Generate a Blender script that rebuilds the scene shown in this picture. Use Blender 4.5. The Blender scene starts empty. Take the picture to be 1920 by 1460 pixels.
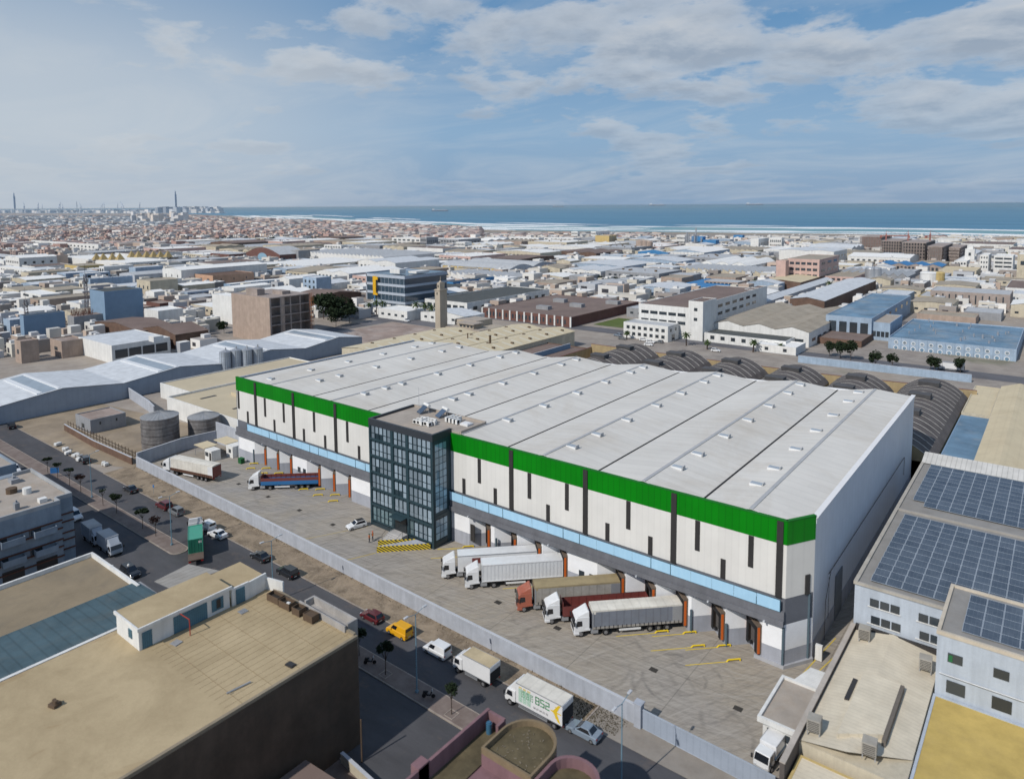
import bpy, bmesh, math, random
from math import sin, cos, tan, pi, radians, hypot, atan2, sqrt
from mathutils import Vector, Matrix, noise
rnd = random.Random(7)
sc = bpy.context.scene
C = sc.collection

# ------------------------------------------------------------------ camera model (measured from the photograph)
CAM_F, CAM_YAW, CAM_PIT, CAM_ROLL, CAM_CY = 1330.842, -0.6645037, 0.0911120, -0.0061875, 506.322
CAM_H = 63.0
_F = Vector((sin(CAM_YAW)*cos(CAM_PIT), cos(CAM_YAW)*cos(CAM_PIT), -sin(CAM_PIT)))
_R0 = Vector((cos(CAM_YAW), -sin(CAM_YAW), 0)); _U0 = _R0.cross(_F)
_R = _R0*cos(CAM_ROLL) + _U0*sin(CAM_ROLL); _U = -_R0*sin(CAM_ROLL) + _U0*cos(CAM_ROLL)
def ray(x, y): return _F + _R*((x-960)/CAM_F) - _U*((y-CAM_CY)/CAM_F)
def gp(x, y, z=0.0):
    d = ray(x, y); t = (z-CAM_H)/d.z
    return Vector((d.x*t, d.y*t))
def proj(X, Y, Z):
    v = Vector((X, Y, Z-CAM_H)); return 960+CAM_F*(v@_R)/(v@_F), CAM_CY-CAM_F*(v@_U)/(v@_F)
def hgt(y, X, Y):
    lo, hi = -50, 400
    for _ in range(45):
        m = (lo+hi)/2
        if proj(X, Y, m)[1] > y: lo = m
        else: hi = m
    return lo

cam_d = bpy.data.cameras.new('camera'); cam = bpy.data.objects.new('camera', cam_d); C.objects.link(cam)
M = Matrix(((_R.x, _U.x, -_F.x, 0), (_R.y, _U.y, -_F.y, 0), (_R.z, _U.z, -_F.z, CAM_H), (0, 0, 0, 1)))
cam.matrix_world = M
cam_d.sensor_width = 36; cam_d.lens = CAM_F/1920*36
cam_d.shift_y = (CAM_CY-730)/1920
cam_d.clip_start = 0.5; cam_d.clip_end = 120000
cam_d.dof.use_dof = True; cam_d.dof.focus_distance = 170; cam_d.dof.aperture_fstop = 0.115
sc.camera = cam

# ------------------------------------------------------------------ materials
class NT:
    def __init__(s, name):
        s.m = bpy.data.materials.new(name); s.m.use_nodes = True
        s.t = s.m.node_tree; s.n = s.t.nodes; s.l = s.t.links
        s.b = s.n['Principled BSDF']
    def node(s, typ, **kw):
        n = s.n.new(typ)
        for k, v in kw.items():
            if k.startswith('i_'): n.inputs[k[2:].replace('_', ' ')].default_value = v
            else: setattr(n, k, v)
        return n
    def link(s, a, b): s.l.new(a, b)
    def pos(s, scale=(1, 1, 1)):
        g = s.node('ShaderNodeNewGeometry'); mp = s.node('ShaderNodeMapping')
        mp.inputs['Scale'].default_value = scale
        s.link(g.outputs['Position'], mp.inputs['Vector']); return mp.outputs[0]
    def noise(s, scale, detail=4, rough=.6, vec=None, dist=0.0):
        n = s.node('ShaderNodeTexNoise'); n.inputs['Scale'].default_value = scale; n.inputs['Detail'].default_value = detail
        n.inputs['Roughness'].default_value = rough; n.inputs['Distortion'].default_value = dist
        s.link(vec if vec else s.pos(), n.inputs['Vector']); return n.outputs['Fac']
    def ramp(s, fac, stops):
        r = s.node('ShaderNodeValToRGB'); e = r.color_ramp.elements
        while len(e) < len(stops): e.new(.5)
        for i, (p, c) in enumerate(stops):
            e[i].position = p; e[i].color = (c, c, c, 1) if not hasattr(c, '__len__') else tuple(c)+(1,)
        s.link(fac, r.inputs[0]); return r.outputs[0]
    def mix(s, fac, a, b, mode='MIX'):
        m = s.node('ShaderNodeMix', data_type='RGBA', blend_type=mode)
        for sock, v in ((m.inputs[0], fac), (m.inputs[6], a), (m.inputs[7], b)):
            if hasattr(v, 'links') or isinstance(v, bpy.types.NodeSocket): s.link(v, sock)
            elif hasattr(v, '__len__'): sock.default_value = tuple(v)+(1,) if len(v) == 3 else v
            else: sock.default_value = v
        return m.outputs[2]
    def math(s, op, a, b=None, c=None):
        m = s.node('ShaderNodeMath', operation=op)
        for i, v in enumerate((a, b, c)):
            if v is None: continue
            if isinstance(v, bpy.types.NodeSocket): s.link(v, m.inputs[i])
            else: m.inputs[i].default_value = v
        return m.outputs[0]
    def out(s, col, rough=.8, bump=None, bs=.3, bd=.05, metal=0.0, spec=.35):
        if isinstance(col, bpy.types.NodeSocket): s.link(col, s.b.inputs['Base Color'])
        else: s.b.inputs['Base Color'].default_value = tuple(col)+(1,)
        if isinstance(rough, bpy.types.NodeSocket): s.link(rough, s.b.inputs['Roughness'])
        else: s.b.inputs['Roughness'].default_value = rough
        s.b.inputs['Metallic'].default_value = metal
        s.b.inputs['Specular IOR Level'].default_value = spec
        if bump is not None:
            bn = s.node('ShaderNodeBump'); bn.inputs['Strength'].default_value = bs; bn.inputs['Distance'].default_value = bd
            s.link(bump, bn.inputs['Height']); s.link(bn.outputs[0], s.b.inputs['Normal'])
        return s.m
MC = {}
def mat(key, col, rough=.85, var=.18, scale=.35, dirt=0.0, dirtcol=(.18, .14, .09), streak=False, ribs=None, cells=None, metal=0.0, spec=.3, fine=.06, objvar=0.0):
    """weathered surface: two scales of noise, optional rain streaks, dirt patches and sheet-metal ribs (axis, per metre, depth)"""
    if key in MC: return MC[key]
    s = NT(key)
    n1 = s.noise(scale, 5, .65); dark = tuple(c*(1-var) for c in col); lite = tuple(min(1, c*(1+var*.5)) for c in col)
    c = s.mix(s.ramp(n1, [(.3, 0.0), (.7, 1.0)]), dark, lite)
    n2 = s.noise(6.0, 3, .7); c = s.mix(fine*4, c, s.mix(n2, (0.25, .25, .25), (1, 1, 1)), 'MULTIPLY')
    if dirt:
        d = s.ramp(s.noise(scale*.45+.02, 7, .75, dist=.6), [(.48, 0.0), (.72, dirt)]); c = s.mix(d, c, dirtcol)
    if streak:
        st = s.ramp(s.noise(1.0, 5, .7, vec=s.pos((.9, .9, .07))), [(.42, 0.0), (.75, .45)]); c = s.mix(st, c, tuple(x*.5 for x in col))
    if ribs:
        ax, f, dep = ribs; sp = s.node('ShaderNodeSeparateXYZ')
        if isinstance(ax, str): tcn = s.node('ShaderNodeTexCoord'); s.link(tcn.outputs['Object'], sp.inputs[0]); ax = int(ax[1])
        else: s.link(s.pos(), sp.inputs[0])
        fr = s.math('FRACT', s.math('MULTIPLY', sp.outputs[ax], f))
        k = s.ramp(fr, [(0.0, 1-dep), (.12, 1.0), (.85, 1.0), (1.0, 1-dep)]); c = s.mix(1.0, c, k, 'MULTIPLY')
    if cells:        # every sheet or panel weathers a little differently
        ax, size, amt = cells; sp = s.node('ShaderNodeSeparateXYZ'); s.link(s.pos(), sp.inputs[0]); wn_ = s.node('ShaderNodeTexWhiteNoise'); wn_.noise_dimensions = '2D'; cmb = s.node('ShaderNodeCombineXYZ')
        s.link(s.math('FLOOR', s.math('DIVIDE', sp.outputs[ax], size)), cmb.inputs[0]); s.link(s.math('FLOOR', s.math('DIVIDE', sp.outputs[1-ax if ax < 2 else 0], size*8.7)), cmb.inputs[1]); s.link(cmb.outputs[0], wn_.inputs['Vector'])
        c = s.mix(1.0, c, s.ramp(wn_.outputs['Value'], [(0.0, 1-amt), (.75, 1.0), (1.0, 1.0)]), 'MULTIPLY')
    if objvar:
        oi = s.node('ShaderNodeObjectInfo'); k = s.ramp(oi.outputs['Random'], [(0, 1-objvar), (1, 1.0)]); c = s.mix(1.0, c, k, 'MULTIPLY')
    MC[key] = s.out(c, rough, metal=metal, spec=spec, bump=n2, bs=.12, bd=.03); return MC[key]
W = dict(
 white=mat('white_render', (.78, .78, .76), streak=True, var=.1), whitepaint=mat('white_panel', (.74, .725, .69), ribs=(0, 1.0, .05), cells=(0, 1.0, .05), streak=False, var=.07, scale=.15, fine=.03, rough=.5),
 sidepaint=mat('side_cladding', (.66, .69, .74), ribs=(1, .5, .05), var=.06, fine=.02, rough=.55),
 green=mat('green_panel', (.001, .215, .004), ribs=(0, 1.0, .22), cells=(0, 1.0, .12), var=.14, scale=.12, fine=.04, rough=.42),
 roofmain=mat('warehouse_roof_sheet', (.70, .675, .625), ribs=(1, .45, .07), cells=(1, 1.11, .05), var=.09, scale=.05, dirt=.55, dirtcol=(.47, .41, .33), rough=.6, fine=.05),
 dkgrey=mat('anthracite_panel', (.065, .068, .075), var=.1, rough=.5), slit=mat('slit_window_louvre', (.045, .043, .043), var=.15, rough=.4),
 greywall=mat('grey_plinth_render', (.40, .42, .475), var=.12, streak=True), darkband=mat('dark_grey_band', (.15, .16, .185), var=.12),
 wallblue=mat('boundary_wall_render', (.43, .46, .52), streak=True, var=.15, scale=.5),
 cream=mat('cream_render', (.60, .54, .42), streak=True, dirt=.2), beige=mat('beige_block', (.44, .345, .285), streak=True, dirt=.15), ochre=mat('ochre_render', (.50, .33, .12), streak=True),
 yellow=mat('yellow_wall', (.62, .47, .20), streak=True), salmon=mat('salmon_render', (.60, .38, .26), streak=True), pink=mat('pink_render', (.62, .44, .39), streak=True),
 red=mat('red_brown_wall', (.17, .085, .07), var=.2), brown=mat('brown_brick', (.16, .10, .075), var=.3, dirt=.3), blue=mat('blue_render', (.21, .31, .43), var=.08, fine=.05),
 bright=mat('bright_blue_sheet', (.06, .23, .48), ribs=(0, .5, .15)), bluegrey=mat('blue_grey_render', (.36, .46, .58), streak=True), grey=mat('grey_render', (.33, .34, .36), streak=True, dirt=.15),
 conc=mat('raw_concrete', (.38, .32, .29), dirt=.3, var=.25), lightgrey=mat('light_grey_sheet', (.50, .53, .58), ribs=(0, .4, .06)),
 r_white=mat('white_sheet_roof', (.86, .855, .83), ribs=(1, .3, .08), var=.1, dirt=.12, dirtcol=(.5, .46, .4)), r_grey=mat('grey_sheet_roof', (.50, .52, .54), ribs=(1, .3, .1), dirt=.2),
 r_lgrey=mat('pale_grey_sheet_roof', (.63, .66, .69), ribs=(1, .25, .06), dirt=.15, dirtcol=(.4, .4, .4)),
 r_cream=mat('cream_sheet_roof', (.64, .55, .38), ribs=(0, .5, .05), var=.1, dirt=.3, dirtcol=(.4, .3, .18), scale=.2), r_brown=mat('brown_felt_roof', (.21, .155, .135), var=.22, dirt=.3, scale=.1, dirtcol=(.3, .25, .2)),
 r_dark=mat('dark_sheet_roof', (.09, .10, .10), ribs=(0, .3, .1), var=.25, dirt=.2), r_beige=mat('beige_sheet_roof', (.40, .35, .28), ribs=(0, .3, .08), dirt=.4, scale=.15), r_blue=mat('blue_stained_roof', (.16, .27, .38), dirt=.7, dirtcol=(.33, .34, .34), scale=.12, var=.35),
 r_screed=mat('tower_roof_screed', (.42, .37, .32), dirt=.25, dirtcol=(.35, .22, .1)), rubble=mat('rubble_ground', (.36, .28, .24), dirt=.6, scale=.1, var=.4, dirtcol=(.55, .5, .46)),
 steel=mat('galvanised_steel', (.45, .47, .5), rough=.45, metal=.5, var=.1), black=mat('black_rubber', (.018, .018, .02), var=.1), orange=mat('orange_jamb', (.62, .13, .02), var=.1, rough=.5),
 yel=mat('yellow_paint', (.78, .56, .02), rough=.5, var=.08), hood=mat('dock_hood', (.17, .13, .10), var=.2), redp=mat('red_pipe_paint', (.4, .05, .03), var=.1), wood=mat('weathered_wood', (.13, .09, .06), var=.3), signblue=mat('sign_blue', (.05, .2, .5), rough=.4),
)
def glass(key, col, rough=.12, spec=.8, var=.25):
    if key in MC: return MC[key]
    s = NT(key); oi = s.node('ShaderNodeObjectInfo')
    c = s.mix(oi.outputs['Random'], tuple(c*(1-var) for c in col), tuple(c*(1+var) for c in col))
    MC[key] = s.out(c, rough, spec=spec); return MC[key]
W['glass'] = glass('window_glass', (.035, .045, .055)); W['pane'] = glass('blind_behind_glass', (.23, .29, .34), .18, .9, .32); W['bglass'] = glass('blue_glass', (.20, .33, .43), .08, 1.0, .3)
W['carglass'] = glass('car_glass', (.012, .014, .018), .05, .8, .05)
s = NT('railing_panel'); n = s.noise(2.0, 3, .5, vec=s.pos((1, 1, .1))); W['rail'] = s.out(s.mix(n, (.33, .56, .76), (.42, .66, .84)), .25, spec=.6)
# railing panels above: two light blues mixed by noise
def paint(key, col, rough=.32):
    if key in MC: return MC[key]
    s = NT(key); n = s.noise(1.3, 5, .7); c = s.mix(s.ramp(n, [(.4, 0.0), (.8, .35)]), col, tuple(x*.6+.05 for x in col))
    m = s.out(c, rough, spec=.5); s.b.inputs['Coat Weight'].default_value = .4; MC[key] = m; return m
P_ = dict(white=paint('white_car_paint', (.72, .73, .74)), silver=paint('silver_car_paint', (.20, .25, .31), .22), black=paint('black_car_paint', (.012, .014, .018), .2), maroon=paint('maroon_car_paint', (.10, .012, .015)),
 yellow=paint('yellow_car_paint', (.75, .38, .01)), greyc=paint('grey_car_paint', (.16, .17, .18)), redcab=paint('red_cab_paint', (.38, .11, .065)), green=paint('green_container_paint', (.04, .30, .20), .55), bluet=paint('blue_trailer_paint', (.02, .14, .35)),
 oxide=paint('oxide_red_paint', (.16, .035, .03), .6), cont=paint('white_container_paint', (.66, .68, .70), .5), curtain=mat('grey_curtain', (.20, .22, .26), var=.12, ribs=('o0', .9, .22), dirt=.25, dirtcol=(.15, .14, .13), scale=.6, fine=.04, rough=.5), tancur=mat('tan_curtain', (.37, .35, .32), var=.2, ribs=('o0', .8, .2), dirt=.3, scale=.8), tantop=mat('tan_tarpaulin', (.36, .29, .17), dirt=.4, dirtcol=(.2, .16, .1), scale=.6),
 creamtop=mat('cream_tarpaulin', (.74, .71, .64), ribs=('o0', .8, .1), dirt=.3, dirtcol=(.5, .45, .38), scale=.5), dusty=mat('dusty_box_roof', (.55, .45, .29), dirt=.3, scale=.5), chassis=mat('truck_chassis', (.03, .03, .033), var=.2), rim=mat('wheel_rim', (.35, .35, .36), rough=.4, metal=.6, var=.1),
 light=mat('headlamp_lens', (.6, .62, .65), rough=.15, spec=.8), tail=mat('tail_lamp_lens', (.35, .01, .01), rough=.2, spec=.8), plate=mat('number_plate', (.7, .7, .65)), brownstrip=mat('brown_trailer_skirt', (.12, .06, .04)))

# ------------------------------------------------------------------ mesh builder
class MB:
    def __init__(s): s.v = []; s.f = []; s.mi = []; s.m = 0
    def add(s, vs, fs):
        b = len(s.v); s.v += [tuple(v) for v in vs]
        for f in fs: s.f.append(tuple(b+i for i in f)); s.mi.append(s.m)
        return s
    def box(s, x0, x1, y0, y1, z0, z1):
        return s.add([(x0, y0, z0), (x1, y0, z0), (x1, y1, z0), (x0, y1, z0), (x0, y0, z1), (x1, y0, z1), (x1, y1, z1), (x0, y1, z1)],
                     [(0, 3, 2, 1), (4, 5, 6, 7), (0, 1, 5, 4), (1, 2, 6, 5), (2, 3, 7, 6), (3, 0, 4, 7)])
    def obox(s, cx, cy, cz, sx, sy, sz, a=0):
        ca, sa = cos(a), sin(a); vs = []
        for z in (-sz/2, sz/2):
            for x, y in ((-1, -1), (1, -1), (1, 1), (-1, 1)):
                X, Y = x*sx/2, y*sy/2; vs.append((cx+X*ca-Y*sa, cy+X*sa+Y*ca, cz+z))
        return s.add(vs, [(0, 3, 2, 1), (4, 5, 6, 7), (0, 1, 5, 4), (1, 2, 6, 5), (2, 3, 7, 6), (3, 0, 4, 7)])
    def quad(s, *p): return s.add(p, [tuple(range(len(p)))])
    def prism(s, poly, z0, z1, caps=True):
        n = len(poly); s.add([(x, y, z0) for x, y in poly]+[(x, y, z1) for x, y in poly], [(i, (i+1) % n, n+(i+1) % n, n+i) for i in range(n)]+([tuple(range(n))[::-1], tuple(range(n, 2*n))] if caps else []))
        return s
    def xprism(s, prof, y0, y1):     # profile in XZ pushed along Y
        n = len(prof); return s.add([(x, y0, z) for x, z in prof]+[(x, y1, z) for x, z in prof], [(i, (i+1) % n, n+(i+1) % n, n+i) for i in range(n)]+[tuple(range(n))[::-1], tuple(range(n, 2*n))])
    def yprism(s, prof, x0, x1):     # profile in YZ pushed along X
        n = len(prof); return s.add([(x0, y, z) for y, z in prof]+[(x1, y, z) for y, z in prof], [(i, (i+1) % n, n+(i+1) % n, n+i) for i in range(n)]+[tuple(range(n))[::-1], tuple(range(n, 2*n))])
    def cyl(s, x, y, z0, z1, r, n=12, r2=None):
        r2 = r if r2 is None else r2
        return s.add([(x+r*cos(2*pi*i/n), y+r*sin(2*pi*i/n), z0) for i in range(n)]+[(x+r2*cos(2*pi*i/n), y+r2*sin(2*pi*i/n), z1) for i in range(n)],
                     [(i, (i+1) % n, n+(i+1) % n, n+i) for i in range(n)]+[tuple(range(n))[::-1], tuple(range(n, 2*n))])
    def tube(s, p, q, r, n=6, r2=None):
        r2 = r if r2 is None else r2; p = Vector(p); q = Vector(q); d = (q-p)
        if d.length < 1e-6: return s
        d.normalize(); a = d.orthogonal().normalized(); b = d.cross(a)
        return s.add([p+a*(r*cos(2*pi*i/n))+b*(r*sin(2*pi*i/n)) for i in range(n)]+[q+a*(r2*cos(2*pi*i/n))+b*(r2*sin(2*pi*i/n)) for i in range(n)],
                     [(i, (i+1) % n, n+(i+1) % n, n+i) for i in range(n)]+[tuple(range(n))[::-1], tuple(range(n, 2*n))])
    def ycyl(s, x, y0, y1, z, r, n=14):
        return s.add([(x+r*cos(2*pi*i/n), y0, z+r*sin(2*pi*i/n)) for i in range(n)]+[(x+r*cos(2*pi*i/n), y1, z+r*sin(2*pi*i/n)) for i in range(n)],
                     [(i, (i+1) % n, n+(i+1) % n, n+i) for i in range(n)]+[tuple(range(n))[::-1], tuple(range(n, 2*n))])
    def build(s, name, mats, parent=None, bevel=0, smooth=False, fix=True):
        me = bpy.data.meshes.new(name); me.from_pydata(s.v, [], s.f)
        if not isinstance(mats, (list, tuple)): mats = [mats]
        for m in mats: me.materials.append(m)
        if len(mats) > 1: me.polygons.foreach_set('material_index', s.mi)
        if smooth: me.polygons.foreach_set('use_smooth', [True]*len(s.f))
        me.validate()
        if fix:
            bm = bmesh.new(); bm.from_mesh(me); bmesh.ops.recalc_face_normals(bm, faces=bm.faces[:]); bm.to_mesh(me); bm.free()
        o = bpy.data.objects.new(name, me); C.objects.link(o)
        if parent: o.parent = parent
        if bevel:
            b = o.modifiers.new('bevel', 'BEVEL'); b.width = bevel; b.segments = 2; b.limit_method = 'ANGLE'
        return o
def tag(o, label=None, cat=None, group=None, kind=None):
    if label: o['label'] = label
    if cat: o['category'] = cat
    if group: o['group'] = group
    if kind: o['kind'] = kind
    return o
def thing(name, label, cat, loc=(0, 0, 0), rz=0, group=None):
    o = bpy.data.objects.new(name, None); C.objects.link(o); o.location = loc; o.rotation_euler = (0, 0, rz); o.empty_display_size = .3
    return tag(o, label, cat, group)
def struct(o): o['kind'] = 'structure'; return o
def copy_tree(root, loc, rz, label=None, group=None):
    def rec(o, par):
        c = o.copy(); C.objects.link(c)
        if par is not None: c.parent = par
        for ch in KIDS.get(o.name, []): rec(ch, c)
        return c
    KIDS = {}
    for o in bpy.data.objects:
        if o.parent is not None: KIDS.setdefault(o.parent.name, []).append(o)
    r = rec(root, None); r.location = loc; r.rotation_euler = (0, 0, rz)
    if label: r['label'] = label
    if group: r['group'] = group
    return r
_ub = {}
def unit(m):
    if m.name not in _ub:
        b = MB().box(-.5, .5, -.5, .5, -.5, .5); me = bpy.data.meshes.new('window_block'); me.from_pydata(b.v, [], b.f); me.materials.append(m); _ub[m.name] = me
    return _ub[m.name]
def block(name, m, parent, c, size, rz=0):
    o = bpy.data.objects.new(name, unit(m)); C.objects.link(o); o.parent = parent; o.location = c; o.scale = size; o.rotation_euler = (0, 0, rz); return o
occ = []
def is_free(x0, x1, y0, y1, pad=3):
    return not any(x0-pad < b and x1+pad > a and y0-pad < d and y1+pad > c for a, b, c, d in occ)
CLOUD_OFF = (5.5, 9.1, 0)
# ------------------------------------------------------------------ sky, sun
AZ, EL = radians(81), radians(41)          # direction the shadows fall in, sun height
w = bpy.data.worlds.new('World'); sc.world = w; w.use_nodes = True
t = w.node_tree; N = t.nodes; Lk = t.links; bg = N['Background']
sky = N.new('ShaderNodeTexSky'); sky.sky_type = 'NISHITA'; sky.sun_disc = False; sky.sun_elevation = EL
sky.sun_rotation = atan2(-cos(AZ), -sin(AZ)); sky.altitude = 60; sky.air_density = 1.1; sky.dust_density = 1.6; sky.ozone_density = 1.6
tc = N.new('ShaderNodeTexCoord'); sp = N.new('ShaderNodeSeparateXYZ'); Lk.new(tc.outputs['Generated'], sp.inputs[0])
def wm(op, a, b=None):
    m = N.new('ShaderNodeMath'); m.operation = op
    for i, v in enumerate((a, b)):
        if v is None: continue
        if isinstance(v, bpy.types.NodeSocket): Lk.new(v, m.inputs[i])
        else: m.inputs[i].default_value = v
    return m.outputs[0]
def wmix(f, a, b, mode='MIX'):
    m = N.new('ShaderNodeMix'); m.data_type = 'RGBA'; m.blend_type = mode
    for sock, v in ((m.inputs[0], f), (m.inputs[6], a), (m.inputs[7], b)):
        if isinstance(v, bpy.types.NodeSocket): Lk.new(v, sock)
        elif hasattr(v, '__len__'): sock.default_value = tuple(v)+(1,)
        else: sock.default_value = v
    return m.outputs[2]
def wramp(f, st):
    r = N.new('ShaderNodeValToRGB'); e = r.color_ramp.elements
    while len(e) < len(st): e.new(.5)
    for i, (p, c) in enumerate(st): e[i].position = p; e[i].color = (c, c, c, 1) if not hasattr(c, '__len__') else tuple(c)+(1,)
    Lk.new(f, r.inputs[0]); return r.outputs[0]
zc = wm('MAXIMUM', sp.outputs[2], 0.0); den = wm('ADD', zc, .16)
cb = N.new('ShaderNodeCombineXYZ'); Lk.new(wm('DIVIDE', sp.outputs[0], den), cb.inputs[0]); Lk.new(wm('DIVIDE', sp.outputs[1], den), cb.inputs[1])
def wnoise(scale, det, rough, off, dist=.3, st=(1, 1, 1), src=None):
    mp = N.new('ShaderNodeMapping'); mp.inputs['Location'].default_value = off; mp.inputs['Scale'].default_value = st; Lk.new(src or cb.outputs[0], mp.inputs[0])
    n = N.new('ShaderNodeTexNoise'); n.inputs['Scale'].default_value = scale; n.inputs['Detail'].default_value = det; n.inputs['Roughness'].default_value = rough; n.inputs['Distortion'].default_value = dist
    Lk.new(mp.outputs[0], n.inputs[0]); return n.outputs['Fac']
big = wnoise(.62, 8, .56, CLOUD_OFF, .25); det = wnoise(2.6, 8, .62, (9.1, 1.2, 0), .2)
wisp = wnoise(.8, 7, .62, (4.0, 7.7, 0), .8, (1, 1.6, 1))
fac = wm('ADD', wm('MULTIPLY', big, .74), wm('MULTIPLY', det, .26))
vs_ = N.new('ShaderNodeVectorMath'); vs_.operation = 'SCALE'; vs_.inputs['Scale'].default_value = 1.045; Lk.new(cb.outputs[0], vs_.inputs[0])
fac2 = wm('ADD', wm('MULTIPLY', wnoise(.62, 8, .56, CLOUD_OFF, .25, src=vs_.outputs[0]), .74), wm('MULTIPLY', wnoise(2.6, 8, .62, (9.1, 1.2, 0), .2, src=vs_.outputs[0]), .26))
lit = wm('SUBTRACT', .5, wm('MULTIPLY', wm('SUBTRACT', fac, fac2), 6.5))
cover = wramp(fac, [(.500, 0.0), (.530, .75), (.575, 1.0)])
shade = wmix(.5, wramp(fac, [(.49, (.84, .89, .95)), (.55, (.66, .73, .82)), (.64, (.52, .61, .73))]), wramp(lit, [(.15, (.36, .46, .60)), (.5, (.68, .75, .84)), (.85, (.97, .98, .99))]))
hz = wramp(zc, [(0.0, (.36, .53, .77)), (.10, (.36, .58, .85)), (.25, (.16, .385, .70)), (.6, (.06, .21, .50))])
# the left of the view (towards -x -y) is hazier and brighter
lf = N.new('ShaderNodeVectorMath'); lf.operation = 'DOT_PRODUCT'; Lk.new(tc.outputs['Generated'], lf.inputs[0]); lf.inputs[1].default_value = (-.97, .23, .12)
glow = wramp(lf.outputs['Value'], [(.84, 0.0), (1.0, .75)])
K = 7.0
def bright(c): return wmix(1.0, c, (K, K, K), 'MULTIPLY')
base = wmix(.92, sky.outputs[0], bright(hz))
base = wmix(wm('MULTIPLY', wramp(wisp, [(.45, 0.0), (.75, .75)]), .6), base, bright(wmix(0.0, (.80, .87, .94), (1, 1, 1))))
col = wmix(wm('MULTIPLY', cover, wramp(zc, [(0.0, .1), (.05, .45), (.16, .9)])), base, bright(shade))
col = wmix(wm('MULTIPLY', glow, wramp(zc, [(0.0, .8), (.16, .9), (.36, .15)])), col, bright(wmix(0.0, (.86, .91, .95), (1, 1, 1))))
Lk.new(col, bg.inputs['Color']); bg.inputs['Strength'].default_value = 0.1
sd = bpy.data.lights.new('sun', 'SUN'); sd.energy = 3.5; sd.angle = radians(.6); sd.color = (1, .95, .88)
so = bpy.data.objects.new('sun', sd); C.objects.link(so)
sv = Vector((cos(AZ)*cos(EL), sin(AZ)*cos(EL), -sin(EL))); so.rotation_euler = sv.to_track_quat('-Z', 'Y').to_euler()
sc.view_settings.view_transform = 'Standard'; sc.view_settings.look = 'None'; sc.view_settings.exposure = 0; sc.view_settings.gamma = 1

# ------------------------------------------------------------------ ground, sea, beach
s = NT('town_ground'); a = s.noise(.012, 6, .7); b = s.noise(.15, 5, .7)
c = s.mix(s.ramp(a, [(.35, 0.0), (.65, 1.0)]), (.33, .28, .23), (.20, .18, .17)); c = s.mix(s.ramp(b, [(.4, 0.0), (.8, .6)]), c, (.45, .41, .36))
g = s.ramp(s.noise(.02, 4, .6), [(.60, 0.0), (.70, .6)]); c = s.mix(g, c, (.09, .11, .045))
W['ground'] = s.out(c, .95)
coast_px = [(2250, 452), (2080, 449.8), (1920, 447.5), (1800, 443.5), (1700, 441.5), (1560, 439.5), (1400, 438), (1280, 436.5), (1130, 435), (960, 433), (820, 429.5), (700, 425.5), (620, 421.5), (560, 417.5), (500, 412), (450, 407.5), (425, 404.5)]
coast = [gp(x, y) for x, y in coast_px]
far_pts = [Vector((-7600, 3700)), Vector((-9500, 3300)), Vector((-30000, 3000))]
land = [Vector((900, -300))]+[Vector((900, coast[0].y))]+coast+far_pts+[Vector((-30000, -3000)), Vector((-300, -300))]
struct(MB().add([(p.x, p.y, -.02) for p in land], [tuple(range(len(land)))]).build('ground', W['ground']))
s = NT('sea_water')
d = s.pos((.0007, .004, 1)); n1 = s.noise(1.0, 5, .6, vec=d); n2 = s.noise(.05, 5, .7, vec=s.pos((1, .5, 1)))
c = s.mix(s.ramp(n1, [(.35, 0.0), (.65, 1.0)]), (.06, .175, .285), (.10, .25, .37)); W['sea'] = s.out(c, .55, bump=n2, bs=.5, bd=.6, spec=.12)
struct(MB().quad((-60000, -2000, -1.2), (60000, -2000, -1.2), (60000, 90000, -1.2), (-60000, 90000, -1.2)).build('sea', W['sea']))
def offset_line(line, d):
    out = []
    for i, p in enumerate(line):
        a = line[max(0, i-1)]; b = line[min(len(line)-1, i+1)]; t_ = (b-a).normalized(); n_ = Vector((t_.y, -t_.x)); out.append(p+n_*d)
    return out
def dense(line, step=25):
    out = []
    for a, b in zip(line, line[1:]):
        k = max(1, int((b-a).length/step)); out += [a.lerp(b, i/k) for i in range(k)]
    return out+[line[-1]]
cl = dense(coast, 60)
def ribbon(line, d0, d1, z):
    A = offset_line(line, d0); B = offset_line(line, d1); n = len(line)
    return MB().add([(p.x, p.y, z) for p in A]+[(p.x, p.y, z) for p in B], [(i, i+1, n+i+1, n+i) for i in range(n-1)])
mid = cl[len(cl)//3]; toward_sea = 1 if offset_line(cl, 10)[len(cl)//3].y > mid.y else -1
sg = toward_sea
W['sand'] = mat('beach_sand', (.34, .29, .23), dirt=.4, scale=.02, dirtcol=(.22, .19, .15), var=.2)
struct(ribbon(cl, -sg*70, sg*28, .05).build('beach', W['sand']))
s = NT('shallow_water'); c = s.mix(s.ramp(s.noise(.006, 4, .6), [(.3, 0.0), (.7, 1.0)]), (.20, .34, .36), (.13, .30, .36)); W['shallow'] = s.out(c, .5, spec=.15)
struct(ribbon(cl, sg*10, sg*420, -1.1).build('shallow_water', W['shallow']))
s = NT('sea_foam'); c = s.mix(s.noise(.02, 5, .8), (.74, .78, .79), (.93, .94, .94)); W['foam'] = s.out(c, .8)
fo = MB(); A = cl
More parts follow.
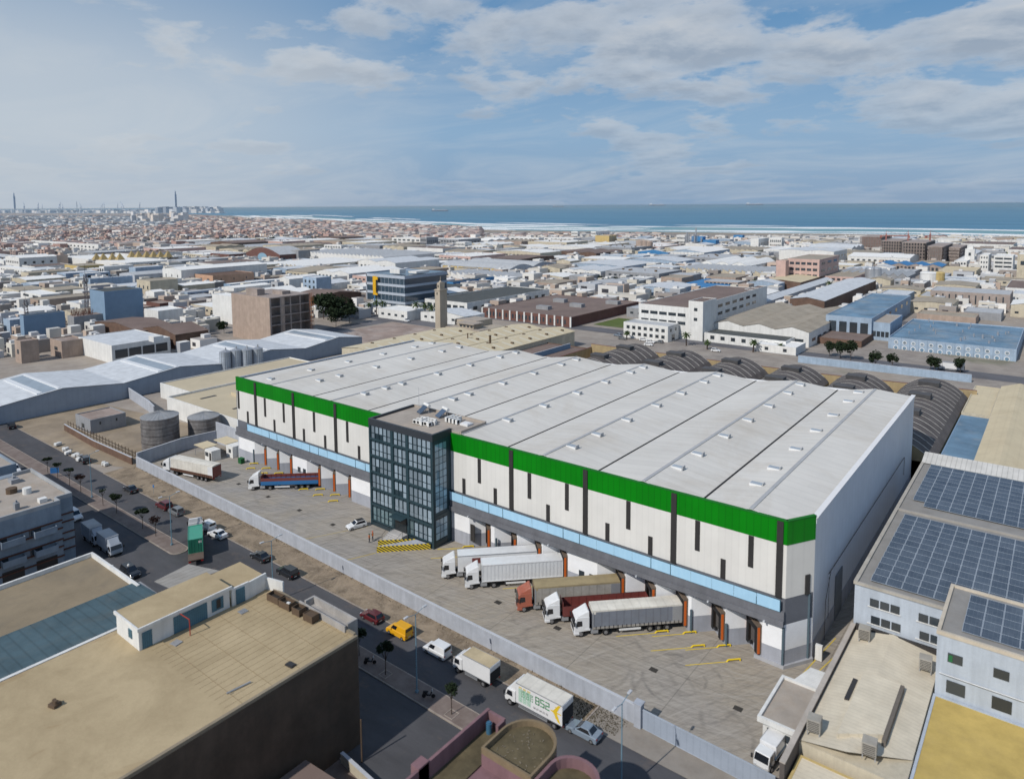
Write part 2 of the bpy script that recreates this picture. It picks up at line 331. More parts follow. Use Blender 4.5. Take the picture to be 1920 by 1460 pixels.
for row, (d0, n, ln, wd) in enumerate(((50, 30, 380, 85), (150, 26, 480, 100), (280, 22, 560, 105), (430, 16, 600, 110), (600, 7, 480, 80))):
    L_ = offset_line(A, sg*d0); tot = [0]
    for p, q in zip(L_, L_[1:]): tot.append(tot[-1]+(q-p).length)
    def at(u):
        for i in range(len(tot)-1):
            if tot[i+1] >= u: f = (u-tot[i])/max(1e-6, tot[i+1]-tot[i]); return L_[i].lerp(L_[i+1], f), (L_[i+1]-L_[i]).normalized()
        return L_[-1], (L_[-1]-L_[-2]).normalized()
    for k in range(n):
        u0 = rnd.uniform(0, min(tot[-1]*.98, 6500)); ll = ln*rnd.uniform(.3, 1.5); m = 9; top = []; bot = []
        off = rnd.uniform(-14, 14)
        for j in range(m+1):
            p, t_ = at(u0+ll*j/m); n_ = Vector((t_.y, -t_.x))*sg; wv = wd*(.15+sin(pi*j/m))*rnd.uniform(.5, 1.0)
            c0 = off+rnd.uniform(-9, 9); a_ = p+n_*(c0+wv/2); b_ = p+n_*(c0-wv/2); top.append((a_.x, a_.y, -.95+.004*(k % 25))); bot.append((b_.x, b_.y, -.95+.004*(k % 25)))
        fo.add(top+bot, [(i, i+1, m+2+i, m+1+i) for i in range(m)])
struct(fo.build('sea_foam', W['foam'], fix=False))

def sheet(name, pts, z, m): return struct(MB().add([(x, y, z) for x, y in pts], [tuple(range(len(pts)))]).build(name, m))
def rect(x0, x1, y0, y1): return [(x0, y0), (x1, y0), (x1, y1), (x0, y1)]
# asphalt with patches and worn wheel tracks
def asphalt(key, col):
    s = NT(key); a = s.noise(.09, 6, .7, vec=s.pos((.35, 1, 1))); b = s.noise(5.0, 3, .7)
    c = s.mix(s.ramp(a, [(.35, 0.0), (.65, 1.0)]), col, tuple(x*1.55+.012 for x in col)); c = s.mix(s.ramp(s.noise(.25, 6, .75), [(.55, 0.0), (.72, .55)]), c, (.17, .13, .105))
    c = s.mix(.4, c, s.mix(b, (.4, .4, .4), (1, 1, 1)), 'MULTIPLY'); return s.out(c, .9, bump=b, bs=.2, bd=.02)
W['asph'] = asphalt('asphalt', (.062, .062, .068)); W['asph2'] = asphalt('old_asphalt', (.10, .10, .11))
s = NT('dirt_verge'); a = s.noise(.3, 7, .75, dist=.5); b = s.noise(3.0, 4, .7)
c = s.mix(s.ramp(a, [(.38, 0.0), (.6, 1.0)]), (.15, .115, .08), (.30, .235, .165)); c = s.mix(s.ramp(b, [(.5, 0.0), (.7, .5)]), c, (.34, .29, .23)); W['dirt'] = s.out(c, .95, bump=b, bs=.5, bd=.08)
s = NT('median_paving'); a = s.noise(.4, 6, .7); b = s.noise(4.0, 3, .7); c = s.mix(s.ramp(a, [(.35, 0.0), (.65, 1.0)]), (.15, .115, .10), (.22, .18, .16)); W['medtop'] = s.out(c, .95, bump=b, bs=.3)
W['kerb'] = mat('kerb_stone', (.36, .31, .27), var=.25, dirt=.3, scale=.8)
sheet('road', rect(-420, 60, 47.5, 69.0), .006, W['asph'])
sheet('pavement', rect(-420, 60, 40, 47.5), .012, W['medtop'])
struct(MB().box(-420, 60, 47.35, 47.5, 0, .13).build('kerb', W['kerb']))
# dirt strip between the road and the boundary wall, widening out to a lot on the left
sheet('dirt_verge', [(-178, 69.0), (-43.5, 69.0), (-43.5, 73.5), (-178, 75.6)], .03, W['dirt'])
sheet('dirt_lot', [(-262, 69.0), (-190, 69.0), (-176.5, 74.5), (-178.6, 104), (-262, 92)], .034, mat('lot_dirt', (.35, .28, .20), dirt=.5, scale=.12, dirtcol=(.20, .17, .15), var=.35))
sheet('gate_apron', [(-43.5, 69.0), (-24, 69.0), (-24, 73.0), (-43.5, 73.2)], .032, mat('apron_concrete', (.30, .27, .235), dirt=.4, scale=.4, dirtcol=(.2, .16, .12)))
k = MB(); k.box(-178, -43.5, 68.85, 69.0, 0, .12); k.box(-420, -190, 68.85, 69.0, 0, .12); k.box(-43.6, -43.4, 69.0, 73, 0, .14); struct(k.build('kerb', W['kerb']))
# medians with rounded ends
def median(x0, x1, rl, rr):
    y0, y1 = 59.2, 62.5; r = (y1-y0)/2; cy = (y0+y1)/2; pts = []
    if rr: pts += [(x1-r+r*cos(a), cy+r*sin(a)) for a in [(-pi/2+pi*i/12) for i in range(13)]]
    else: pts += [(x1, y0), (x1, y1)]
    if rl: pts += [(x0+r+r*cos(a), cy+r*sin(a)) for a in [(pi/2+pi*i/12) for i in range(13)]]
    else: pts += [(x0, y1), (x0, y0)]
    ins = [(x+(0.22 if x < (x0+x1)/2 else -.22)*(1 if (rl or x > x0+5) else 0), y+(.18 if y < cy else -.18)) for x, y in pts]
    struct(MB().prism(pts, 0, .14).build('kerb', W['kerb'])); struct(MB().prism(ins, .02, .165).build('median', W['medtop']))
median(-420, -124.6, False, True); median(-109, 20, True, False)
# ---------------------------------------------------------------- the yard: stained concrete, turning circles of tyres, slab joints
s = NT('yard_concrete'); pz = s.pos()
a = s.noise(.045, 6, .65, dist=.5); b = s.noise(.5, 7, .75, dist=.8); f = s.noise(5.5, 3, .7)
c = s.mix(s.ramp(a, [(.36, 0.0), (.62, 1.0)]), (.39, .34, .27), (.32, .315, .32))
spx = s.node('ShaderNodeSeparateXYZ'); s.link(pz, spx.inputs[0]); X, Y = spx.outputs[0], spx.outputs[1]
left = s.ramp(s.math('MULTIPLY_ADD', X, .012, 1.9), [(.45, 0.0), (.85, 1.0)])        # browner towards the gate
c = s.mix(s.math('MULTIPLY', left, .5), c, (.39, .33, .25))
c = s.mix(s.ramp(b, [(.5, 0.0), (.8, .55)]), c, (.13, .115, .10))
for sc_, rot in (((.06, 1.6, 1), .78), ((.05, 1.3, 1), .35), ((.05, 1.5, 1), .05), ((.06, 1.4, 1), 1.15)):
    mp = s.node('ShaderNodeMapping'); mp.vector_type = 'TEXTURE'; mp.inputs['Rotation'].default_value = (0, 0, rot); mp.inputs['Scale'].default_value = (1/sc_[0], 1/sc_[1], 1); s.link(pz, mp.inputs[0])
    st = s.ramp(s.noise(1.6, 7, .75, vec=mp.outputs[0], dist=.3), [(.50, 0.0), (.66, .38)]); c = s.mix(st, c, (.15, .135, .12))
    st = s.ramp(s.noise(1.3, 6, .72, vec=mp.outputs[0], dist=.3), [(.52, 0.0), (.68, .5)]); c = s.mix(st, c, (.47, .435, .385))
for cx, cy, r, wd, st in ((-37.5, 84.0, 5.2, .16, .7), (-37.5, 84.0, 3.2, .14, .55), (-36.5, 83.0, 6.9, .18, .5), (-52, 79, 8.5, .2, .5), (-52, 79, 10.4, .2, .45), (-50, 70, 17.5, .25, .4), (-50, 70, 19.6, .25, .4), (-70, 88, 12, .2, .35), (-75, 66, 19, .25, .4), (-31, 76.5, 5.5, .2, .5), (-128, 100, 19, .25, .3), (-120, 60, 26, .3, .35)):
    dx = s.math('SUBTRACT', X, cx); dy = s.math('SUBTRACT', Y, cy)
    rr = s.math('SQRT', s.math('ADD', s.math('MULTIPLY', dx, dx), s.math('MULTIPLY', dy, dy)))
    rr = s.math('ADD', rr, s.math('MULTIPLY', s.math('SUBTRACT', b, .5), 1.2))
    k = s.ramp(s.math('ABSOLUTE', s.math('SUBTRACT', rr, r)), [(0.0, st), (wd, st*.6), (wd*1.8, 0.0)])
    k = s.math('MULTIPLY', k, s.ramp(s.noise(.22, 3, .6), [(.42, 0.0), (.6, .6)])); c = s.mix(k, c, (.085, .08, .078))
for ax, per, off in ((X, 14.0, 3.0), (Y, 11.0, 4.6)):
    fr = s.math('FRACT', s.math('DIVIDE', s.math('ADD', ax, 1000+off), per)); k = s.ramp(fr, [(0.0, .5), (.006, .5), (.009, 0.0)]); c = s.mix(k, c, (.10, .09, .08))
c = s.mix(.35, c, s.mix(f, (.35, .35, .35), (1, 1, 1)), 'MULTIPLY'); W['yard'] = s.out(c, .9, bump=f, bs=.2, bd=.02)
sheet('yard', [(-176.5, 75.8), (-38, 72.9), (-8, 71.5), (-18, 100), (-25, 135), (-25, 98), (-30, 97.5), (-162, 97.5), (-174.9, 104)], .014, W['yard'])
# painted bay edge and manhole covers in the yard
pf = mat('faded_yellow_line', (.46, .36, .14), dirt=.5, scale=2.0, dirtcol=(.28, .25, .2), var=.2)
def pline(mb, x0, y0, x1, y1, wd, z=.024):
    d = Vector((x1-x0, y1-y0)).normalized(); n = Vector((-d.y, d.x))*wd/2; mb.quad((x0+n.x, y0+n.y, z), (x1+n.x, y1+n.y, z), (x1-n.x, y1-n.y, z), (x0-n.x, y0-n.y, z))
m_ = MB(); pline(m_, -96.5, 82.3, -99.8, 74.6, .3); pline(m_, -112, 76.4, -106, 88.6, .18); struct(m_.build('road_marking', pf))
m_ = MB(); pline(m_, -88.5, 90.4, -83, 94.2, .15); pline(m_, -25.4, 92.5, -23.6, 106, .16); pline(m_, -24.4, 92.2, -22.2, 103.5, .16); struct(m_.build('road_marking', mat('yellow_line', (.66, .49, .07), var=.2, dirt=.3, scale=2)))
for i, (x, y) in enumerate([(1041, 689), (1548, 922), (465, 439), (108, 285)]):
    p = gp(900+x/3.2, 1040+y/3.2); tag(MB().box(p.x-.55, p.x+.55, p.y-.42, p.y+.42, .015, .035).build('drain_cover', mat('cast_iron', (.05, .045, .04), var=.2)), ['dark square drain cover inside the loops of tyre marks', 'dark drain cover at the junction of slab joints near the gatehouse', 'small dark drain cover in front of the white cab beside the grey curtain truck', 'small dark drain cover in front of the red cab'][i], 'drain cover')
for i, (x, y) in enumerate([(930, 547), (1175, 653), (1437, 765), (700, 447), (1105, 887)]):
    p = gp(280+x/4.174, 800+y/4.174); tag(MB().box(p.x-.5, p.x+.5, p.y-.4, p.y+.4, .015, .035).build('drain_cover', MC['cast_iron']), ['dark drain cover in front of the blue flatbed truck cab', 'dark drain cover midway between the blue truck and the white hatchback', 'dark drain cover beside the nose of the parked white hatchback', 'dark drain cover behind the white curtain trailer', 'dark drain cover beside the boundary wall near the double lamp'][i], 'drain cover')
# back roads and lots
sheet('road', rect(-330, 60, 300.5, 312), .02, W['asph2']); sheet('road', rect(-330, -232, 262, 278), .024, W['asph2']); sheet('road', rect(-300, -289, 215, 262), .022, W['asph2'])
sheet('road', rect(-320, 40, 640, 655), .02, W['asph2']); sheet('road', rect(-470, -455, 250, 1000), .026, W['asph2']); sheet('road', rect(-470, 60, 412, 424), .02, W['asph2'])
sheet('bare_lot', rect(-286, -236, 206, 261), .03, W['rubble'])
sheet('bare_lot', rect(-560, -395, 200, 262), .03, mat('reddish_lot', (.30, .19, .15), dirt=.4, scale=.05, dirtcol=(.15, .14, .11)))
grass = mat('grass_field', (.11, .15, .035), var=.3, scale=.08, dirt=.3, dirtcol=(.2, .19, .1))
for r_ in (rect(-195, -140, 318, 345), rect(-420, -385, 700, 780), rect(-60, 80, 1050, 1180)): tag(sheet('grass', r_, .05, grass), kind='stuff')
sheet('sand_lot', rect(-300, -60, 1050, 1250), .06, W['sand'])

# sea haze over the town: a real, very thin scattering layer
hm_ = bpy.data.materials.new('thin_sea_haze'); hm_.use_nodes = True; hn_ = hm_.node_tree; hn_.nodes.clear()
ho = hn_.nodes.new('ShaderNodeOutputMaterial'); hv = hn_.nodes.new('ShaderNodeVolumeScatter'); hv.inputs['Density'].default_value = 6e-5; hv.inputs['Color'].default_value = (.60, .80, 1, 1); hv.inputs['Anisotropy'].default_value = .3
hn_.links.new(hv.outputs[0], ho.inputs['Volume'])
hz_o = MB().box(-16000, 2500, 260, 15000, -3, 61.5).build('haze', hm_); struct(hz_o)
sc.cycles.volume_bounces = 0
# ------------------------------------------------------------------ the big warehouse
X0, X1, YF = -162.0, -27.5, 94.5
wh = thing('warehouse', 'huge white warehouse with green band, saw-tooth loading docks and shallow gabled roof', 'warehouse', (0, 0, 0))
yb = lambda x: 158.3+(x+146.5)*.15
Vx = [-161.6, -134.3, -115.2, -96.0, -77.3, -58.4, -40.3, -25.3]; Rx = [-147.2, -124.3, -105.9, -86.4, -67.8, -49.1, -32.6]
ZV, ZR = 19.7, 20.95
xs = [Vx[0]]
for i in range(7): xs += [Rx[i], Vx[i+1]]
zs = [ZV if i % 2 == 0 else ZR for i in range(len(xs))]; zs[-1] = 20.1; zs[0] = 20.2
r = MB()
for i in range(len(xs)-1):
    a, b = xs[i], xs[i+1]; ya = 94.8 if a < -27.5 else 98.6; yb_ = 94.8 if b < -27 else 98.7
    if i == len(xs)-2: r.quad((a, 94.8, zs[i]), (-27.8, 94.8, zs[i]+(zs[i+1]-zs[i])*(-27.8-a)/(b-a)), (b, 98.7, zs[i+1]), (b, yb(b), zs[i+1]), (a, yb(a), zs[i]))
    else: r.quad((a, ya, zs[i]), (b, yb_, zs[i+1]), (b, yb(b), zs[i+1]), (a, yb(a), zs[i]))
roof = r.build('roof', W['roofmain'], wh)
lg = mat('ridge_flashing', (.44, .45, .46), var=.15); dkl = mat('gutter_black', (.03, .03, .032))  # pale grey ridge caps, near-black gutter strips
for x in Rx:
    MB().yprism([(0, 0)]*0 or [(94.9, ZR-.02), (yb(x)-.1, ZR-.02), (yb(x)-.1, ZR+.07), (94.9, ZR+.07)], x-.27, x+.27).build('ridge_cap', lg, roof)
for x in Vx[1:-1]: MB().box(x-.17, x+.17, 94.9, yb(x)-.1, ZV-.01, ZV+.06).build('gutter', dkl, roof)
MB().box(Vx[-1]-.35, Vx[-1]-.12, 98.9, yb(-25)-.1, 20.06, 20.2).build('gutter', dkl, roof)
MB().box(Vx[0]+.1, Vx[0]+.35, 94.9, yb(-161)-.1, 20.1, 20.25).build('gutter', dkl, roof)
skym = glass('skylight_dome', (.36, .40, .44), .25, .8, .1); skyf = mat('skylight_curb', (.74, .75, .76), var=.05)
def roofz(x):
    for i in range(len(xs)-1):
        if xs[i] <= x <= xs[i+1]: return zs[i]+(zs[i+1]-zs[i])*(x-xs[i])/(xs[i+1]-xs[i])
    return ZV
cols = {-152.9: [98.5, 110.3, 122.5, 135, 147.6, 154.9], -142.6: [105.2, 111.2, 123.3, 135.9, 148.5, 156], -123.2: [103, 109.3, 114.4, 126.6, 138.9, 151.4, 158.7], -104.3: [111.8, 117, 129.2, 141.7, 154, 161.4],
        -85.2: [107, 119.4, 132.2, 144.6, 156.9, 163.7], -66.5: [101.7, 110, 121.2, 133.9, 146.1, 158.8, 166.9], -47.6: [103.7, 111.5, 123.3, 135.4, 147.7, 160.5, 169.7], -35.3: [105, 113.2, 124.5, 137.1, 149.4, 161.9, 171.2]}
for x, ys in cols.items():
    for y in ys:
        z = roofz(x); sk = MB().box(x-.95, x+.95, y-.55, y+.55, z-.2, z+.24).build('skylight', skyf, roof)
        MB().box(x-.85, x+.85, y-.48, y-.03, z+.24, z+.3).box(x-.85, x+.85, y+.03, y+.48, z+.24, z+.3).build('pane', skym, sk)
        MB().box(x+.97, x+1.12, y-.5, y+.5, z, z+.5).build('hinge', lg, sk)
# shell: cladding above the dock level, band and green parapet
def seg(mb, x0, y0, x1, y1, z0, z1, off=0.0, th=.25):
    d = Vector((x1-x0, y1-y0)).normalized(); n = Vector((d.y, -d.x)); o = n*off; i = n*(off-th)
    return mb.prism([(x0+o.x, y0+o.y), (x1+o.x, y1+o.y), (x1+i.x, y1+i.y), (x0+i.x, y0+i.y)], z0, z1)
TX0, TX1, TY0 = -106.3, -88.9, 89.7
fr = [(X0, YF, X1, YF), (X1, YF, -25.0, 98.7)]
m_ = MB(); [seg(m_, *f, 9.9, 17.4) for f in fr]; front = m_.build('front_cladding', W['whitepaint'], wh)
m_ = MB(); [seg(m_, *f, 17.4, 20.7, .04) for f in fr]; m_.build('green_band', W['green'], wh)
m_ = MB(); [seg(m_, *f, 20.7, 20.82, .1, .5) for f in fr]; m_.build('parapet_coping', mat('green_coping', (.01, .17, .02)), wh)
m_ = MB(); seg(m_, X0, YF, X1, YF, 5.6, 9.9, -.1); seg(m_, X1, YF, -25, 98.7, 5.4, 9.9, -.02); m_.build('dark_band', W['darkband'], wh)
m_ = MB(); m_.box(-25.25, -25.0, 98.7, yb(-25), 2.6, 20.35); m_.box(-25.0, -24.9, 98.7, yb(-25), 19.6, 20.4); m_.box(X0-.05, X0+.2, YF, yb(X0), 0, 20.6)
m_.quad((X0, yb(X0), 0), (-25, yb(-25), 0), (-25, yb(-25), 20.2), (X0, yb(X0), 19.7)); m_.build('side_cladding', W['sidepaint'], wh)
MB().box(-25.2, -24.95, 98.7, yb(-25), 0, 2.6).build('side_plinth', W['greywall'], wh)
cap = MB(); cap.box(-25.55, -24.75, 98.8, yb(-25)+.1, 20.38, 20.5); cap.build('roof_edge_flashing', mat('white_flashing', (.8, .8, .8), var=.05), wh)
# back gable triangles between valley and ridge
m_ = MB()
for i in range(len(xs)-2): m_.quad((xs[i], yb(xs[i])-.01, 19), (xs[i+1], yb(xs[i+1])-.01, 19), (xs[i+1], yb(xs[i+1])-.01, zs[i+1]), (xs[i], yb(xs[i])-.01, zs[i]))
m_.build('back_cladding', W['sidepaint'], wh)
for x in (-153.4, -138.0, -122.8, -74.4, -59.2, -43.8, -28.4): block('fin', W['slit'], wh, (x, YF-.05, 15.2), (.85, .3, 10.7))
for x in (-161.0, -149.5, -141.9, -130.4, -118.9, -81.8, -70.5, -62.8, -51.4, -40.1, -32.3): block('slit_window', W['slit'], wh, (x, YF-.02, 15.1), (.72, .16, 4.5))
for x in (-157.1, -145.8, -134.3, -126.6, -115.2, -85.6, -78.1, -66.6, -55.1, -47.6, -36.2): block('slit_window', W['slit'], wh, (x, YF-.02, 11.35), (.72, .16, 2.85))
block('slit_window', W['slit'], wh, (-25.55, 97.65, 11.2), (.8, .16, 2.8), atan2(4.2, 2.5))
# ledge below the band and the blue panel railing standing on it
for a, b in ((X0, TX0-.05), (TX1+.05, X1)):
    m_ = MB(); m_.box(a, b, YF-.45, YF+.02, 6.6, 8.1).box(a, b, YF-.55, YF-.45, 6.35, 6.85).box(a, b, YF-.72, YF-.55, 6.15, 6.95); m_.box(a, b, YF-.55, YF+.1, 6.22, 6.34); m_.build('canopy', mat('canopy_fascia', (.17, .175, .195), streak=True), wh)
dkr = mat('railing_frame', (.05, .12, .17), rough=.4)
for a, b in ((-156.8, TX0-.1), (TX1+.1, -28.0)):
    n = int((b-a)/3.05); st = (b-a)/n
    for i in range(n):
        x = a+i*st; nar = (i % 5 == 3); tilt = rnd.uniform(-.03, .07) if i % 4 == 1 else 0
        m_ = MB(); e = .012; m_.add([(x+e, YF-.52, 8.12), (x+st-e, YF-.52, 8.12), (x+st-e+tilt, YF-.56-abs(tilt)*2, 9.75), (x+e+tilt, YF-.56, 9.75)], [(0, 1, 2, 3)])
        p = m_.build('railing_panel', W['rail'], wh)
    m_ = MB(); m_.box(a, b, YF-.5, YF-.44, 8.05, 8.15).box(a, b, YF-.5, YF-.46, 9.72, 9.79)
    for i in range(n+1):
        if i % 5 in (3, 4) or i in (0, n): m_.box(a+i*st-.04, a+i*st+.04, YF-.6, YF-.46, 8.1, 9.8)
    m_.build('railing_frame', dkr, wh)
for x in (-150, -131, -84, -66, -49.5, -38, -30): MB().box(x-.12, x+.12, YF-1.0, YF-.72, 6.1, 6.3).build('floodlight', P_['light'], wh)
# saw-tooth dock walls
S2 = sqrt(.5); left = [-149.5, -144.3, -139.1]; left2 = [-128.5, -123.3, -118.1]; right = [-79.2, -73.2, -67.9, -62.6]; right2 = [-51.75, -46.5, -41.3]; right3 = [-35.65, -30.45]
line = [(X0+.3, YF)]; doors = []
for g in (left, left2, right, right2, right3):
    for x0 in g:
        if line[-1][0] < x0-5.2-.02: line.append((x0-5.2, YF))
        line += [(x0-2.6, YF+2.6), (x0, YF)]; doors.append(x0)
line += [(X1, YF), (-25.05, 98.65)]
up, dn = MB(), MB()
for (a, b), (c_, d_) in zip(line, line[1:]):
    if a >= TX0 and c_ <= TX1: continue
    L = hypot(c_-a, d_-b)
    up.quad((a, b, 2.5), (c_, d_, 2.5), (c_, d_, 6.2), (a, b, 6.2))
    n = Vector((d_-b, -(c_-a)))/L*.02
    dn.quad((a+n.x, b+n.y, 0), (c_+n.x, d_+n.y, 0), (c_+n.x, d_+n.y, 2.5), (a+n.x, b+n.y, 2.5))
up.quad((X0, YF+2.7, 6.1), (X1, YF+2.7, 6.1), (X1, YF-.1, 6.1), (X0, YF-.1, 6.1))
up.build('dock_wall', mat('dock_white_render', (.88, .89, .91), var=.06, dirt=.15, dirtcol=(.6, .58, .55), scale=.5), wh); dn.build('dock_plinth', W['greywall'], wh)
ang = -pi/4; nrm = Vector((-S2, -S2)); tan_ = Vector((S2, -S2))
for x0 in doors:
    cx, cy = x0-1.3, YF+1.3; P = lambda t, n: Vector((cx, cy))+tan_*t+nrm*n
    m_ = MB()
    for sgn in (-1, 1): p = P(sgn*1.55, .32); m_.obox(p.x, p.y, 2.75, .28, .62, 3.9, ang)
    sh = m_.build('dock_shelter', W['hood'], wh)
    for sgn in (-1, 1): p = P(sgn*1.72, .44); MB().obox(p.x, p.y, 2.75, .06, .34, 3.8, ang).build('orange_cheek', W['orange'], sh)
    p = P(0, .33); MB().obox(p.x, p.y, 4.82, 3.44, .7, .26, ang).build('hood', W['hood'], sh)
    m_ = MB()
    for sgn in (-1, 1): p = P(sgn*1.27, .66); m_.obox(p.x, p.y, 2.75, .62, .08, 3.9, ang)
    p = P(0, .66); m_.obox(p.x, p.y, 4.3, 3.1, .08, .75, ang); m_.build('curtain', W['black'], sh)
    p = P(0, .06); MB().obox(p.x, p.y, 2.7, 2.6, .1, 3.1, ang).build('door', mat('dock_door', (.12, .11, .11), ribs=(2, 2, .3)), sh)
    m_ = MB()
    for sgn in (-1, 1): p = P(sgn*.8, .2); m_.obox(p.x, p.y, 1.0, .25, .4, .5, ang)
    m_.build('bumper', W['black'], sh)
    
m_ = []
for x, y, z1 in ((-27.6, YF-.12, 5.8), (-25.35, 98.05, 9.8), (-40.8, YF-.12, 3.6), (-35.5, YF-.1, 3.4), (-155.0, YF-.12, 3.6), (-110.0, YF-.12, 3.6), (-77.9, YF-.12, 3.6)):
    MB().box(x-.14, x+.14, y-.14, y+.14, 0, z1).build('downpipe', mat('downpipe_grey', (.09, .13, .16)), wh)
MB().prism([(-31.5, YF-.15), (-27.4, YF-.35), (-24.7, 98.4), (-24.95, 98.8), (-31.5, YF+.2)], 0, .5).build('plinth_kerb', mat('plinth_light', (.42, .43, .46), dirt=.3), wh)
for xa in (-136.6, -134.6, -59.9, -57.9): block('window', W['glass'], wh, (xa, YF-.03, 2.75), (1.0, .12, 1.2))
block('door', W['slit'], wh, (-83.6, YF-.03, 2.9), (1.0, .12, 3.2)); block('door', mat('side_door', (.2, .22, .24)), wh, (-24.9, 112.5, 3.5), (.12, 4.0, 7.0))
MB().box(-24.88, -24.8, 106, 166, 9.3, 9.38).tube((-24.8, 104.5, 0), (-24.8, 104.5, 6), .05).tube((-24.8, 104.5, 6), (-24.8, 107, 9.3), .04).tube((-24.8, 106.2, 2.5), (-24.8, 106.2, 8.8), .04).box(-24.86, -24.78, 166, 166.1, 5.5, 9.38).build('cable_tray', mat('cable_tray', (.13, .12, .12)), wh)
tag(MB().box(-24.6, -23.7, 98.9, 99.4, .1, 2.3).build('electric_cabinet', W['white'], bevel=.03), 'white metal cabinet standing against the side of the warehouse', 'cabinet')
# ------------------------------------------------------------------ the glazed office tower standing out of the front
tw = thing('office_tower', 'dark glazed office tower rising from the green banded warehouse front', 'office building', (TX0, TY0, 0)); TW, TD, TH = TX1-TX0, YF-TY0, 21.6
BD = 12.4
MB().box(0, TW, 0, BD, 0, .9).box(0, TW, .18, TD, .9, 20.4).box(0, TW, TD+.02, BD, 18, 20.4).build('shell', W['dkgrey'] if False else mat('tower_frame', (.022, .042, .055), rough=.35, spec=.6, var=.2, fine=.02), tw)
m_ = MB(); m_.box(-.05, TW+.05, -.05, .45, 20.3, TH).box(-.05, .4, .45, BD-.4, 20.3, TH).box(TW-.4, TW+.05, .45, TD+.2, 20.3, TH); m_.build('fascia', mat('tower_fascia', (.045, .052, .062), rough=.4, var=.1), tw)
m_ = MB(); m_.box(.0, TW+2.4, BD-.35, BD, 20.3, TH-.05).box(TW+2.1, TW+2.45, TD+.3, BD-.35, 20.3, TH-.1).box(TW-.4, TW+.06, TD+.2, TD+.5, 20.3, TH); m_.box(TW, TW+2.1, TD+.25, TD+.6, 19.7, TH-.35); m_.build('parapet', W['r_screed'], tw)
MB().box(.4, TW-.4, .45, BD-.35, 20.4, 21.15).box(TW-.4, TW+2.1, TD+.6, BD-.35, 20.0, 21.15).build('roof', W['r_screed'], tw)
framem = mat('window_frame', (.03, .06, .075), rough=.4)
gx = [(.55, 6.2, 5), (6.95, 10.35, 3), (11.0, 16.9, 5)]; FP = 3.32
openp = {(5, 1), (5, 2), (3, 1), (2, 5), (2, 6)}
for fl in range(6):
    z0 = .95+fl*FP+.25; ci = 0
    for a, b, n in gx:
        st = (b-a)/n
        for i in range(n):
            x = a+i*st
            if fl == 0 and 5 <= ci <= 7: ci += 1; continue
            m_ = MB(); m_.box(x+.17, x+st-.17, .1, .2, z0+1.08, z0+2.5)
            if not ((fl, ci) in openp) and fl != 1: m_.box(x+.17, x+st-.17, .1, .2, z0, z0+.88)
            if fl == 1: m_.box(x+.12, x+st-.12, .1, .2, z0+.3, z0+1.0)
            m_.build('window', W['pane'] if fl > 0 or ci > 8 else glass('lobby_glass', (.12, .18, .2), .08, .9, .3), tw); ci += 1
# mullion grid
m_ = MB()
for a, b, n in gx:
    for i in range(n+1): m_.box(a+i*(b-a)/n-.05, a+i*(b-a)/n+.05, .04, .2, .9, 20.3)
for fl in range(7): m_.box(0, TW, .0, .2, .9+fl*FP-.1, .9+fl*FP+.28)
m_.box(-.02, .4, -.02, .3, 0, 20.3).box(6.25, 6.85, -.01, .3, .9, 20.3).box(10.4, 10.95, -.01, .3, .9, 20.3).box(TW-.35, TW+.02, -.02, .3, 0, 20.3); m_.build('mullions', framem, tw)
for z, x in ((7.5, 4.5), (7.3, 12.7), (13.7, 2.0)): pass
MB().box(7.1, 10.2, -.03, .06, .95, 3.9).build('entrance', mat('entrance_dark', (.012, .02, .025), rough=.15, spec=.7), tw)
MB().box(7.0, 10.4, -1.6, 0, 3.95, 4.1).build('entrance_canopy', framem, tw)
# glazed flank facing the docks
m_ = MB(); m_.box(TW-.02, TW+.06, .25, .6, 0, 20.3).box(TW-.02, TW+.06, 3.6, TD, 0, 20.3)
for z in (5.6, 6.2): m_.box(TW-.02, TW+.08, .4, 3.7, z, z+.5)
m_.box(TW-.02, TW+.07, .4, 3.7, .9, 1.3).box(TW-.02, TW+.07, .4, 3.7, 19.6, 20.3)
for y in (1.65, 2.65): m_.box(TW, TW+.07, y-.04, y+.04, 1, 19.6)
for k in range(14): m_.box(TW, TW+.065, .5, 3.7, 1.4+k*1.3, 1.46+k*1.3)
m_.build('flank_frame', framem, tw)
for k in range(14):
    if 3 <= k < 4: continue
    for j in range(3): block('flank_pane', W['bglass'], tw, (TW+.005, 1.1+j*1.03, 2.05+k*1.3), (.05, 1.0, 1.2))
# rooftop equipment on the tower
def solar_heater(x, y, label):
    t = thing('solar_water_heater', label, 'solar water heater', (x, y, 21.15), radians(-20), 'solar water heaters on the tower roof')
    MB().add([(-.9, -1.0, .15), (.9, -1.0, .15), (.9, .7, 1.35), (-.9, .7, 1.35), (-.9, -1.0, .25), (.9, -1.0, .25), (.9, .7, 1.45), (-.9, .7, 1.45)], [(0, 1, 5, 4), (1, 2, 6, 5), (2, 3, 7, 6), (3, 0, 4, 7), (4, 5, 6, 7), (0, 3, 2, 1)]).build('collector', glass('collector_glass', (.05, .08, .13), .15), t)
    MB().tube((-1.1, .95, 1.5), (1.1, .95, 1.5), .33, 14).build('tank', W['white'], t)
    m_ = MB()
    for s_ in (-.8, .8): m_.tube((s_, .9, 0), (s_, .9, 1.2), .04).tube((s_, -.9, 0), (s_, .9, 1.2), .04)
    m_.build('stand', W['steel'], t)
solar_heater(-101.2, 99.6, 'solar water heater nearest the mast, with blue collector and white tank'); solar_heater(-96.3, 99.9, 'solar water heater with blue collector standing behind the air conditioning units')
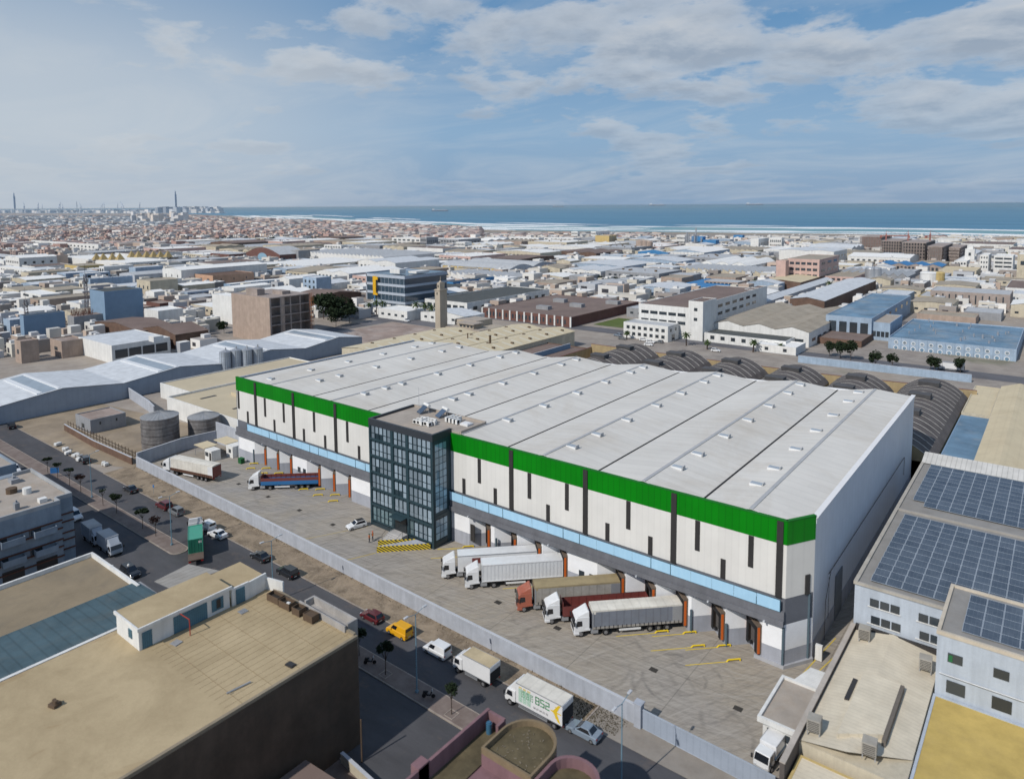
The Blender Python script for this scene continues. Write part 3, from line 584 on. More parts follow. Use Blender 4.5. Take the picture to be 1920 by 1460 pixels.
def ac(x, y, z, rz, label, group, big=1.0):
    t = thing('air_conditioner', label, 'air conditioner', (x, y, z), rz, group)
    MB().box(-.45*big, .45*big, -.18*big, .18*big, .08, .75*big).build('casing', W['white'], t, bevel=.02)
    MB().ycyl(-.12*big, -.2*big, -.185*big, .4*big, .24*big, 12).build('fan', W['black'], t); MB().box(-.4*big, -.3*big, -.2*big, .2*big, 0, .08).box(.3*big, .4*big, -.2*big, .2*big, 0, .08).build('feet', W['steel'], t)
for i in range(14): ac(-97.2+(i % 5)*.85+rnd.uniform(-.1, .1), 93.6+(i//5)*1.1+(i % 5)*.12, 21.16, rnd.choice([0, .3, pi/2]), 'white outdoor unit in the dense cluster on the tower roof', 'cluster of outdoor units on the tower roof', 1.15)
for i in range(7): ac(-93.2+(i % 4)*.9, 98.4+(i//4)*1.3, 21.16, pi/2, 'white outdoor unit in the smaller row beside the roof hatch', 'row of outdoor units by the roof hatch', 1.3)
tag(MB().tube((-98.8, 96.2, 21.1), (-98.8, 96.2, 27.6), .045, 6, .02).build('lightning_mast', W['steel']), 'thin lightning mast on the office tower roof', 'mast')
tag(MB().box(-89.9, -87.9, 98.2, 99.9, 21.1, 21.5).box(-89.7, -88.1, 98.4, 99.7, 21.5, 21.6).build('roof_hatch', skyf), 'flat white roof hatch at the right end of the tower roof', 'roof hatch')
# entrance steps, ramp with hazard stripes
st = thing('entrance_steps', 'light stone entrance steps with dark handrails in front of the glazed tower', 'steps', (-97.6, 88.1, 0))
m_ = MB(); [m_.box(-1.9, 1.9, -1.6+i*.4, 1.55, i*.19, (i+1)*.19) for i in range(5)]; m_.build('treads', mat('pale_step_stone', (.48, .47, .46)), st)
for s_ in (-1.85, 1.85): MB().tube((s_, -1.6, 0), (s_, -1.6, 1.0), .03).tube((s_, -1.6, 1.0), (s_, .2, 1.95), .03).tube((s_, .2, 1.95), (s_, 1.4, 1.95), .03).tube((s_, .2, .9), (s_, .2, 1.95), .03).tube((s_, 1.4, .9), (s_, 1.4, 1.95), .03).build('handrail', W['slit'], st)
s = NT('hazard_stripes'); sx_ = s.node('ShaderNodeSeparateXYZ'); s.link(s.pos(), sx_.inputs[0])
k = s.math('FRACT', s.math('MULTIPLY', s.math('ADD', s.math('ADD', sx_.outputs[0], 300.0), s.math('MULTIPLY', sx_.outputs[2], 1.1)), 1.9)); c = s.mix(s.math('GREATER_THAN', k, .5), (.70, .52, .03), (.03, .03, .028)); W['hazard'] = s.out(c, .6)
rp = thing('access_ramp', 'wheelchair ramp with yellow and black striped side walls below the glazed tower', 'ramp', (0, 0, 0))
A_, B_ = Vector((-96.5, 82.6)), Vector((-89.6, 89.5)); A2, B2 = Vector((-98.2, 84.4)), Vector((-93.3, 89.3)); d_ = (B_-A_).normalized(); n_ = Vector((-d_.y, d_.x))
for a, b, h0, h1 in ((A_, B_, 1.05, 1.05), (A2, B2, 1.05, .9)):
    n2 = n_*.1; m_ = MB(); m_.add([(a.x-n2.x, a.y-n2.y, 0), (b.x-n2.x, b.y-n2.y, 0), (b.x+n2.x, b.y+n2.y, 0), (a.x+n2.x, a.y+n2.y, 0), (a.x-n2.x, a.y-n2.y, h0), (b.x-n2.x, b.y-n2.y, h1), (b.x+n2.x, b.y+n2.y, h1), (a.x+n2.x, a.y+n2.y, h0)], [(0, 3, 2, 1), (4, 5, 6, 7), (0, 1, 5, 4), (1, 2, 6, 5), (2, 3, 7, 6), (3, 0, 4, 7)]); m_.build('side_wall', W['hazard'], rp)
MB().add([(A_.x, A_.y, .03), (B_.x, B_.y, .85), (B2.x, B2.y, .85), (A2.x, A2.y, .03)], [(0, 1, 2, 3)]).build('slope', W['greywall'], rp)
# yellow guide bars on the ground before each dock, with the painted line that leads to them
k = 0
for x0 in doors:
    for sgn in (-1, 1):
        c0 = Vector((x0-1.3, YF+1.3))+tan_*(sgn*1.62); a = c0+nrm*3.0; b = c0+nrm*4.7; g_ = 'yellow wheel guide bars in front of the docks'
        docked = any(abs(x0-q) < .1 for q in (-41.3, -46.5, -51.75, -62.6, -67.9, -128.5))
        near = {-30.45: 'corner dock', -35.65: 'second dock from the corner', -41.3: 'grey curtain trailer', -46.5: 'red open trailer', -51.75: 'tan trailer', -62.6: 'white container', -67.9: 'plain white box trailer', -73.2: 'empty dock left of the box trailer', -79.2: 'first dock right of the tower', -118.1: 'first dock left of the tower', -123.3: 'second dock left of the tower', -128.5: 'blue open trailer', -139.1: 'dock behind the blue trailer', -144.3: 'middle of the three farthest docks', -149.5: 'farthest dock'}[x0]
        m_ = MB(); u = (b-a).normalized(); w_ = Vector((-u.y, u.x))*.16
        m_.tube((a.x, a.y, .28), (b.x, b.y, .28), .11, 8).tube((b.x, b.y, .28), (b.x+u.x*.3, b.y+u.y*.3, 0), .11, 8).tube((a.x, a.y, .28), (a.x, a.y, 0), .11, 8)
        tag(m_.build('wheel_guide', W['yel']), f'yellow guide bar {"left" if sgn < 0 else "right"} of the {near}', 'wheel guide', g_)
        if x0 > -80: q = b+u*(5.6+.6*sgn); m_ = MB(); pline(m_, b.x+u.x*.3, b.y+u.y*.3, q.x, q.y, .14, .028); struct(m_.build('road_marking', W['yel']))
        else: q = b+u*2.0; m_ = MB(); pline(m_, b.x+u.x*.3, b.y+u.y*.3, q.x, q.y, .1, .028); struct(m_.build('road_marking', pf))
# ------------------------------------------------------------------ boundary walls, gate, gatehouse, kiosk
def wall(pts, h, th, label, m=None, capm=None, cat='wall', name='boundary_wall'):
    t = thing(name, label, cat, (0, 0, 0)); m_ = MB(); c_ = MB()
    for (a, b), (c2, d2) in zip(pts, pts[1:]): seg(m_, a, b, c2, d2, 0, h, th/2, th); seg(c_, a, b, c2, d2, h, h+.08, th/2+.05, th+.1)
    m_.build('wall', m or W['wallblue'], t); c_.build('coping', capm or mat('wall_coping', (.52, .54, .58), var=.1), t); return t
wall([(-176.3, 75.9), (-130, 75.15), (-88, 74.05), (-38.2, 72.95)], 2.45, .3, 'long low pale blue-grey wall between the truck yard and the street')
wall([(-176.3, 76.0), (-178.4, 88), (-177.2, 97)], 3.3, .3, 'pale wall at the far left end of the truck yard'); wall([(-177.2, 97.2), (-162.3, 97.2)], 5.6, .3, 'taller white wall joining the yard to the warehouse')
gt = thing('sliding_gate', 'pale blue sheet metal sliding gate at the yard entrance', 'gate', (0, 0, 0)); m_ = MB(); seg(m_, -37.4, 72.8, -21.5, 72.3, .12, 2.35, .05, .1); m_.build('leaf', mat('gate_sheet', (.33, .38, .46), ribs=(0, 1.2, .1), var=.1), gt)
m_ = MB(); seg(m_, -37.4, 72.8, -21.5, 72.3, 2.35, 2.45, .08, .16); seg(m_, -37.4, 72.8, -21.5, 72.3, .03, .12, .08, .16); m_.build('rail', mat('gate_frame', (.38, .43, .5)), gt)
tag(MB().box(-38.4, -37.5, 72.4, 73.3, 0, 3.0).box(-38.5, -37.4, 72.3, 73.4, 3.0, 3.12).build('gate_pillar', W['wallblue']), 'pale square gate pillar at the end of the long wall', 'gate pillar')
gh = thing('gatehouse', 'small white gatehouse with flat screed roof beside the yard gate', 'gatehouse', (-25.6, 78.4, 0))
MB().box(.5, 5, .6, 9, 0, 3.1).build('wall', W['white'], gh); m_ = MB(); m_.box(0, 5.2, 0, 9.2, 3.1, 3.35).box(0, .35, 0, 9.2, 3.35, 3.75).box(.35, 5.2, 0, .35, 3.35, 3.75).box(.35, 5.2, 8.85, 9.2, 3.35, 3.75); m_.build('roof_slab', W['white'], gh); MB().box(.35, 5.2, .35, 8.85, 3.35, 3.42).build('roof', W['r_screed'], gh)
block('window', W['glass'], gh, (2.3, .58, 2.0), (2.6, .1, .9)); block('window', W['glass'], gh, (.48, 3, 1.9), (.1, 1.6, 1.1)); block('door', W['slit'], gh, (.48, 6, 1.1), (.1, .9, 2.2))
aw = thing('awning', 'white corrugated sheet awning behind the gatehouse', 'awning', (0, 0, 0)); MB().add([(-24.6, 88.0, 3.0), (-20.6, 87.6, 3.2), (-20.6, 92.0, 3.3), (-23.4, 92.2, 3.1)], [(0, 1, 2, 3)]).build('sheet', mat('white_corrugated', (.78, .78, .76), ribs=(1, 3, .2)), aw); MB().tube((-24.3, 88.3, 0), (-24.3, 88.3, 3), .05).tube((-23.2, 92, 0), (-23.2, 92, 3.1), .05).build('post', W['steel'], aw)
ks = thing('site_kiosk', 'row of white cabins with beige lean-to roofs in the far corner of the yard', 'kiosk', (0, 0, 0))
for i, (a, b) in enumerate((((-172.8, 88.2), (-166.5, 91.6)), ((-166.3, 92.6), (-163.0, 95.5)))): pass
MB().box(-172.5, -167.5, 88.4, 92.0, 2.75, 2.9).box(-171.5, -165.5, 93.2, 96.8, 2.9, 3.05).build('lean_to_roof', W['r_cream'], ks); MB().box(-167.6, -164.4, 88.6, 91.0, 0, 2.7).box(-165.6, -162.6, 93.2, 96.4, 0, 2.9).build('cabin', W['white'], ks)
for x, y in ((-172.3, 88.6), (-172.3, 91.8), (-171.2, 93.4)): MB().tube((x, y, 0), (x, y, 2.75), .06).build('post', W['steel'], ks)
block('window', W['glass'], ks, (-166.6, 88.58, 1.6), (1.4, .1, 1.0)); block('window', W['glass'], ks, (-163.9, 93.18, 1.7), (1.0, .1, .9)); block('door', W['slit'], ks, (-165.0, 88.58, 1.1), (.8, .1, 2.1))
tag(MB().box(-158.6, -157.2, 92.2, 93.2, 0, 1.2).box(-158.65, -157.15, 92.15, 93.25, 1.2, 1.3).build('wheelie_bin', mat('bin_green', (.02, .12, .04))), 'green refuse container against the left end of the dock wall', 'bin')
occ += [(-180, -20, 70, 180)]
# ------------------------------------------------------------------ vehicles (local frame: +x forward, origin on the ground under the rear end)
def wheel(par, x, y, r=.5, w_=.3, name='wheel'):
    wh_ = MB().ycyl(x, y-w_/2, y+w_/2, r, r, 16).build(name, W['black'], par, bevel=.02)
    s_ = 1 if y > 0 else -1; MB().ycyl(x, y+s_*w_/2-.02, y+s_*(w_/2+.02), r, r*.55, 12).ycyl(x, y+s_*w_/2-.02, y+s_*(w_/2+.06), r, r*.2, 8).build('rim', P_['rim'], wh_)
def cab(t, x, m, deflector=True, shape=0):
    """tractor cab, back wall at x"""
    L = 2.25; zf = 3.05
    b = MB(); b.yprism([(0, 0)], 0, 0) if False else None
    prof = [(x, .95), (x+L*.93, .75), (x+L, .85), (x+L+.03, 1.7), (x+L-.18, 2.75), (x+L-.5, zf), (x, zf+.02)]
    b.xprism(prof, -1.22, 1.22); b.box(x+L-.75, x+L+.08, -1.25, 1.25, .38, .8); b.build('cab', m, t, bevel=.07)
    MB().add([(x+L+.045, -1.1, 1.72), (x+L+.045, 1.1, 1.72), (x+L-.135, 1.05, 2.68), (x+L-.135, -1.05, 2.68)], [(0, 1, 2, 3)]).build('windscreen', W['carglass'], t)
    for s_ in (-1, 1):
        y = s_*1.235; m_ = MB(); m_.add([(x+L-.25, y, 1.62), (x+L-1.2, y, 1.72), (x+L-1.15, y, 2.5), (x+L-.42, y, 2.5)], [(0, 1, 2, 3)]); m_.build('side_window', W['carglass'], t)
        MB().box(x+L-.05, x+L+.12, s_*1.45-.1, s_*1.45+.1, 1.9, 2.5).build('mirror', P_['chassis'], t); MB().box(x+L+.06, x+L+.11, s_*.95-.2, s_*.95+.2, .62, .85).build('headlight', P_['light'], t)
    MB().box(x+L+.03, x+L+.075, -.75, .75, .85, 1.5).build('grille', P_['chassis'], t)
    if deflector:
        d = MB(); d.add([(x+.05, -1.2, 3.07), (x+1.75, -1.05, 3.07), (x+1.75, 1.05, 3.07), (x+.05, 1.2, 3.07), (x+.05, -1.15, 3.85), (x+.25, -1.05, 3.9), (x+.25, 1.05, 3.9), (x+.05, 1.15, 3.85)], [(0, 3, 2, 1), (4, 5, 6, 7), (0, 1, 5, 4), (1, 2, 6, 5), (2, 3, 7, 6), (3, 0, 4, 7)]); d.build('roof_deflector', m, t, bevel=.03)
    for s_ in (-1, 1): MB().xprism([(x-.1, 1.0), (x+.55, 1.0), (x+.75, 1.28), (x-.1, 1.28)], s_*1.22-.05, s_*1.22+.05).build('fender', m, t)
def semi(label, x, y, hd, trailer, cabm, cat='truck', group='articulated trucks in the loading yard', L=13.6, defl=True, name='articulated_truck'):
    t = thing(name, label, cat, (x, y, 0), hd, group); cx = L+.45; fx = cx+1.25; dx = fx-3.7
    m_ = MB(); m_.box(.3, L-.6, -.5, .5, .95, 1.22).box(dx-1.2, cx+1.8, -.42, .42, .6, .95).box(L-3.9, L-3.7, -1.0, 1.0, .3, 1.0); m_.build('chassis', P_['chassis'], t)
    for s_ in (-1, 1):
        wheel(t, fx, s_*1.03, .5, .32); wheel(t, dx, s_*.93, .5, .6)
        for ax in (2.3, 3.6, 4.9): wheel(t, ax, s_*1.0, .48, .38)
        MB().box(6.3, 9.6, s_*1.17-.03, s_*1.17+.03, .55, .85).build('side_guard', P_['white'], t)
        MB().box(cx-1.3, cx-.25, s_*.9-.28, s_*.9+.28, .45, 1.0).build('fuel_tank', W['steel'], t)
    cab(t, cx, cabm, defl)
    k = trailer; hw = 1.27
    if k in ('curtain', 'tan', 'stripe'):
        cm, tm = {'curtain': (P_['curtain'], P_['creamtop']), 'tan': (P_['tancur'], P_['tantop']), 'stripe': (P_['creamtop'], P_['creamtop'])}[k]
        MB().box(.02, L, -hw+.02, hw-.02, 1.22, 3.9).build('body', cm, t)
        m_ = MB(); m_.add([(0, -hw, 3.72), (L, -hw, 3.72), (L, hw, 3.72), (0, hw, 3.72), (0, -hw, 3.96), (L, -hw, 3.96), (L, 0, 4.05), (L, hw, 3.96), (0, hw, 3.96), (0, 0, 4.05)], [(0, 1, 5, 4), (2, 3, 8, 7), (4, 5, 6, 9), (9, 6, 7, 8), (1, 2, 7, 6, 5), (3, 0, 4, 9, 8)])
        m_.box(L-.5, L+.01, -hw-.005, hw+.005, 3.4, 3.72).build('roof', tm, t)
        for s_ in (-1, 1):
            MB().box(0, 1.5, s_*(hw+.0)-.02, s_*(hw)+.02, 1.3, 3.72).build('corner_panel', W['steel'] if k != 'stripe' else P_['white'], t)
            MB().box(L-.15, L+.01, s_*hw-.02, s_*hw+.02, 1.2, 3.72).build('corner_post', W['steel'] if k != 'stripe' else P_['white'], t)
        for s_ in (-1, 1):
            m_ = MB(); m_.box(.05, L, s_*hw-.03, s_*hw+.03, 1.12, 1.42 if k != 'stripe' else 1.75); m_.m = 1
            for i in range(20): m_.box(.5+i*.66, .6+i*.66, s_*hw-.045, s_*hw+.045, 1.1, 1.55)
            m_.build('side_rail', [P_['tancur'] if k != 'stripe' else P_['brownstrip'], P_['chassis']], t)
        MB().box(-.02, .02, -hw, hw, 1.2, 3.7).build('rear_door', P_['oxide'] if k == 'stripe' else P_['chassis'], t)
    elif k == 'container':
        m_ = MB(); n = 44; st = L/n
        for s_ in (-1, 1):
            for i in range(n):
                x0 = i*st; o = .0 if i % 2 else .06; m_.box(x0, x0+st, s_*(hw-.1-o*.5)-.06, s_*(hw-.1-o*.5)+.06, 1.3, 3.98)
        m_.box(0, L, -hw+.12, hw-.12, 1.25, 4.0); m_.build('body', P_['cont'], t)
        m_ = MB()
        for s_ in (-1, 1): m_.box(0, L, s_*(hw-.04)-.05, s_*(hw-.04)+.05, 3.95, 4.1).box(0, L, s_*(hw-.04)-.05, s_*(hw-.04)+.05, 1.18, 1.33)
        for xx in (0, L-.12): m_.box(xx, xx+.12, -hw, hw, 1.2, 4.1)
        m_.box(0, L, -hw+.05, hw-.05, 4.0, 4.06); m_.build('frame', P_['white'], t)
    elif k == 'reefer':
        MB().box(0, L, -hw, hw, 1.2, 3.95).build('body', P_['white'], t, bevel=.04); m_ = MB()
        for s_ in (-1, 1): m_.box(0, L, s_*hw-.02, s_*hw+.02, 3.85, 4.0).box(0, L, s_*hw-.02, s_*hw+.02, 1.1, 1.22)
        m_.build('side_rail', W['steel'], t)
        for s_ in (-1, 1): MB().box(8.6, 11.2, s_*hw-.015, s_*hw+.015, 2.55, 3.5).build('red_panel', P_['oxide'], t)
    elif k in ('open_red', 'open_blue'):
        hm = 2.75; cm, um = (P_['oxide'], P_['oxide']) if k == 'open_red' else (P_['bluet'], P_['oxide'])
        m_ = MB(); m_.box(0, L, -hw, hw, 1.15, 1.3); z1 = 2.05 if k == 'open_blue' else 2.75
        for s_ in (-1, 1): m_.box(0, L, s_*hw-.04, s_*hw+.04, 1.3, z1)
        m_.box(L-.08, L, -hw, hw, 1.3, z1).box(0, .08, -hw, hw, 1.3, z1); m_.build('body', cm, t)
        m_ = MB(); zz = z1
        for s_ in (-1, 1):
            m_.box(0, L, s_*hw-.03, s_*hw+.03, zz, hm)
            for i in range(12): m_.box(i*L/11.5, i*L/11.5+.1, s_*(hw-.06)-.03, s_*(hw-.06)+.03, 1.3, hm+.03)
        m_.box(L-.07, L-.01, -hw, hw, zz, hm+.5).box(.1, L-.1, -hw+.06, hw-.06, 1.3, 1.36); m_.build('side_board', um, t)
    elif k == 'flat_container':
        MB().box(0, L, -hw, hw, 1.15, 1.32).build('bed', mat('bed_planks', (.15, .11, .09), ribs=(1, 3, .3), var=.3), t); m_ = MB(); x0, x1 = 2.6, 8.7
        m_.box(x0, x1, -1.12, 1.12, 1.4, 3.85)
        n = 20
        for i in range(n):
            if i % 2: m_.box(x0+i*(x1-x0)/n, x0+(i+1)*(x1-x0)/n, -1.18, 1.18, 1.5, 3.8)
        for z in (1.34, 3.8): m_.box(x0, x1, -1.23, -1.12, z, z+.14).box(x0, x1, 1.12, 1.23, z, z+.14)
        for xx in (x0, x1-.12): m_.box(xx, xx+.12, -1.23, 1.23, 1.34, 3.94)
        for y in (-1.23, 1.11): m_.box(x0-.01, x0+.12, y, y+.12, 1.34, 3.94)
        ct = m_.build('container', P_['green'], t); m_ = MB()
        for y in (-.75, -.35, .35, .75): m_.box(x0-.06, x0-.02, y-.03, y+.03, 1.45, 3.8)
        m_.build('lock_bar', P_['green'], ct); MB().box(x0-.03, x0-.015, -1.0, -.5, 3.1, 3.5).build('door_label', P_['plate'], ct)
    for s_ in (-1, 1): MB().box(-.06, -.01, s_*1.0-.2, s_*1.0+.2, .9, 1.08).build('tail_light', P_['tail'], t)
    return t
def at_door(x0, d=.72): c = Vector((x0-1.3, YF+1.3))+nrm*d; return c.x, c.y
H45 = radians(225)
semi('white cab truck with cream roof and grey curtain sides, docked nearest the corner', *at_door(-41.3), H45, 'curtain', P_['white'])
semi('white cab truck with dark red open trailer, between the grey curtain and tan trailers', *at_door(-46.5), H45, 'open_red', P_['white'])
semi('red cab truck with dirty tan covered grey trailer at the loading docks', *at_door(-51.75), H45, 'tan', P_['redcab'])
semi('white truck with white corrugated container trailer at the loading docks', *at_door(-62.6), H45, 'container', P_['white'])
semi('white truck with plain smooth white box trailer and red panel, docked nearest the tower', *at_door(-67.9), H45, 'reefer', P_['white'])
semi('white cab truck with blue and rust open trailer at the docks left of the tower', *at_door(-128.5), H45+radians(-3), 'open_blue', P_['white'], L=12.6)
semi('white truck with cream curtain trailer and brown lower edge parked at the yard wall', -151.6, 82.8, radians(193.5), 'stripe', P_['white'])
semi('truck turning in the street with a green shipping container on its flatbed', -117.9, 59.8, radians(152), 'flat_container', P_['white'], group='trucks in the street', L=11.5)

def boxtruck(label, x, y, hd, L=5.2, hw=1.1, hz=3.2, roofm=None, art=None, group='box trucks', body=None):
    t = thing('box_truck', label, 'box truck', (x, y, 0), hd, group); body = body or P_['white']; cx = L+.15
    bd = MB().box(0, L, -hw, hw, .95, hz).build('box_body', body, t, bevel=.02)
    MB().box(.05, L-.05, -hw+.05, hw-.05, hz, hz+.03).build('box_roof', roofm or P_['creamtop'], t)
    m_ = MB()
    for s_ in (-1, 1): m_.box(0, L, s_*hw-.02, s_*hw+.02, hz-.06, hz+.04).box(0, L, s_*hw-.02, s_*hw+.02, .9, 1.0)
    m_.build('edge_trim', W['steel'], t)
    MB().box(.2, cx+.9, -.4, .4, .5, .9).build('chassis', P_['chassis'], t)
    MB().box(-.03, .0, -hw+.06, hw-.06, 1.0, hz-.75).build('rear_door', P_['chassis'], t); MB().box(-.03, .0, -hw+.04, hw-.04, hz-.7, hz-.08).build('rear_header', body, t)
    c = MB().xprism([(cx, .7), (cx+1.6, .5), (cx+1.72, .8), (cx+1.68, 1.35), (cx+1.3, 2.15), (cx, 2.2)], -hw*.93, hw*.93).build('cab', body, t, bevel=.06)
    if hz > 3: MB().add([(cx, -hw*.85, 2.2), (cx+1.1, -hw*.75, 2.18), (cx+1.1, hw*.75, 2.18), (cx, hw*.85, 2.2), (cx, -hw*.85, hz-.15), (cx+.15, -hw*.75, hz-.12), (cx+.15, hw*.75, hz-.12), (cx, hw*.85, hz-.15)], [(0, 3, 2, 1), (4, 5, 6, 7), (0, 1, 5, 4), (1, 2, 6, 5), (2, 3, 7, 6), (3, 0, 4, 7)]).build('roof_deflector', body, t, bevel=.03)
    MB().add([(cx+1.69, -hw*.85, 1.38), (cx+1.69, hw*.85, 1.38), (cx+1.37, hw*.8, 2.08), (cx+1.37, -hw*.8, 2.08)], [(0, 1, 2, 3)]).build('windscreen', W['carglass'], t)
    for s_ in (-1, 1):
        MB().add([(cx+.45, s_*(hw*.93+.012), 1.3), (cx+1.45, s_*(hw*.93+.012), 1.3), (cx+1.2, s_*(hw*.93+.012), 1.98), (cx+.5, s_*(hw*.93+.012), 1.98)], [(0, 1, 2, 3)]).build('side_window', W['carglass'], t)
        MB().box(cx+1.6, cx+1.68, s_*(hw+.12)-.1, s_*(hw+.12)+.1, 1.35, 1.85).build('mirror', P_['chassis'], t); MB().box(cx+1.7, cx+1.76, s_*hw*.68-.15, s_*hw*.68+.15, .75, .95).build('headlight', P_['light'], t)
        wheel(t, cx+.85, s_*(hw-.17), .42, .26); wheel(t, 1.2, s_*(hw-.22), .42, .42); MB().box(-.05, 0, s_*hw*.8-.14, s_*hw*.8+.14, .75, .9).build('tail_light', P_['tail'], t)
        MB().box(2.2, L-.4, s_*(hw-.03)-.02, s_*(hw-.03)+.02, .45, .6).box(2.2, L-.4, s_*(hw-.03)-.02, s_*(hw-.03)+.02, .68, .78).build('side_guard', W['steel'], t)
    return t
boxtruck('plain white box truck with dusty beige roof parked along the street kerb', -56.3, 67.75, pi, L=4.8, hz=3.1, roofm=P_['dusty'])
b52 = boxtruck('white box truck with green B52 lettering and yellow plane on its side', -44.6, 67.3, pi, L=7.0, hw=1.2, hz=3.5)
# livery: the street side of the lorry is local +y (heading -x)
def text(par, body, size, x, z, m, rotz=0, vertical=False, name='lettering', y=1.222, bold=.0):
    cu = bpy.data.curves.new(name, 'FONT'); cu.body = body; cu.size = size; cu.extrude = .002; cu.offset = bold
    o = bpy.data.objects.new(name, cu); C.objects.link(o); o.parent = par; cu.materials.append(m)
    # text x axis along local -x (reads left to right seen from +y side), up = z
    Mx = Matrix(((-1, 0, 0), (0, 0, 1), (0, 1, 0))).to_4x4()
    if vertical: Mx = Matrix(((0, -1, 0), (0, 0, 1), (-1, 0, 0))).to_4x4()
    bpy.context.view_layer.update(); me = bpy.data.meshes.new_from_object(o.evaluated_get(bpy.context.evaluated_depsgraph_get())); bpy.data.objects.remove(o)
    o = bpy.data.objects.new(name, me); C.objects.link(o); o.parent = par; o.matrix_local = Matrix.Translation((x, y, z)) @ Mx; return o
gl = mat('livery_green', (.04, .27, .10), rough=.5); gl2 = mat('livery_pale_green', (.30, .60, .42), rough=.5); yl = mat('livery_yellow', (.75, .52, .03), rough=.5); bk = mat('livery_dark', (.05, .05, .06), rough=.5)
# seen from the street the cab is on the left, so text starts near the cab (high local x)
m_ = MB(); g_ = .09
def seg7(mb, x, z, w_, h_, on, t_=.13):
    S = {'a': (0, w_, h_-t_, h_), 'g': (0, w_, h_/2-t_/2, h_/2+t_/2), 'd': (0, w_, 0, t_), 'f': (0, t_, h_/2, h_), 'e': (0, t_, 0, h_/2), 'b': (w_-t_, w_, h_/2, h_), 'c': (w_-t_, w_, 0, h_/2)}
    for k_ in on:
        a, b, c_, d_ = S[k_]; mb.box(x-b, x-a, 1.205, 1.222, z+c_, z+d_)
seg7(m_, 3.95, 2.05, .62, 1.0, 'abcdefg'); seg7(m_, 3.2, 2.05, .62, 1.0, 'afgcd'); seg7(m_, 2.45, 2.05, .62, 1.0, 'abged'); m_.build('lettering', gl, b52)
text(b52, '06 61 64 22 22', .36, 4.25, 1.35, bk)
m_ = MB()          # plane emblem: swept wings, fuselage pointing to the letters
m_.prism([], 0, 0) if False else None
def plate(mb, pts): n = len(pts); mb.add([(x, 1.207, z) for x, z in pts]+[(x, 1.222, z) for x, z in pts], [tuple(range(n)), tuple(range(n, 2*n))]+[(i, (i+1) % n, n+(i+1) % n, n+i) for i in range(n)])
plate(m_, [(1.75, 2.32), (1.45, 2.42), (1.3, 2.42), (.55, 3.35), (.2, 3.42), (.75, 2.4), (.12, 2.36), (.12, 2.26), (.75, 2.22), (.25, 1.12), (.6, 1.2), (1.3, 2.2), (1.45, 2.22)]); plate(m_, [(1.1, 3.0), (.85, 3.05), (.85, 2.93)]); plate(m_, [(1.12, 1.62), (.88, 1.66), (.88, 1.54)]); m_.build('plane_emblem', yl, b52)
m_ = MB(); m2 = MB(); m3 = MB()
for k in range(3):
    xx = 6.55-k*.66
    for j in range(5): m_.box(xx-.55+.115*j, xx-.49+.115*j, 1.205, 1.215, 1.25, 3.0)
    for j in range(3): m3.box(xx-.5+.17*j, xx-.4+.17*j, 1.205, 1.216, 3.02, 3.25)
    text(b52, 'B52', .62, xx-.5, 2.95, gl, vertical=True)
m_.build('barcode_stripes', gl2, b52); m3.build('barcode_tips', yl, b52)
for i, q in enumerate(((202, 999, 3.2), (172, 981, 3.2), (61, 897, 3.2))):
    p = gp(*q); boxtruck(['grey-white box truck parked beside the stepped apartment house, nearer the crossing', 'grey-white box truck parked directly behind the first one beside the apartment house', 'grey-white box truck mostly hidden behind the apartment house roof'][i], p.x-2.2, p.y, radians(-2), L=4.4, roofm=mat('grey_box_roof', (.5, .5, .5), dirt=.3), body=mat('grey_box_side', (.42, .46, .52), rough=.5), group='box trucks beside the apartment house')

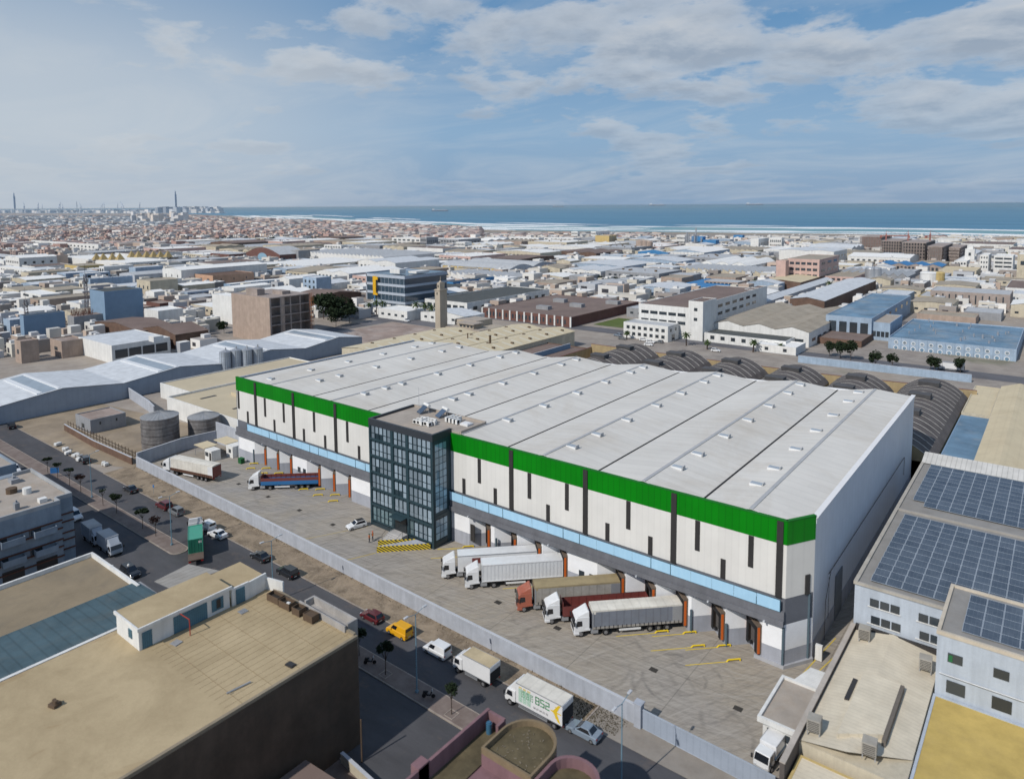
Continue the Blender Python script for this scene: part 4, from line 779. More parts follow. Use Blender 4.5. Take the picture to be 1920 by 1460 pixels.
def car(label, x, y, hd, m, kind='hatch', cat='car', roofm=None, group='cars parked along the street kerb', name='parked_car'):
    t = thing(name, label, cat, (x, y, 0), hd, group)
    L, hw, belt, top = {'hatch': (3.95, .85, .88, 1.46), 'sedan': (4.4, .86, .90, 1.44), 'suv': (4.45, .90, 1.02, 1.68), 'estate': (4.0, .84, .95, 1.66), 'van': (4.2, .88, 1.02, 1.86)}[kind]; h = L/2
    # shell: stations from the tail (-h) to the nose, each (x, z belt, half width)
    g0 = .24
    pf = {'hatch': [(-h, .55), (-h+.04, belt-.02), (h*.38, belt+.02), (h*.8, .78), (h-.03, .62), (h, .4)], 'sedan': [(-h, .55), (-h+.05, belt+.04), (-h+.75, belt+.06), (h*.36, belt+.02), (h*.82, .76), (h-.02, .6), (h, .4)],
          'suv': [(-h, .6), (-h+.04, belt), (h*.4, belt+.02), (h*.85, .95), (h-.03, .75), (h, .45)], 'estate': [(-h, .6), (-h+.03, belt), (h*.42, belt+.02), (h*.85, .86), (h-.03, .65), (h, .4)], 'van': [(-h, .6), (-h+.03, belt), (h*.5, belt+.03), (h*.9, .86), (h-.02, .65), (h, .4)]}[kind]
    low = [(x_, z_) for x_, z_ in pf]+[(h-.05, g0), (-h+.05, g0)]
    b = MB(); n = len(low); rows = [(-hw+.0, 1.0, 0), (-hw+.0, 1, 0)]
    vs = []
    for yy, inset in ((-hw, .06), (-hw*.9, 0.0), (hw*.9, 0.0), (hw, .06)):
        for x_, z_ in low: vs.append((x_*(1-inset*.5), yy, z_ if z_ < .5 else z_-inset*.9))
    fs = []
    for r_ in range(3):
        for i in range(n): fs.append((r_*n+i, r_*n+(i+1) % n, (r_+1)*n+(i+1) % n, (r_+1)*n+i))
    fs += [tuple(range(n))[::-1], tuple(range(3*n, 4*n))]; b.add(vs, fs)
    gh_ = {'hatch': (-h+.05, h*.42, -h+.45, h*.02), 'sedan': (-h+.62, h*.40, -h+1.25, h*.0), 'suv': (-h+.04, h*.44, -h+.25, h*.1), 'estate': (-h+.04, h*.46, -h+.2, h*.08), 'van': (-h+.02, h*.55, -h+.08, h*.2)}[kind]
    xb0, xb1, xt0, xt1 = gh_; wb, wt = hw-.07, hw-.22 if kind != 'van' else hw-.14
    G = lambda x_, s_, z_: (x_, s_, z_)
    cabv = [(xb0, -wb, belt), (xb1, -wb, belt), (xb1, wb, belt), (xb0, wb, belt), (xt0, -wt, top), (xt1, -wt, top-.02), (xt1, wt, top-.02), (xt0, wt, top)]
    b.add(cabv, [(0, 3, 2, 1), (4, 5, 6, 7), (0, 1, 5, 4), (1, 2, 6, 5), (2, 3, 7, 6), (3, 0, 4, 7)])
    b.build('body', m, t, bevel=.045)
    def lerp3(a, b_, f): return tuple(a[i]+(b_[i]-a[i])*f for i in range(3))
    V = cabv
    def pane(name, a, b_, c_, d_, off, e=.1, f0=.12, f1=.86, par=t):
        A, B, D_, E_ = lerp3(a, b_, e), lerp3(b_, a, e), lerp3(c_, d_, e), lerp3(d_, c_, e)
        p = [lerp3(A, E_, f0), lerp3(B, D_, f0), lerp3(B, D_, f1), lerp3(A, E_, f1)]
        MB().add([(q[0]+off[0], q[1]+off[1], q[2]+off[2]) for q in p], [(0, 1, 2, 3)]).build(name, W['carglass'], par)
    pane('windscreen', V[1], V[2], V[6], V[5], (.02, 0, .015), .06); pane('rear_window', V[3], V[0], V[4], V[7], (-.02, 0, .012), .1, .15 if kind != 'van' else .35)
    for s_, (a, b_, c_, d_) in ((-1, (V[0], V[1], V[5], V[4])), (1, (V[3], V[2], V[6], V[7]))):
        if kind == 'van': a = lerp3(a, b_, .62); d_ = lerp3(d_, c_, .62)
        pane('side_window', a, b_, c_, d_, (0, s_*.018, .004), .09 if kind != 'van' else .06, .12, .85)
        wheel(t, -h+.72, s_*(hw-.1), .31, .2); wheel(t, h-.78, s_*(hw-.1), .31, .2)
        MB().box(h-.12, h+.005, s_*hw*.68-.14, s_*hw*.68+.14, .56, .68).build('headlight', P_['light'], t); MB().box(-h-.01, -h+.06, s_*hw*.78-.1, s_*hw*.78+.1, .68, .86).build('tail_light', P_['tail'], t)
        MB().box(h*.36, h*.36+.16, s_*(hw+.07)-.07, s_*(hw+.07)+.07, belt-.02, belt+.12).build('mirror', m, t)
    MB().box(-h-.015, -h+.01, -.24, .24, .45, .56).build('number_plate', P_['plate'], t)
    MB().box(h-.04, h+.02, -.5, .5, .3, .46).build('grille', P_['chassis'], t)
    if roofm: MB().box(xt0+.05, xt1-.03, -wt+.03, wt-.03, top, top+.015).build('roof_panel', roofm, t)
    return t
car('black saloon standing in the wide street below the yard wall', -161.7, 68.0, radians(178), P_['black'], 'sedan')
car('dark red suv parked in front of the grey estate car', -146.9, 68.3, pi, P_['maroon'], 'suv'); car('old grey compact estate parked behind the dark red suv', -142.0, 68.4, pi, P_['greyc'], 'estate')
car('small white panel van beside the container truck', -130.2, 68.6, pi, P_['white'], 'van', 'van'); car('white saloon parked behind the small white van', -125.6, 68.2, radians(184), P_['white'], 'sedan')
car('black saloon parked alone on the far kerb below the double lamp', -111.2, 68.2, pi, P_['black'], 'sedan'); car('black suv parked by the street lamp above the concrete balcony', -102.5, 67.9, pi, P_['black'], 'suv')
car('maroon hatchback parked in front of the yellow van', -80.9, 68.0, pi, P_['maroon'], 'hatch'); car('yellow delivery van parked between the maroon hatchback and the white van', -74.7, 67.9, pi, P_['yellow'], 'van', 'van')
car('white delivery van parked between the yellow van and the box truck', -67.1, 68.0, pi, P_['white'], 'van', 'van'); car('silver saloon parked behind the B52 box truck', -42.5, 67.6, radians(181), P_['silver'], 'sedan')
car('white hatchback with black roof parked inside the yard by the glazed tower', -107.4, 86.9, radians(253), P_['white'], 'hatch', roofm=P_['black'], group='car inside the yard')
p = gp(27, 885); car('white van half hidden at the far end of the left apartment row', p.x, p.y, 0, P_['white'], 'van', 'van', group='vans by the apartment houses'); p = gp(140, 972); car('white van parked in front of the stepped apartment house', p.x, p.y, 0, P_['white'], 'van', 'van', group='vans by the apartment houses')
p = gp(245, 1078); car('black suv in the deep shade beside the two grey-white box trucks', p.x, p.y, 0, P_['black'], 'suv')
for q, lab in (((22, 802), 'dark suv on the dirt lot at the far left'), ((160, 866), 'dark suv parked where the dirt lot meets the street')): p = gp(*q); car(lab, p.x, p.y, radians(170), P_['black'], 'suv', group='cars on the dirt lot')
for i, q in enumerate([(1207, 639), (1220, 643), (1216, 648), (1236, 643), (1342, 659), (1167, 636), (1158, 630), (726, 575), (748, 586)]):
    p = gp(*q); car(['white car first in the row below the two storey white offices', 'white car parked between two others below the white offices', 'white car standing out in the road below the white offices', 'dark car at the end of the row below the white offices', 'white car parked by the low annex with palm trees', 'dark pickup at the left corner of the two storey white offices', 'pale car turning at the end of the cream factory', 'white car parked under the palms by the office block with the yellow sign', 'dark car below the office block with the yellow sign'][i], p.x, p.y, rnd.choice([0, pi, .2]), [P_['white'], P_['white'], P_['white'], P_['greyc'], P_['white'], P_['greyc'], P_['silver'], P_['white'], P_['black']][i], 'hatch', group='cars on the back roads')
p = gp(762, 603); car('white delivery van driving on the back road past the rubble lot', p.x, p.y, radians(-8), P_['white'], 'van', 'van', group='cars on the back roads')
p = gp(1808, 698); t = boxtruck('distant white and yellow tanker lorry behind the barrel vaulted sheds', p.x, p.y, pi, L=7, roofm=W['grey'], body=P_['white'], group='lorry on the back road')

# ------------------------------------------------------------------ people in hi-vis vests
def person(x, y, hd, label, arm=0, helmet=(.72, .12, .03)):
    root = thing('person', label, 'person', (x, y, 0), hd, 'workers in orange vests')
    me = bpy.data.meshes.new('body'); J = {'pel': (0, 0, .95, .15), 'ch': (0, 0, 1.28, .16), 'nk': (0, 0, 1.50, .06), 'hd': (.02, 0, 1.62, .095), 'ht': (.01, 0, 1.74, .07)}
    for s_, n in ((1, 'l'), (-1, 'r')):
        J['hip'+n] = (0, s_*.09, .9, .1); J['kn'+n] = (.03*s_+.02, s_*.11, .5, .07); J['an'+n] = (-.02+.05*s_, s_*.12, .09, .045); J['to'+n] = (.14+.05*s_, s_*.13, .04, .04)
        J['sh'+n] = (0, s_*.2, 1.43, .06); up_ = arm and s_ > 0
        J['el'+n] = (.12 if up_ else -.02, s_*.27, 1.15, .045); J['wr'+n] = ((.3, .1, 1.35, .035) if up_ else (.08, s_*.28, .9, .035)); J['ha'+n] = ((.33, .06, 1.42, .04) if up_ else (.1, s_*.27, .8, .04))
    E_ = [('pel', 'ch'), ('ch', 'nk'), ('nk', 'hd'), ('hd', 'ht')]
    for n in 'lr': E_ += [('pel', 'hip'+n), ('hip'+n, 'kn'+n), ('kn'+n, 'an'+n), ('an'+n, 'to'+n), ('ch', 'sh'+n), ('sh'+n, 'el'+n), ('el'+n, 'wr'+n), ('wr'+n, 'ha'+n)]
    ks_ = list(J); me.from_pydata([J[k][:3] for k in ks_], [(ks_.index(a), ks_.index(b)) for a, b in E_], []); o = bpy.data.objects.new('body', me); C.objects.link(o); o.parent = root
    sk = o.modifiers.new('skin', 'SKIN'); 
    for i, k in enumerate(ks_): me.skin_vertices[0].data[i].radius = (J[k][3], J[k][3])
    me.skin_vertices[0].data[0].use_root = True; o.modifiers.new('s', 'SUBSURF').levels = 1; o.modifiers['s'].render_levels = 1
    s = NT('worker_body'); g = s.node('ShaderNodeTexCoord'); q = s.node('ShaderNodeSeparateXYZ'); s.link(g.outputs['Object'], q.inputs[0]); c = s.mix(s.math('GREATER_THAN', q.outputs[2], 1.53), (.035, .04, .06), (.32, .18, .12)); me.materials.append(s.out(c, .8))
    v = MB(); pr = [(.15, .92), (.19, 1.15), (.2, 1.38), (.12, 1.48)]
    for i, (r_, z) in enumerate(pr): v.v += [(r_*.78*cos(a), r_*1.2*sin(a), z) for a in [2*pi*j/14 for j in range(14)]]
    for i in range(3):
        for j in range(14): v.f.append((i*14+j, i*14+(j+1) % 14, (i+1)*14+(j+1) % 14, (i+1)*14+j)); v.mi.append(0)
    v.build('hi_vis_vest', mat('hi_vis_orange', (.85, .22, .03), var=.1), root, smooth=True)
    v = MB(); v.cyl(.01, 0, 1.70, 1.80, .125, 12, .09).cyl(.01, 0, 1.68, 1.70, .15, 12); v.build('helmet', mat('helmet_%d' % arm, helmet, rough=.4), root, smooth=True)
p = gp(692.5, 1017); person(p.x, p.y, radians(40), 'worker in an orange vest and dark green helmet standing nearer the gate side', 0, (.03, .12, .08)); p = gp(699, 1012.5); person(p.x, p.y, radians(215), 'worker in an orange vest and orange helmet with one arm raised', 1)

# ------------------------------------------------------------------ trees, palms, lamps, scooters
bark = mat('tree_bark', (.075, .055, .045), var=.3)
def leafmat(key, col):
    s = NT(key); oi = s.node('ShaderNodeNewGeometry'); n = s.noise(1.2, 3, .6); c = s.mix(s.ramp(n, [(.3, 0.0), (.7, 1.0)]), tuple(x*.55 for x in col), tuple(min(1, x*1.5) for x in col)); W[key] = s.out(c, .9, spec=.1); return W[key]
leafmat('leaf_dark', (.022, .034, .018)); leafmat('leaf_plum', (.035, .022, .02)); leafmat('leaf_green', (.05, .085, .03)); leafmat('palm_leaf', (.06, .09, .035))
def crown_mesh(rx, ry, rz, n, size, seed, m, flat=False, gaps=.35):
    r_ = random.Random(seed); mb = MB(); lobes = [(r_.uniform(-.55, .55), r_.uniform(-.55, .55), r_.uniform(-.35, .55), r_.uniform(.35, .62)) for _ in range(9)]
    cnt = 0; tries = 0
    while cnt < n and tries < n*20:
        tries += 1; lx, ly, lz, lr = r_.choice(lobes); d = Vector((r_.gauss(0, 1), r_.gauss(0, 1), r_.gauss(0, 1))).normalized()*lr*(r_.random()**.35)
        p_ = Vector(((lx+d.x), (ly+d.y), (lz+d.z)))
        if p_.length > 1.05 or noise.noise(p_*2.3+Vector((seed, 0, 0))) < -gaps: continue
        q_ = Vector((p_.x*rx, p_.y*ry, p_.z*rz)); a = Vector((r_.gauss(0, 1), r_.gauss(0, 1), r_.gauss(0, 1))).normalized(); b_ = a.orthogonal().normalized(); c_ = a.cross(b_); s_ = size*r_.uniform(.6, 1.3)
        mb.add([q_+b_*s_, q_+c_*s_*.7, q_-b_*s_, q_-c_*s_*.7], [(0, 1, 2, 3)]); cnt += 1
    me = bpy.data.meshes.new('crown'); me.from_pydata(mb.v, [], mb.f); me.materials.append(m); return me
def tree(label, x, y, h, r_, kind='leaf_dark', seed=0, group=None, n=500, trunkh=None, rz=None, name='street_tree', size=None, cat='tree'):
    t = thing(name, label, cat, (x, y, 0), rnd.uniform(0, 6), group); th = trunkh or h*.5; rz = rz or (h-th)/2; rr = random.Random(seed)
    m_ = MB(); m_.tube((0, 0, 0), (.04, .02, th*.6), .055*h/3.5, 7, .045*h/3.5).tube((.04, .02, th*.6), (0, 0, h-rz), .045*h/3.5, 7, .02)
    for i in range(6): a = i*1.05+rr.random(); m_.tube((.02, .01, th*.75+rr.uniform(0, rz*.5)), (cos(a)*r_*.7, sin(a)*r_*.7, h-rz+rr.uniform(-.3, .5)*rz), .03*h/3.5, 5, .01)
    m_.build('trunk', bark, t); key = (round(r_, 1), round(rz, 1), n, seed % 4, kind)
    if key not in _cr: _cr[key] = crown_mesh(r_, r_, rz, n, size or r_*.16, seed % 4+1, W[kind])
    o = bpy.data.objects.new('crown', _cr[key]); C.objects.link(o); o.parent = t; o.location = (0, 0, h-rz)
    return t
_cr = {}
tg = 'clipped street trees on the central strip'
lbl = ['dark clipped street tree with flat spreading crown, farthest on the strip', 'flat topped street tree beside the blue street sign', 'thin dark street tree third from the far end', 'wide flat street tree before the first lamp post', 'nearly bare street tree just past the first lamp post', 'dense round street tree next after the nearly bare one', 'dense flat street tree across from the grey estate car', 'sparse reddish street tree nearest the rounded end of the strip']
tp = [(98, 885), (112.6, 897), (132.5, 910.6), (151.4, 923.7), (194.5, 947.7), (217.5, 963.3), (266.6, 992), (291.6, 1006.4)]
for i, q in enumerate(tp):
    p = gp(*q); bare = i in (4,); tree(lbl[i], p.x, 60.9, [3.9, 4.0, 4.2, 4.0, 3.9, 4.4, 4.2, 4.1][i], [1.1, 1.0, 1.1, 1.3, .8, 1.25, 1.3, 1.15][i], 'leaf_plum' if i in (3, 7) else 'leaf_dark', i+3, tg, n=[420, 420, 350, 420, 60, 900, 900, 330][i], trunkh=2.9, rz=[.5, .45, .4, .45, .7, .75, .6, .75][i], size=.16)
tree('dark round street tree half hidden behind the beige building corner', -75.4, 60.9, 4.2, 1.1, 'leaf_dark', 11, tg, n=700, trunkh=2.6, rz=.9, size=.16)
tree('dark round street tree left of the tall lamp post, beside a scooter', -69.4, 60.4, 4.9, 1.15, 'leaf_dark', 13, tg, n=900, trunkh=2.6, rz=.95, size=.16)
tree('small round street tree above the pink building wall', -57.2, 60.3, 4.3, .95, 'leaf_dark', 14, tg, n=560, trunkh=2.6, rz=.8, size=.14)
tree('bare leafless tree by the corner of the pink building', -48.6, 58.7, 4.0, .8, 'leaf_plum', 15, tg, n=12, trunkh=2.4, rz=.8, size=.1)
for i, (x, y) in enumerate(((-69.4, 60.4), (-57.2, 60.3))): tag(MB().box(x-.7, x+.7, y-.7, y-.6, .16, .22).box(x-.7, x+.7, y+.6, y+.7, .16, .22).box(x-.7, x-.6, y-.6, y+.6, .16, .22).box(x+.6, x+.7, y-.6, y+.6, .16, .22).build('tree_pit_edge', W['kerb']), ['square stone edging around the tree left of the lamp', 'square stone edging around the small round tree'][i], 'tree pit')
lampm = mat('lamp_post_blue', (.18, .30, .38), rough=.5, var=.1)
for i, (x, y, h) in enumerate([(-164.7, 61.2, 9.6), (-129.0, 61.0, 9.4), (-97.2, 61.6, 10), (-63.5, 60.5, 10.6), (-34.6, 62.6, 10.3)]):
    t = thing('street_lamp', ['blue-grey double street lamp farthest along the central strip', 'blue-grey double street lamp at the rounded end of the strip', 'double street lamp rising behind the beige roof terrace', 'tall double street lamp beside the scooter and clipped trees', 'tall double street lamp in front of the gate pillar'][i], 'street lamp', (x, y, .15), 0, 'double armed street lamps along the central strip')
    MB().tube((0, 0, 0), (0, 0, h), .1, 8, .055).tube((0, 0, h), (0, -1.5, h+.35), .04, 6).tube((0, 0, h), (0, 1.5, h+.35), .04, 6).box(-.18, .18, -.18, .18, 0, .3).build('pole', lampm, t)
    for s_ in (-1, 1): MB().box(-.16, .16, min(s_*1.3, s_*2.0), max(s_*1.3, s_*2.0), h+.3, h+.45).build('lamp_head', mat('lamp_head_grey', (.55, .57, .6)), t, bevel=.04)
def scooter(label, x, y, hd):
    t = thing('scooter', label, 'scooter', (x, y, .17), hd, 'scooters parked on the central strip')
    for wx in (-.6, .62): MB().ycyl(wx, -.05, .05, .26, .26, 14).build('wheel', W['black'], t)
    MB().xprism([(-.75, .5), (-.2, .35), (.3, .3), (.55, .95), (.42, 1.0), (.2, .5), (-.1, .6), (-.7, .78)], -.14, .14).build('body', P_['black'], t, bevel=.02); MB().box(-.7, -.05, -.15, .15, .74, .86).build('seat', W['black'], t, bevel=.02)
    MB().tube((.5, -.32, 1.05), (.5, .32, 1.05), .025).tube((.62, 0, .26), (.45, 0, 1.1), .03).build('handlebar', W['steel'], t); MB().box(.5, .58, -.08, .08, .8, .95).build('headlight', P_['light'], t); return t
scooter('black scooter on the strip between the beige building and the first round tree', -72.8, 60.6, radians(40)); scooter('black scooter on the strip to the right of the tall lamp post', -61.6, 60.7, radians(35))
t = thing('street_sign', 'blue street sign board on posts near the start of the tree strip', 'sign', (-184.2, 60.8, .15), radians(50)); MB().box(-.9, .9, -.04, .04, 1.0, 2.3).build('board', W['signblue'], t); MB().tube((-.8, 0, 0), (-.8, 0, 1), .04).tube((.8, 0, 0), (.8, 0, 1), .04).build('post', W['steel'], t)
t = thing('gate_sign', 'small blue sign on a thin bent pole by the yard wall', 'sign', (-156.0, 70.4, 0), 0); MB().tube((0, 0, 0), (0, 0, 2.0), .04).build('post', W['steel'], t); MB().box(-.3, .3, -.03, .03, 1.5, 2.1).build('board', W['signblue'], t)
# rubble and weeds in the corner by the gate
rb = MB(); R_ = random.Random(5)
for i in range(420):
    x = R_.gauss(-41.6, 1.1); y = R_.gauss(71.4, .7)
    if not (-43.3 < x < -38.9 and 69.3 < y < 72.8): continue; s_ = R_.uniform(.04, .13)*(2.2 if R_.random() < .06 else 1); rb.obox(x, y, .05+s_*.3, s_*1.3, s_, s_*.9, R_.uniform(0, 3))
tag(rb.build('rubble', mat('rubble_stone', (.33, .29, .26), var=.3, objvar=.3)), 'pile of broken rubble in the corner by the gate pillar', 'rubble', kind='stuff')
gm = MB()
for i in range(2600):
    x = R_.uniform(-176, -39); y = R_.gauss(72.9-(x+38.2)*.0222, .55); hgt_ = R_.uniform(.08, .35)
    if not 69.3 < y < 72.7-(x+38.2)*.0222: continue
    if x < -50 and R_.random() < .55: continue
    a = R_.uniform(0, 6.3); gm.add([(x, y, 0), (x+.12*cos(a), y+.12*sin(a), 0), (x+.06+R_.uniform(-.1, .1), y+R_.uniform(-.1, .1), hgt_)], [(0, 1, 2)])
[gm.add([(x, y, 0), (x+.14, y+.05, 0), (x+.05+a_, y, h_)], [(0, 1, 2)]) for x, y, a_, h_ in [(R_.uniform(-47.5, -39.5), R_.uniform(69.6, 72.7), R_.uniform(-.1, .1), R_.uniform(.06, .26)) for _ in range(900)]]
tag(gm.build('dry_weeds', mat('dry_weed', (.09, .075, .04), var=.4), fix=False), 'dry weeds along the foot of the boundary wall', 'weeds', kind='stuff')
# ------------------------------------------------------------------ generic building from measured corners
def building(label, cat, X0, X1, Y0, Y1, H, wm_='white', rm='r_white', rt='flat', bays=1, rise=1.5, par=.5, front=(), right=(), name=None, group=None, gl='glass', extra=0, pm=None, ov=.25, left=()):
    """axis aligned building; front = -Y face, right = +X face; rows: (z0, z1, count, fill, margin)"""
    occ.append((X0, X1, Y0, Y1)); t = thing(name or cat.replace(' ', '_'), label, cat, (X0, Y0, 0), 0, group); w_, d_ = X1-X0, Y1-Y0; m = W[wm_] if isinstance(wm_, str) else wm_; r_ = W[rm] if isinstance(rm, str) else rm
    b = MB()
    if extra:
        rq = random.Random(int(X0*7+Y0*13)); ru = MB()
        for _ in range(extra):
            x, y, sz_ = rq.uniform(1.5, w_-1.5), rq.uniform(1.5, d_-1.5), rq.uniform(.5, 1.6)
            if rt == 'flat': ru.obox(x, y, H-par+sz_*.5, sz_*1.3, sz_, sz_*1.1, rq.choice([0, .3]))
            elif rt == 'gableX' and bays == 1: ru.obox(w_/2, y, H+rise+.15, 1.4, 1.0, .7, 0)
        if ru.v: ru.build('roof_units', W[rq.choice(['grey', 'white', 'steel', 'wood'])], t)
    if rt == 'flat':
        b.box(0, w_, 0, d_, 0, H-par)
        e = .3
        b.box(0, w_, 0, e, H-par, H).box(0, w_, d_-e, d_, H-par, H).box(0, e, e, d_-e, H-par, H).box(w_-e, w_, e, d_-e, H-par, H); b.build('wall', m, t)
        MB().box(e, w_-e, e, d_-e, H-par, H-par+.05).build('roof', r_, t)
    else:
        prof = []; L = w_ if rt.endswith('X') else d_        # X: profile seen along x (ridges run along Y)
        for i in range(bays):
            a, c_ = L*i/bays, L*(i+1)/bays
            if rt.startswith('gable'): prof += [(a, H), ((a+c_)/2, H+rise)]
            elif rt.startswith('saw'): prof += [(a+.01, H), (a+.02, H+rise)]
            elif rt.startswith('arch'): prof += [(a+(c_-a)*k/10, H+rise*sin(pi*k/10)) for k in range(10)]
        prof.append((L, H))
        full = [(0, 0)]+prof+[(L, 0)]
        # gable ends are walls, the covering is its own slightly proud sheet
        if rt.endswith('X'):
            b.add([(x, 0, z) for x, z in full]+[(x, d_, z) for x, z in full], [tuple(range(len(full)))[::-1], tuple(range(len(full), 2*len(full)))]); b.quad((0, 0, 0), (0, d_, 0), (0, d_, H), (0, 0, H)).quad((w_, 0, 0), (w_, d_, 0), (w_, d_, H), (w_, 0, H))
        else:
            b.add([(0, y, z) for y, z in full]+[(w_, y, z) for y, z in full], [tuple(range(len(full))), tuple(range(len(full), 2*len(full)))[::-1]]); b.quad((0, 0, 0), (w_, 0, 0), (w_, 0, H), (0, 0, H)).quad((0, d_, 0), (w_, d_, 0), (w_, d_, H), (0, d_, H))
        b.build('wall', m, t, fix=False)
        rb_ = MB(); pr = [(q+((-ov) if k == 0 else (ov if k == len(prof)-1 else 0)), z+.12) for k, (q, z) in enumerate(prof)]
        for (a, za), (c_, zc_) in zip(pr, pr[1:]):
            if rt.endswith('X'): rb_.quad((a, -ov, za), (c_, -ov, zc_), (c_, d_+ov, zc_), (a, d_+ov, za))
            else: rb_.quad((-ov, a, za), (w_+ov, a, za), (w_+ov, c_, zc_), (-ov, c_, zc_))
        rb_.build('roof', r_, t, fix=False)
    for face, rows in (('f', front), ('r', right), ('l', left)):
        for row in rows:
            z0, z1, n, fill = row[:4]; mg = row[4] if len(row) > 4 else .04; nm = row[5] if len(row) > 5 else 'window'; gm_ = W[row[6]] if len(row) > 6 else W[gl]
            L = w_ if face == 'f' else d_; a0 = L*mg; st = (L-2*a0)/n
            for i in range(n):
                c_ = a0+(i+.5)*st
                if face == 'f': block(nm, gm_, t, (c_, 0, (z0+z1)/2), (st*fill, .12, z1-z0))
                elif face == 'r': block(nm, gm_, t, (w_, c_, (z0+z1)/2), (.12, st*fill, z1-z0))
                else: block(nm, gm_, t, (0, c_, (z0+z1)/2), (.12, st*fill, z1-z0))
    return t, H, w_, d_
def B(xl, xc, xr, yt, yb_, label, cat, wm_='white', rm='r_white', rt='flat', bx=None, **k):
    """bottom-right front corner at pixel (xc, yb_), roof corner above it at yt"""
    P0 = gp(xc, yb_); H = max(2.5, hgt(yt, P0.x, P0.y))
    d = ray(xl, yb_); X_ = d.x*P0.y/d.y
    d = ray(xr, yb_); Y_ = d.y*P0.x/d.x
    if k.pop('H', None): pass
    rows = {}
    for f_ in ('front', 'right'):
        rr = []
        for r_ in k.pop(f_, ()): rr.append((r_[0]*H, r_[1]*H)+tuple(r_[2:]))
        rows[f_] = rr
    mxd = k.pop('maxd', 400); Y_ = min(Y_, P0.y+mxd) if xr < 2010 else P0.y+mxd
    return building(label, cat, min(X_, P0.x-2), P0.x, P0.y, max(Y_, P0.y+2), H, wm_, rm, rt, **rows, **k)

# ================= foreground left: beige flat roof block
s = NT('beige_roof_screed'); a = s.noise(.12, 6, .7, dist=.4); b = s.noise(.7, 6, .75, dist=.6); f = s.noise(7, 3, .7)
c = s.mix(s.ramp(a, [(.35, 0.0), (.65, 1.0)]), (.38, .295, .175), (.51, .405, .25)); c = s.mix(s.ramp(b, [(.52, 0.0), (.78, .4)]), c, (.34, .26, .15)); c = s.mix(s.ramp(s.noise(.1, 5, .7, vec=s.pos((1, .35, 1)), dist=1.0), [(.60, 0.0), (.68, .5), (.70, .12)]), c, (.25, .14, .05)); c = s.mix(.35, c, s.mix(f, (.4, .4, .4), (1, 1, 1)), 'MULTIPLY'); W['roofbeige'] = s.out(c, .95, bump=b, bs=.25, bd=.03); W['darkwall'] = mat('brown_party_wall', (.115, .085, .062), streak=True, dirt=.5, dirtcol=(.07, .06, .05), scale=.3, var=.35)
H1 = 13.3; bb = thing('flat_roofed_building', 'beige flat roofed building with dark brown end wall in the lower left', 'building', (0, 0, 0)); occ.append((-87, -62, 0, 51))
MB().box(-86.5, -62.6, 2, 50.4, 0, H1-.25).build('wall', W['darkwall'], bb); MB().box(-86.3, -62.85, 2.2, 50.2, H1-.25, H1-.05).build('roof', W['roofbeige'], bb)
m_ = MB(); m_.box(-62.95, -62.58, 2, 50.4, H1-.3, H1+.06).box(-86.5, -62.95, 50.1, 50.45, H1-.3, H1+.25); m_.build('parapet', mat('thin_parapet', (.30, .25, .18), dirt=.4), bb)
m_ = MB(); m_.box(-72.8, -64.4, 51.6, 51.9, H1-3, H1+.75).box(-72.8, -72.5, 50.45, 51.6, H1-3, H1+.75).box(-64.7, -64.4, 50.45, 51.6, H1-3, H1+.75).box(-72.5, -64.7, 50.45, 51.6, H1-.4, H1-.1).box(-73.2, -64.3, 49.9, 50.1, H1-.04, H1+.75); m_.build('balcony_parapet', mat('weathered_parapet', (.42, .40, .38), dirt=.5, scale=.8, dirtcol=(.2, .17, .14), streak=True), bb)
m_ = MB()
for i in range(18): m_.box(-80+i*.95, -79.97+i*.95, 34.5, 50.0, H1-.05, H1-.035)
for j in range(5): m_.box(-80, -63, 36+j*3.4, 36.04+j*3.4, H1-.05, H1-.034)
m_.build('roof_joint', mat('roof_joint', (.32, .24, .14)), bb)
pt = thing('rooftop_hut', 'low white rooftop hut with blue corrugated doors on the beige roof', 'rooftop hut', (0, 0, 0))
MB().box(-85.6, -80.0, 33.6, 44.6, H1-.05, H1+2.35).build('wall', W['white'], pt); MB().box(-85.75, -79.8, 33.45, 44.8, H1+2.35, H1+2.6).build('roof', W['roofbeige'], pt); m_ = MB(); m_.box(-79.95, -79.75, 33.4, 44.9, H1+2.3, H1+2.68).box(-85.8, -79.95, 33.4, 33.6, H1+2.3, H1+2.68); m_.build('roof_edge', W['white'], pt)
blc = mat('blue_corrugated_door', (.10, .20, .26), ribs=(1, 4, .35), var=.2)
block('door', blc, pt, (-79.98, 34.5, H1+.95), (.1, 1.1, 1.9)); block('shutter', blc, pt, (-79.98, 39.6, H1+1.0), (.1, 4.1, 2.0)); block('door', blc, pt, (-79.98, 43.0, H1+1.15), (.1, 1.5, 1.5)); block('window', W['slit'], pt, (-79.9, 43.1, H1+1.2), (.06, .5, 1.1)); block('door', blc, pt, (-82.0, 33.55, H1+1.3), (.8, .1, 1.0))
cw = thing('curved_wall', 'white curving parapet wall with a blue door behind the rooftop hut', 'wall', (0, 0, 0)); m_ = MB(); pts = [(-80.05, 44.9), (-80.0, 47.2), (-80.3, 49.9), (-77.5, 50.6)]; hs = [2.2, 2.1, 1.5, 1.2, .9]
for i, ((a, b), (c_, d_)) in enumerate(zip(pts, pts[1:])): seg(m_, a, b, c_, d_, H1-.1, H1+hs[i], .12, .25)
m_.build('wall', W['white'], cw); block('door', blc, cw, (-79.85, 46.0, H1+.95), (.1, 1.2, 1.9))
tag(MB().box(-87.6, -80.4, 44.9, 50.6, 9.5, H1+1.0).build('flat_annex', W['roofbeige']), 'small beige roofed annex between the curved wall and the street', 'annex')
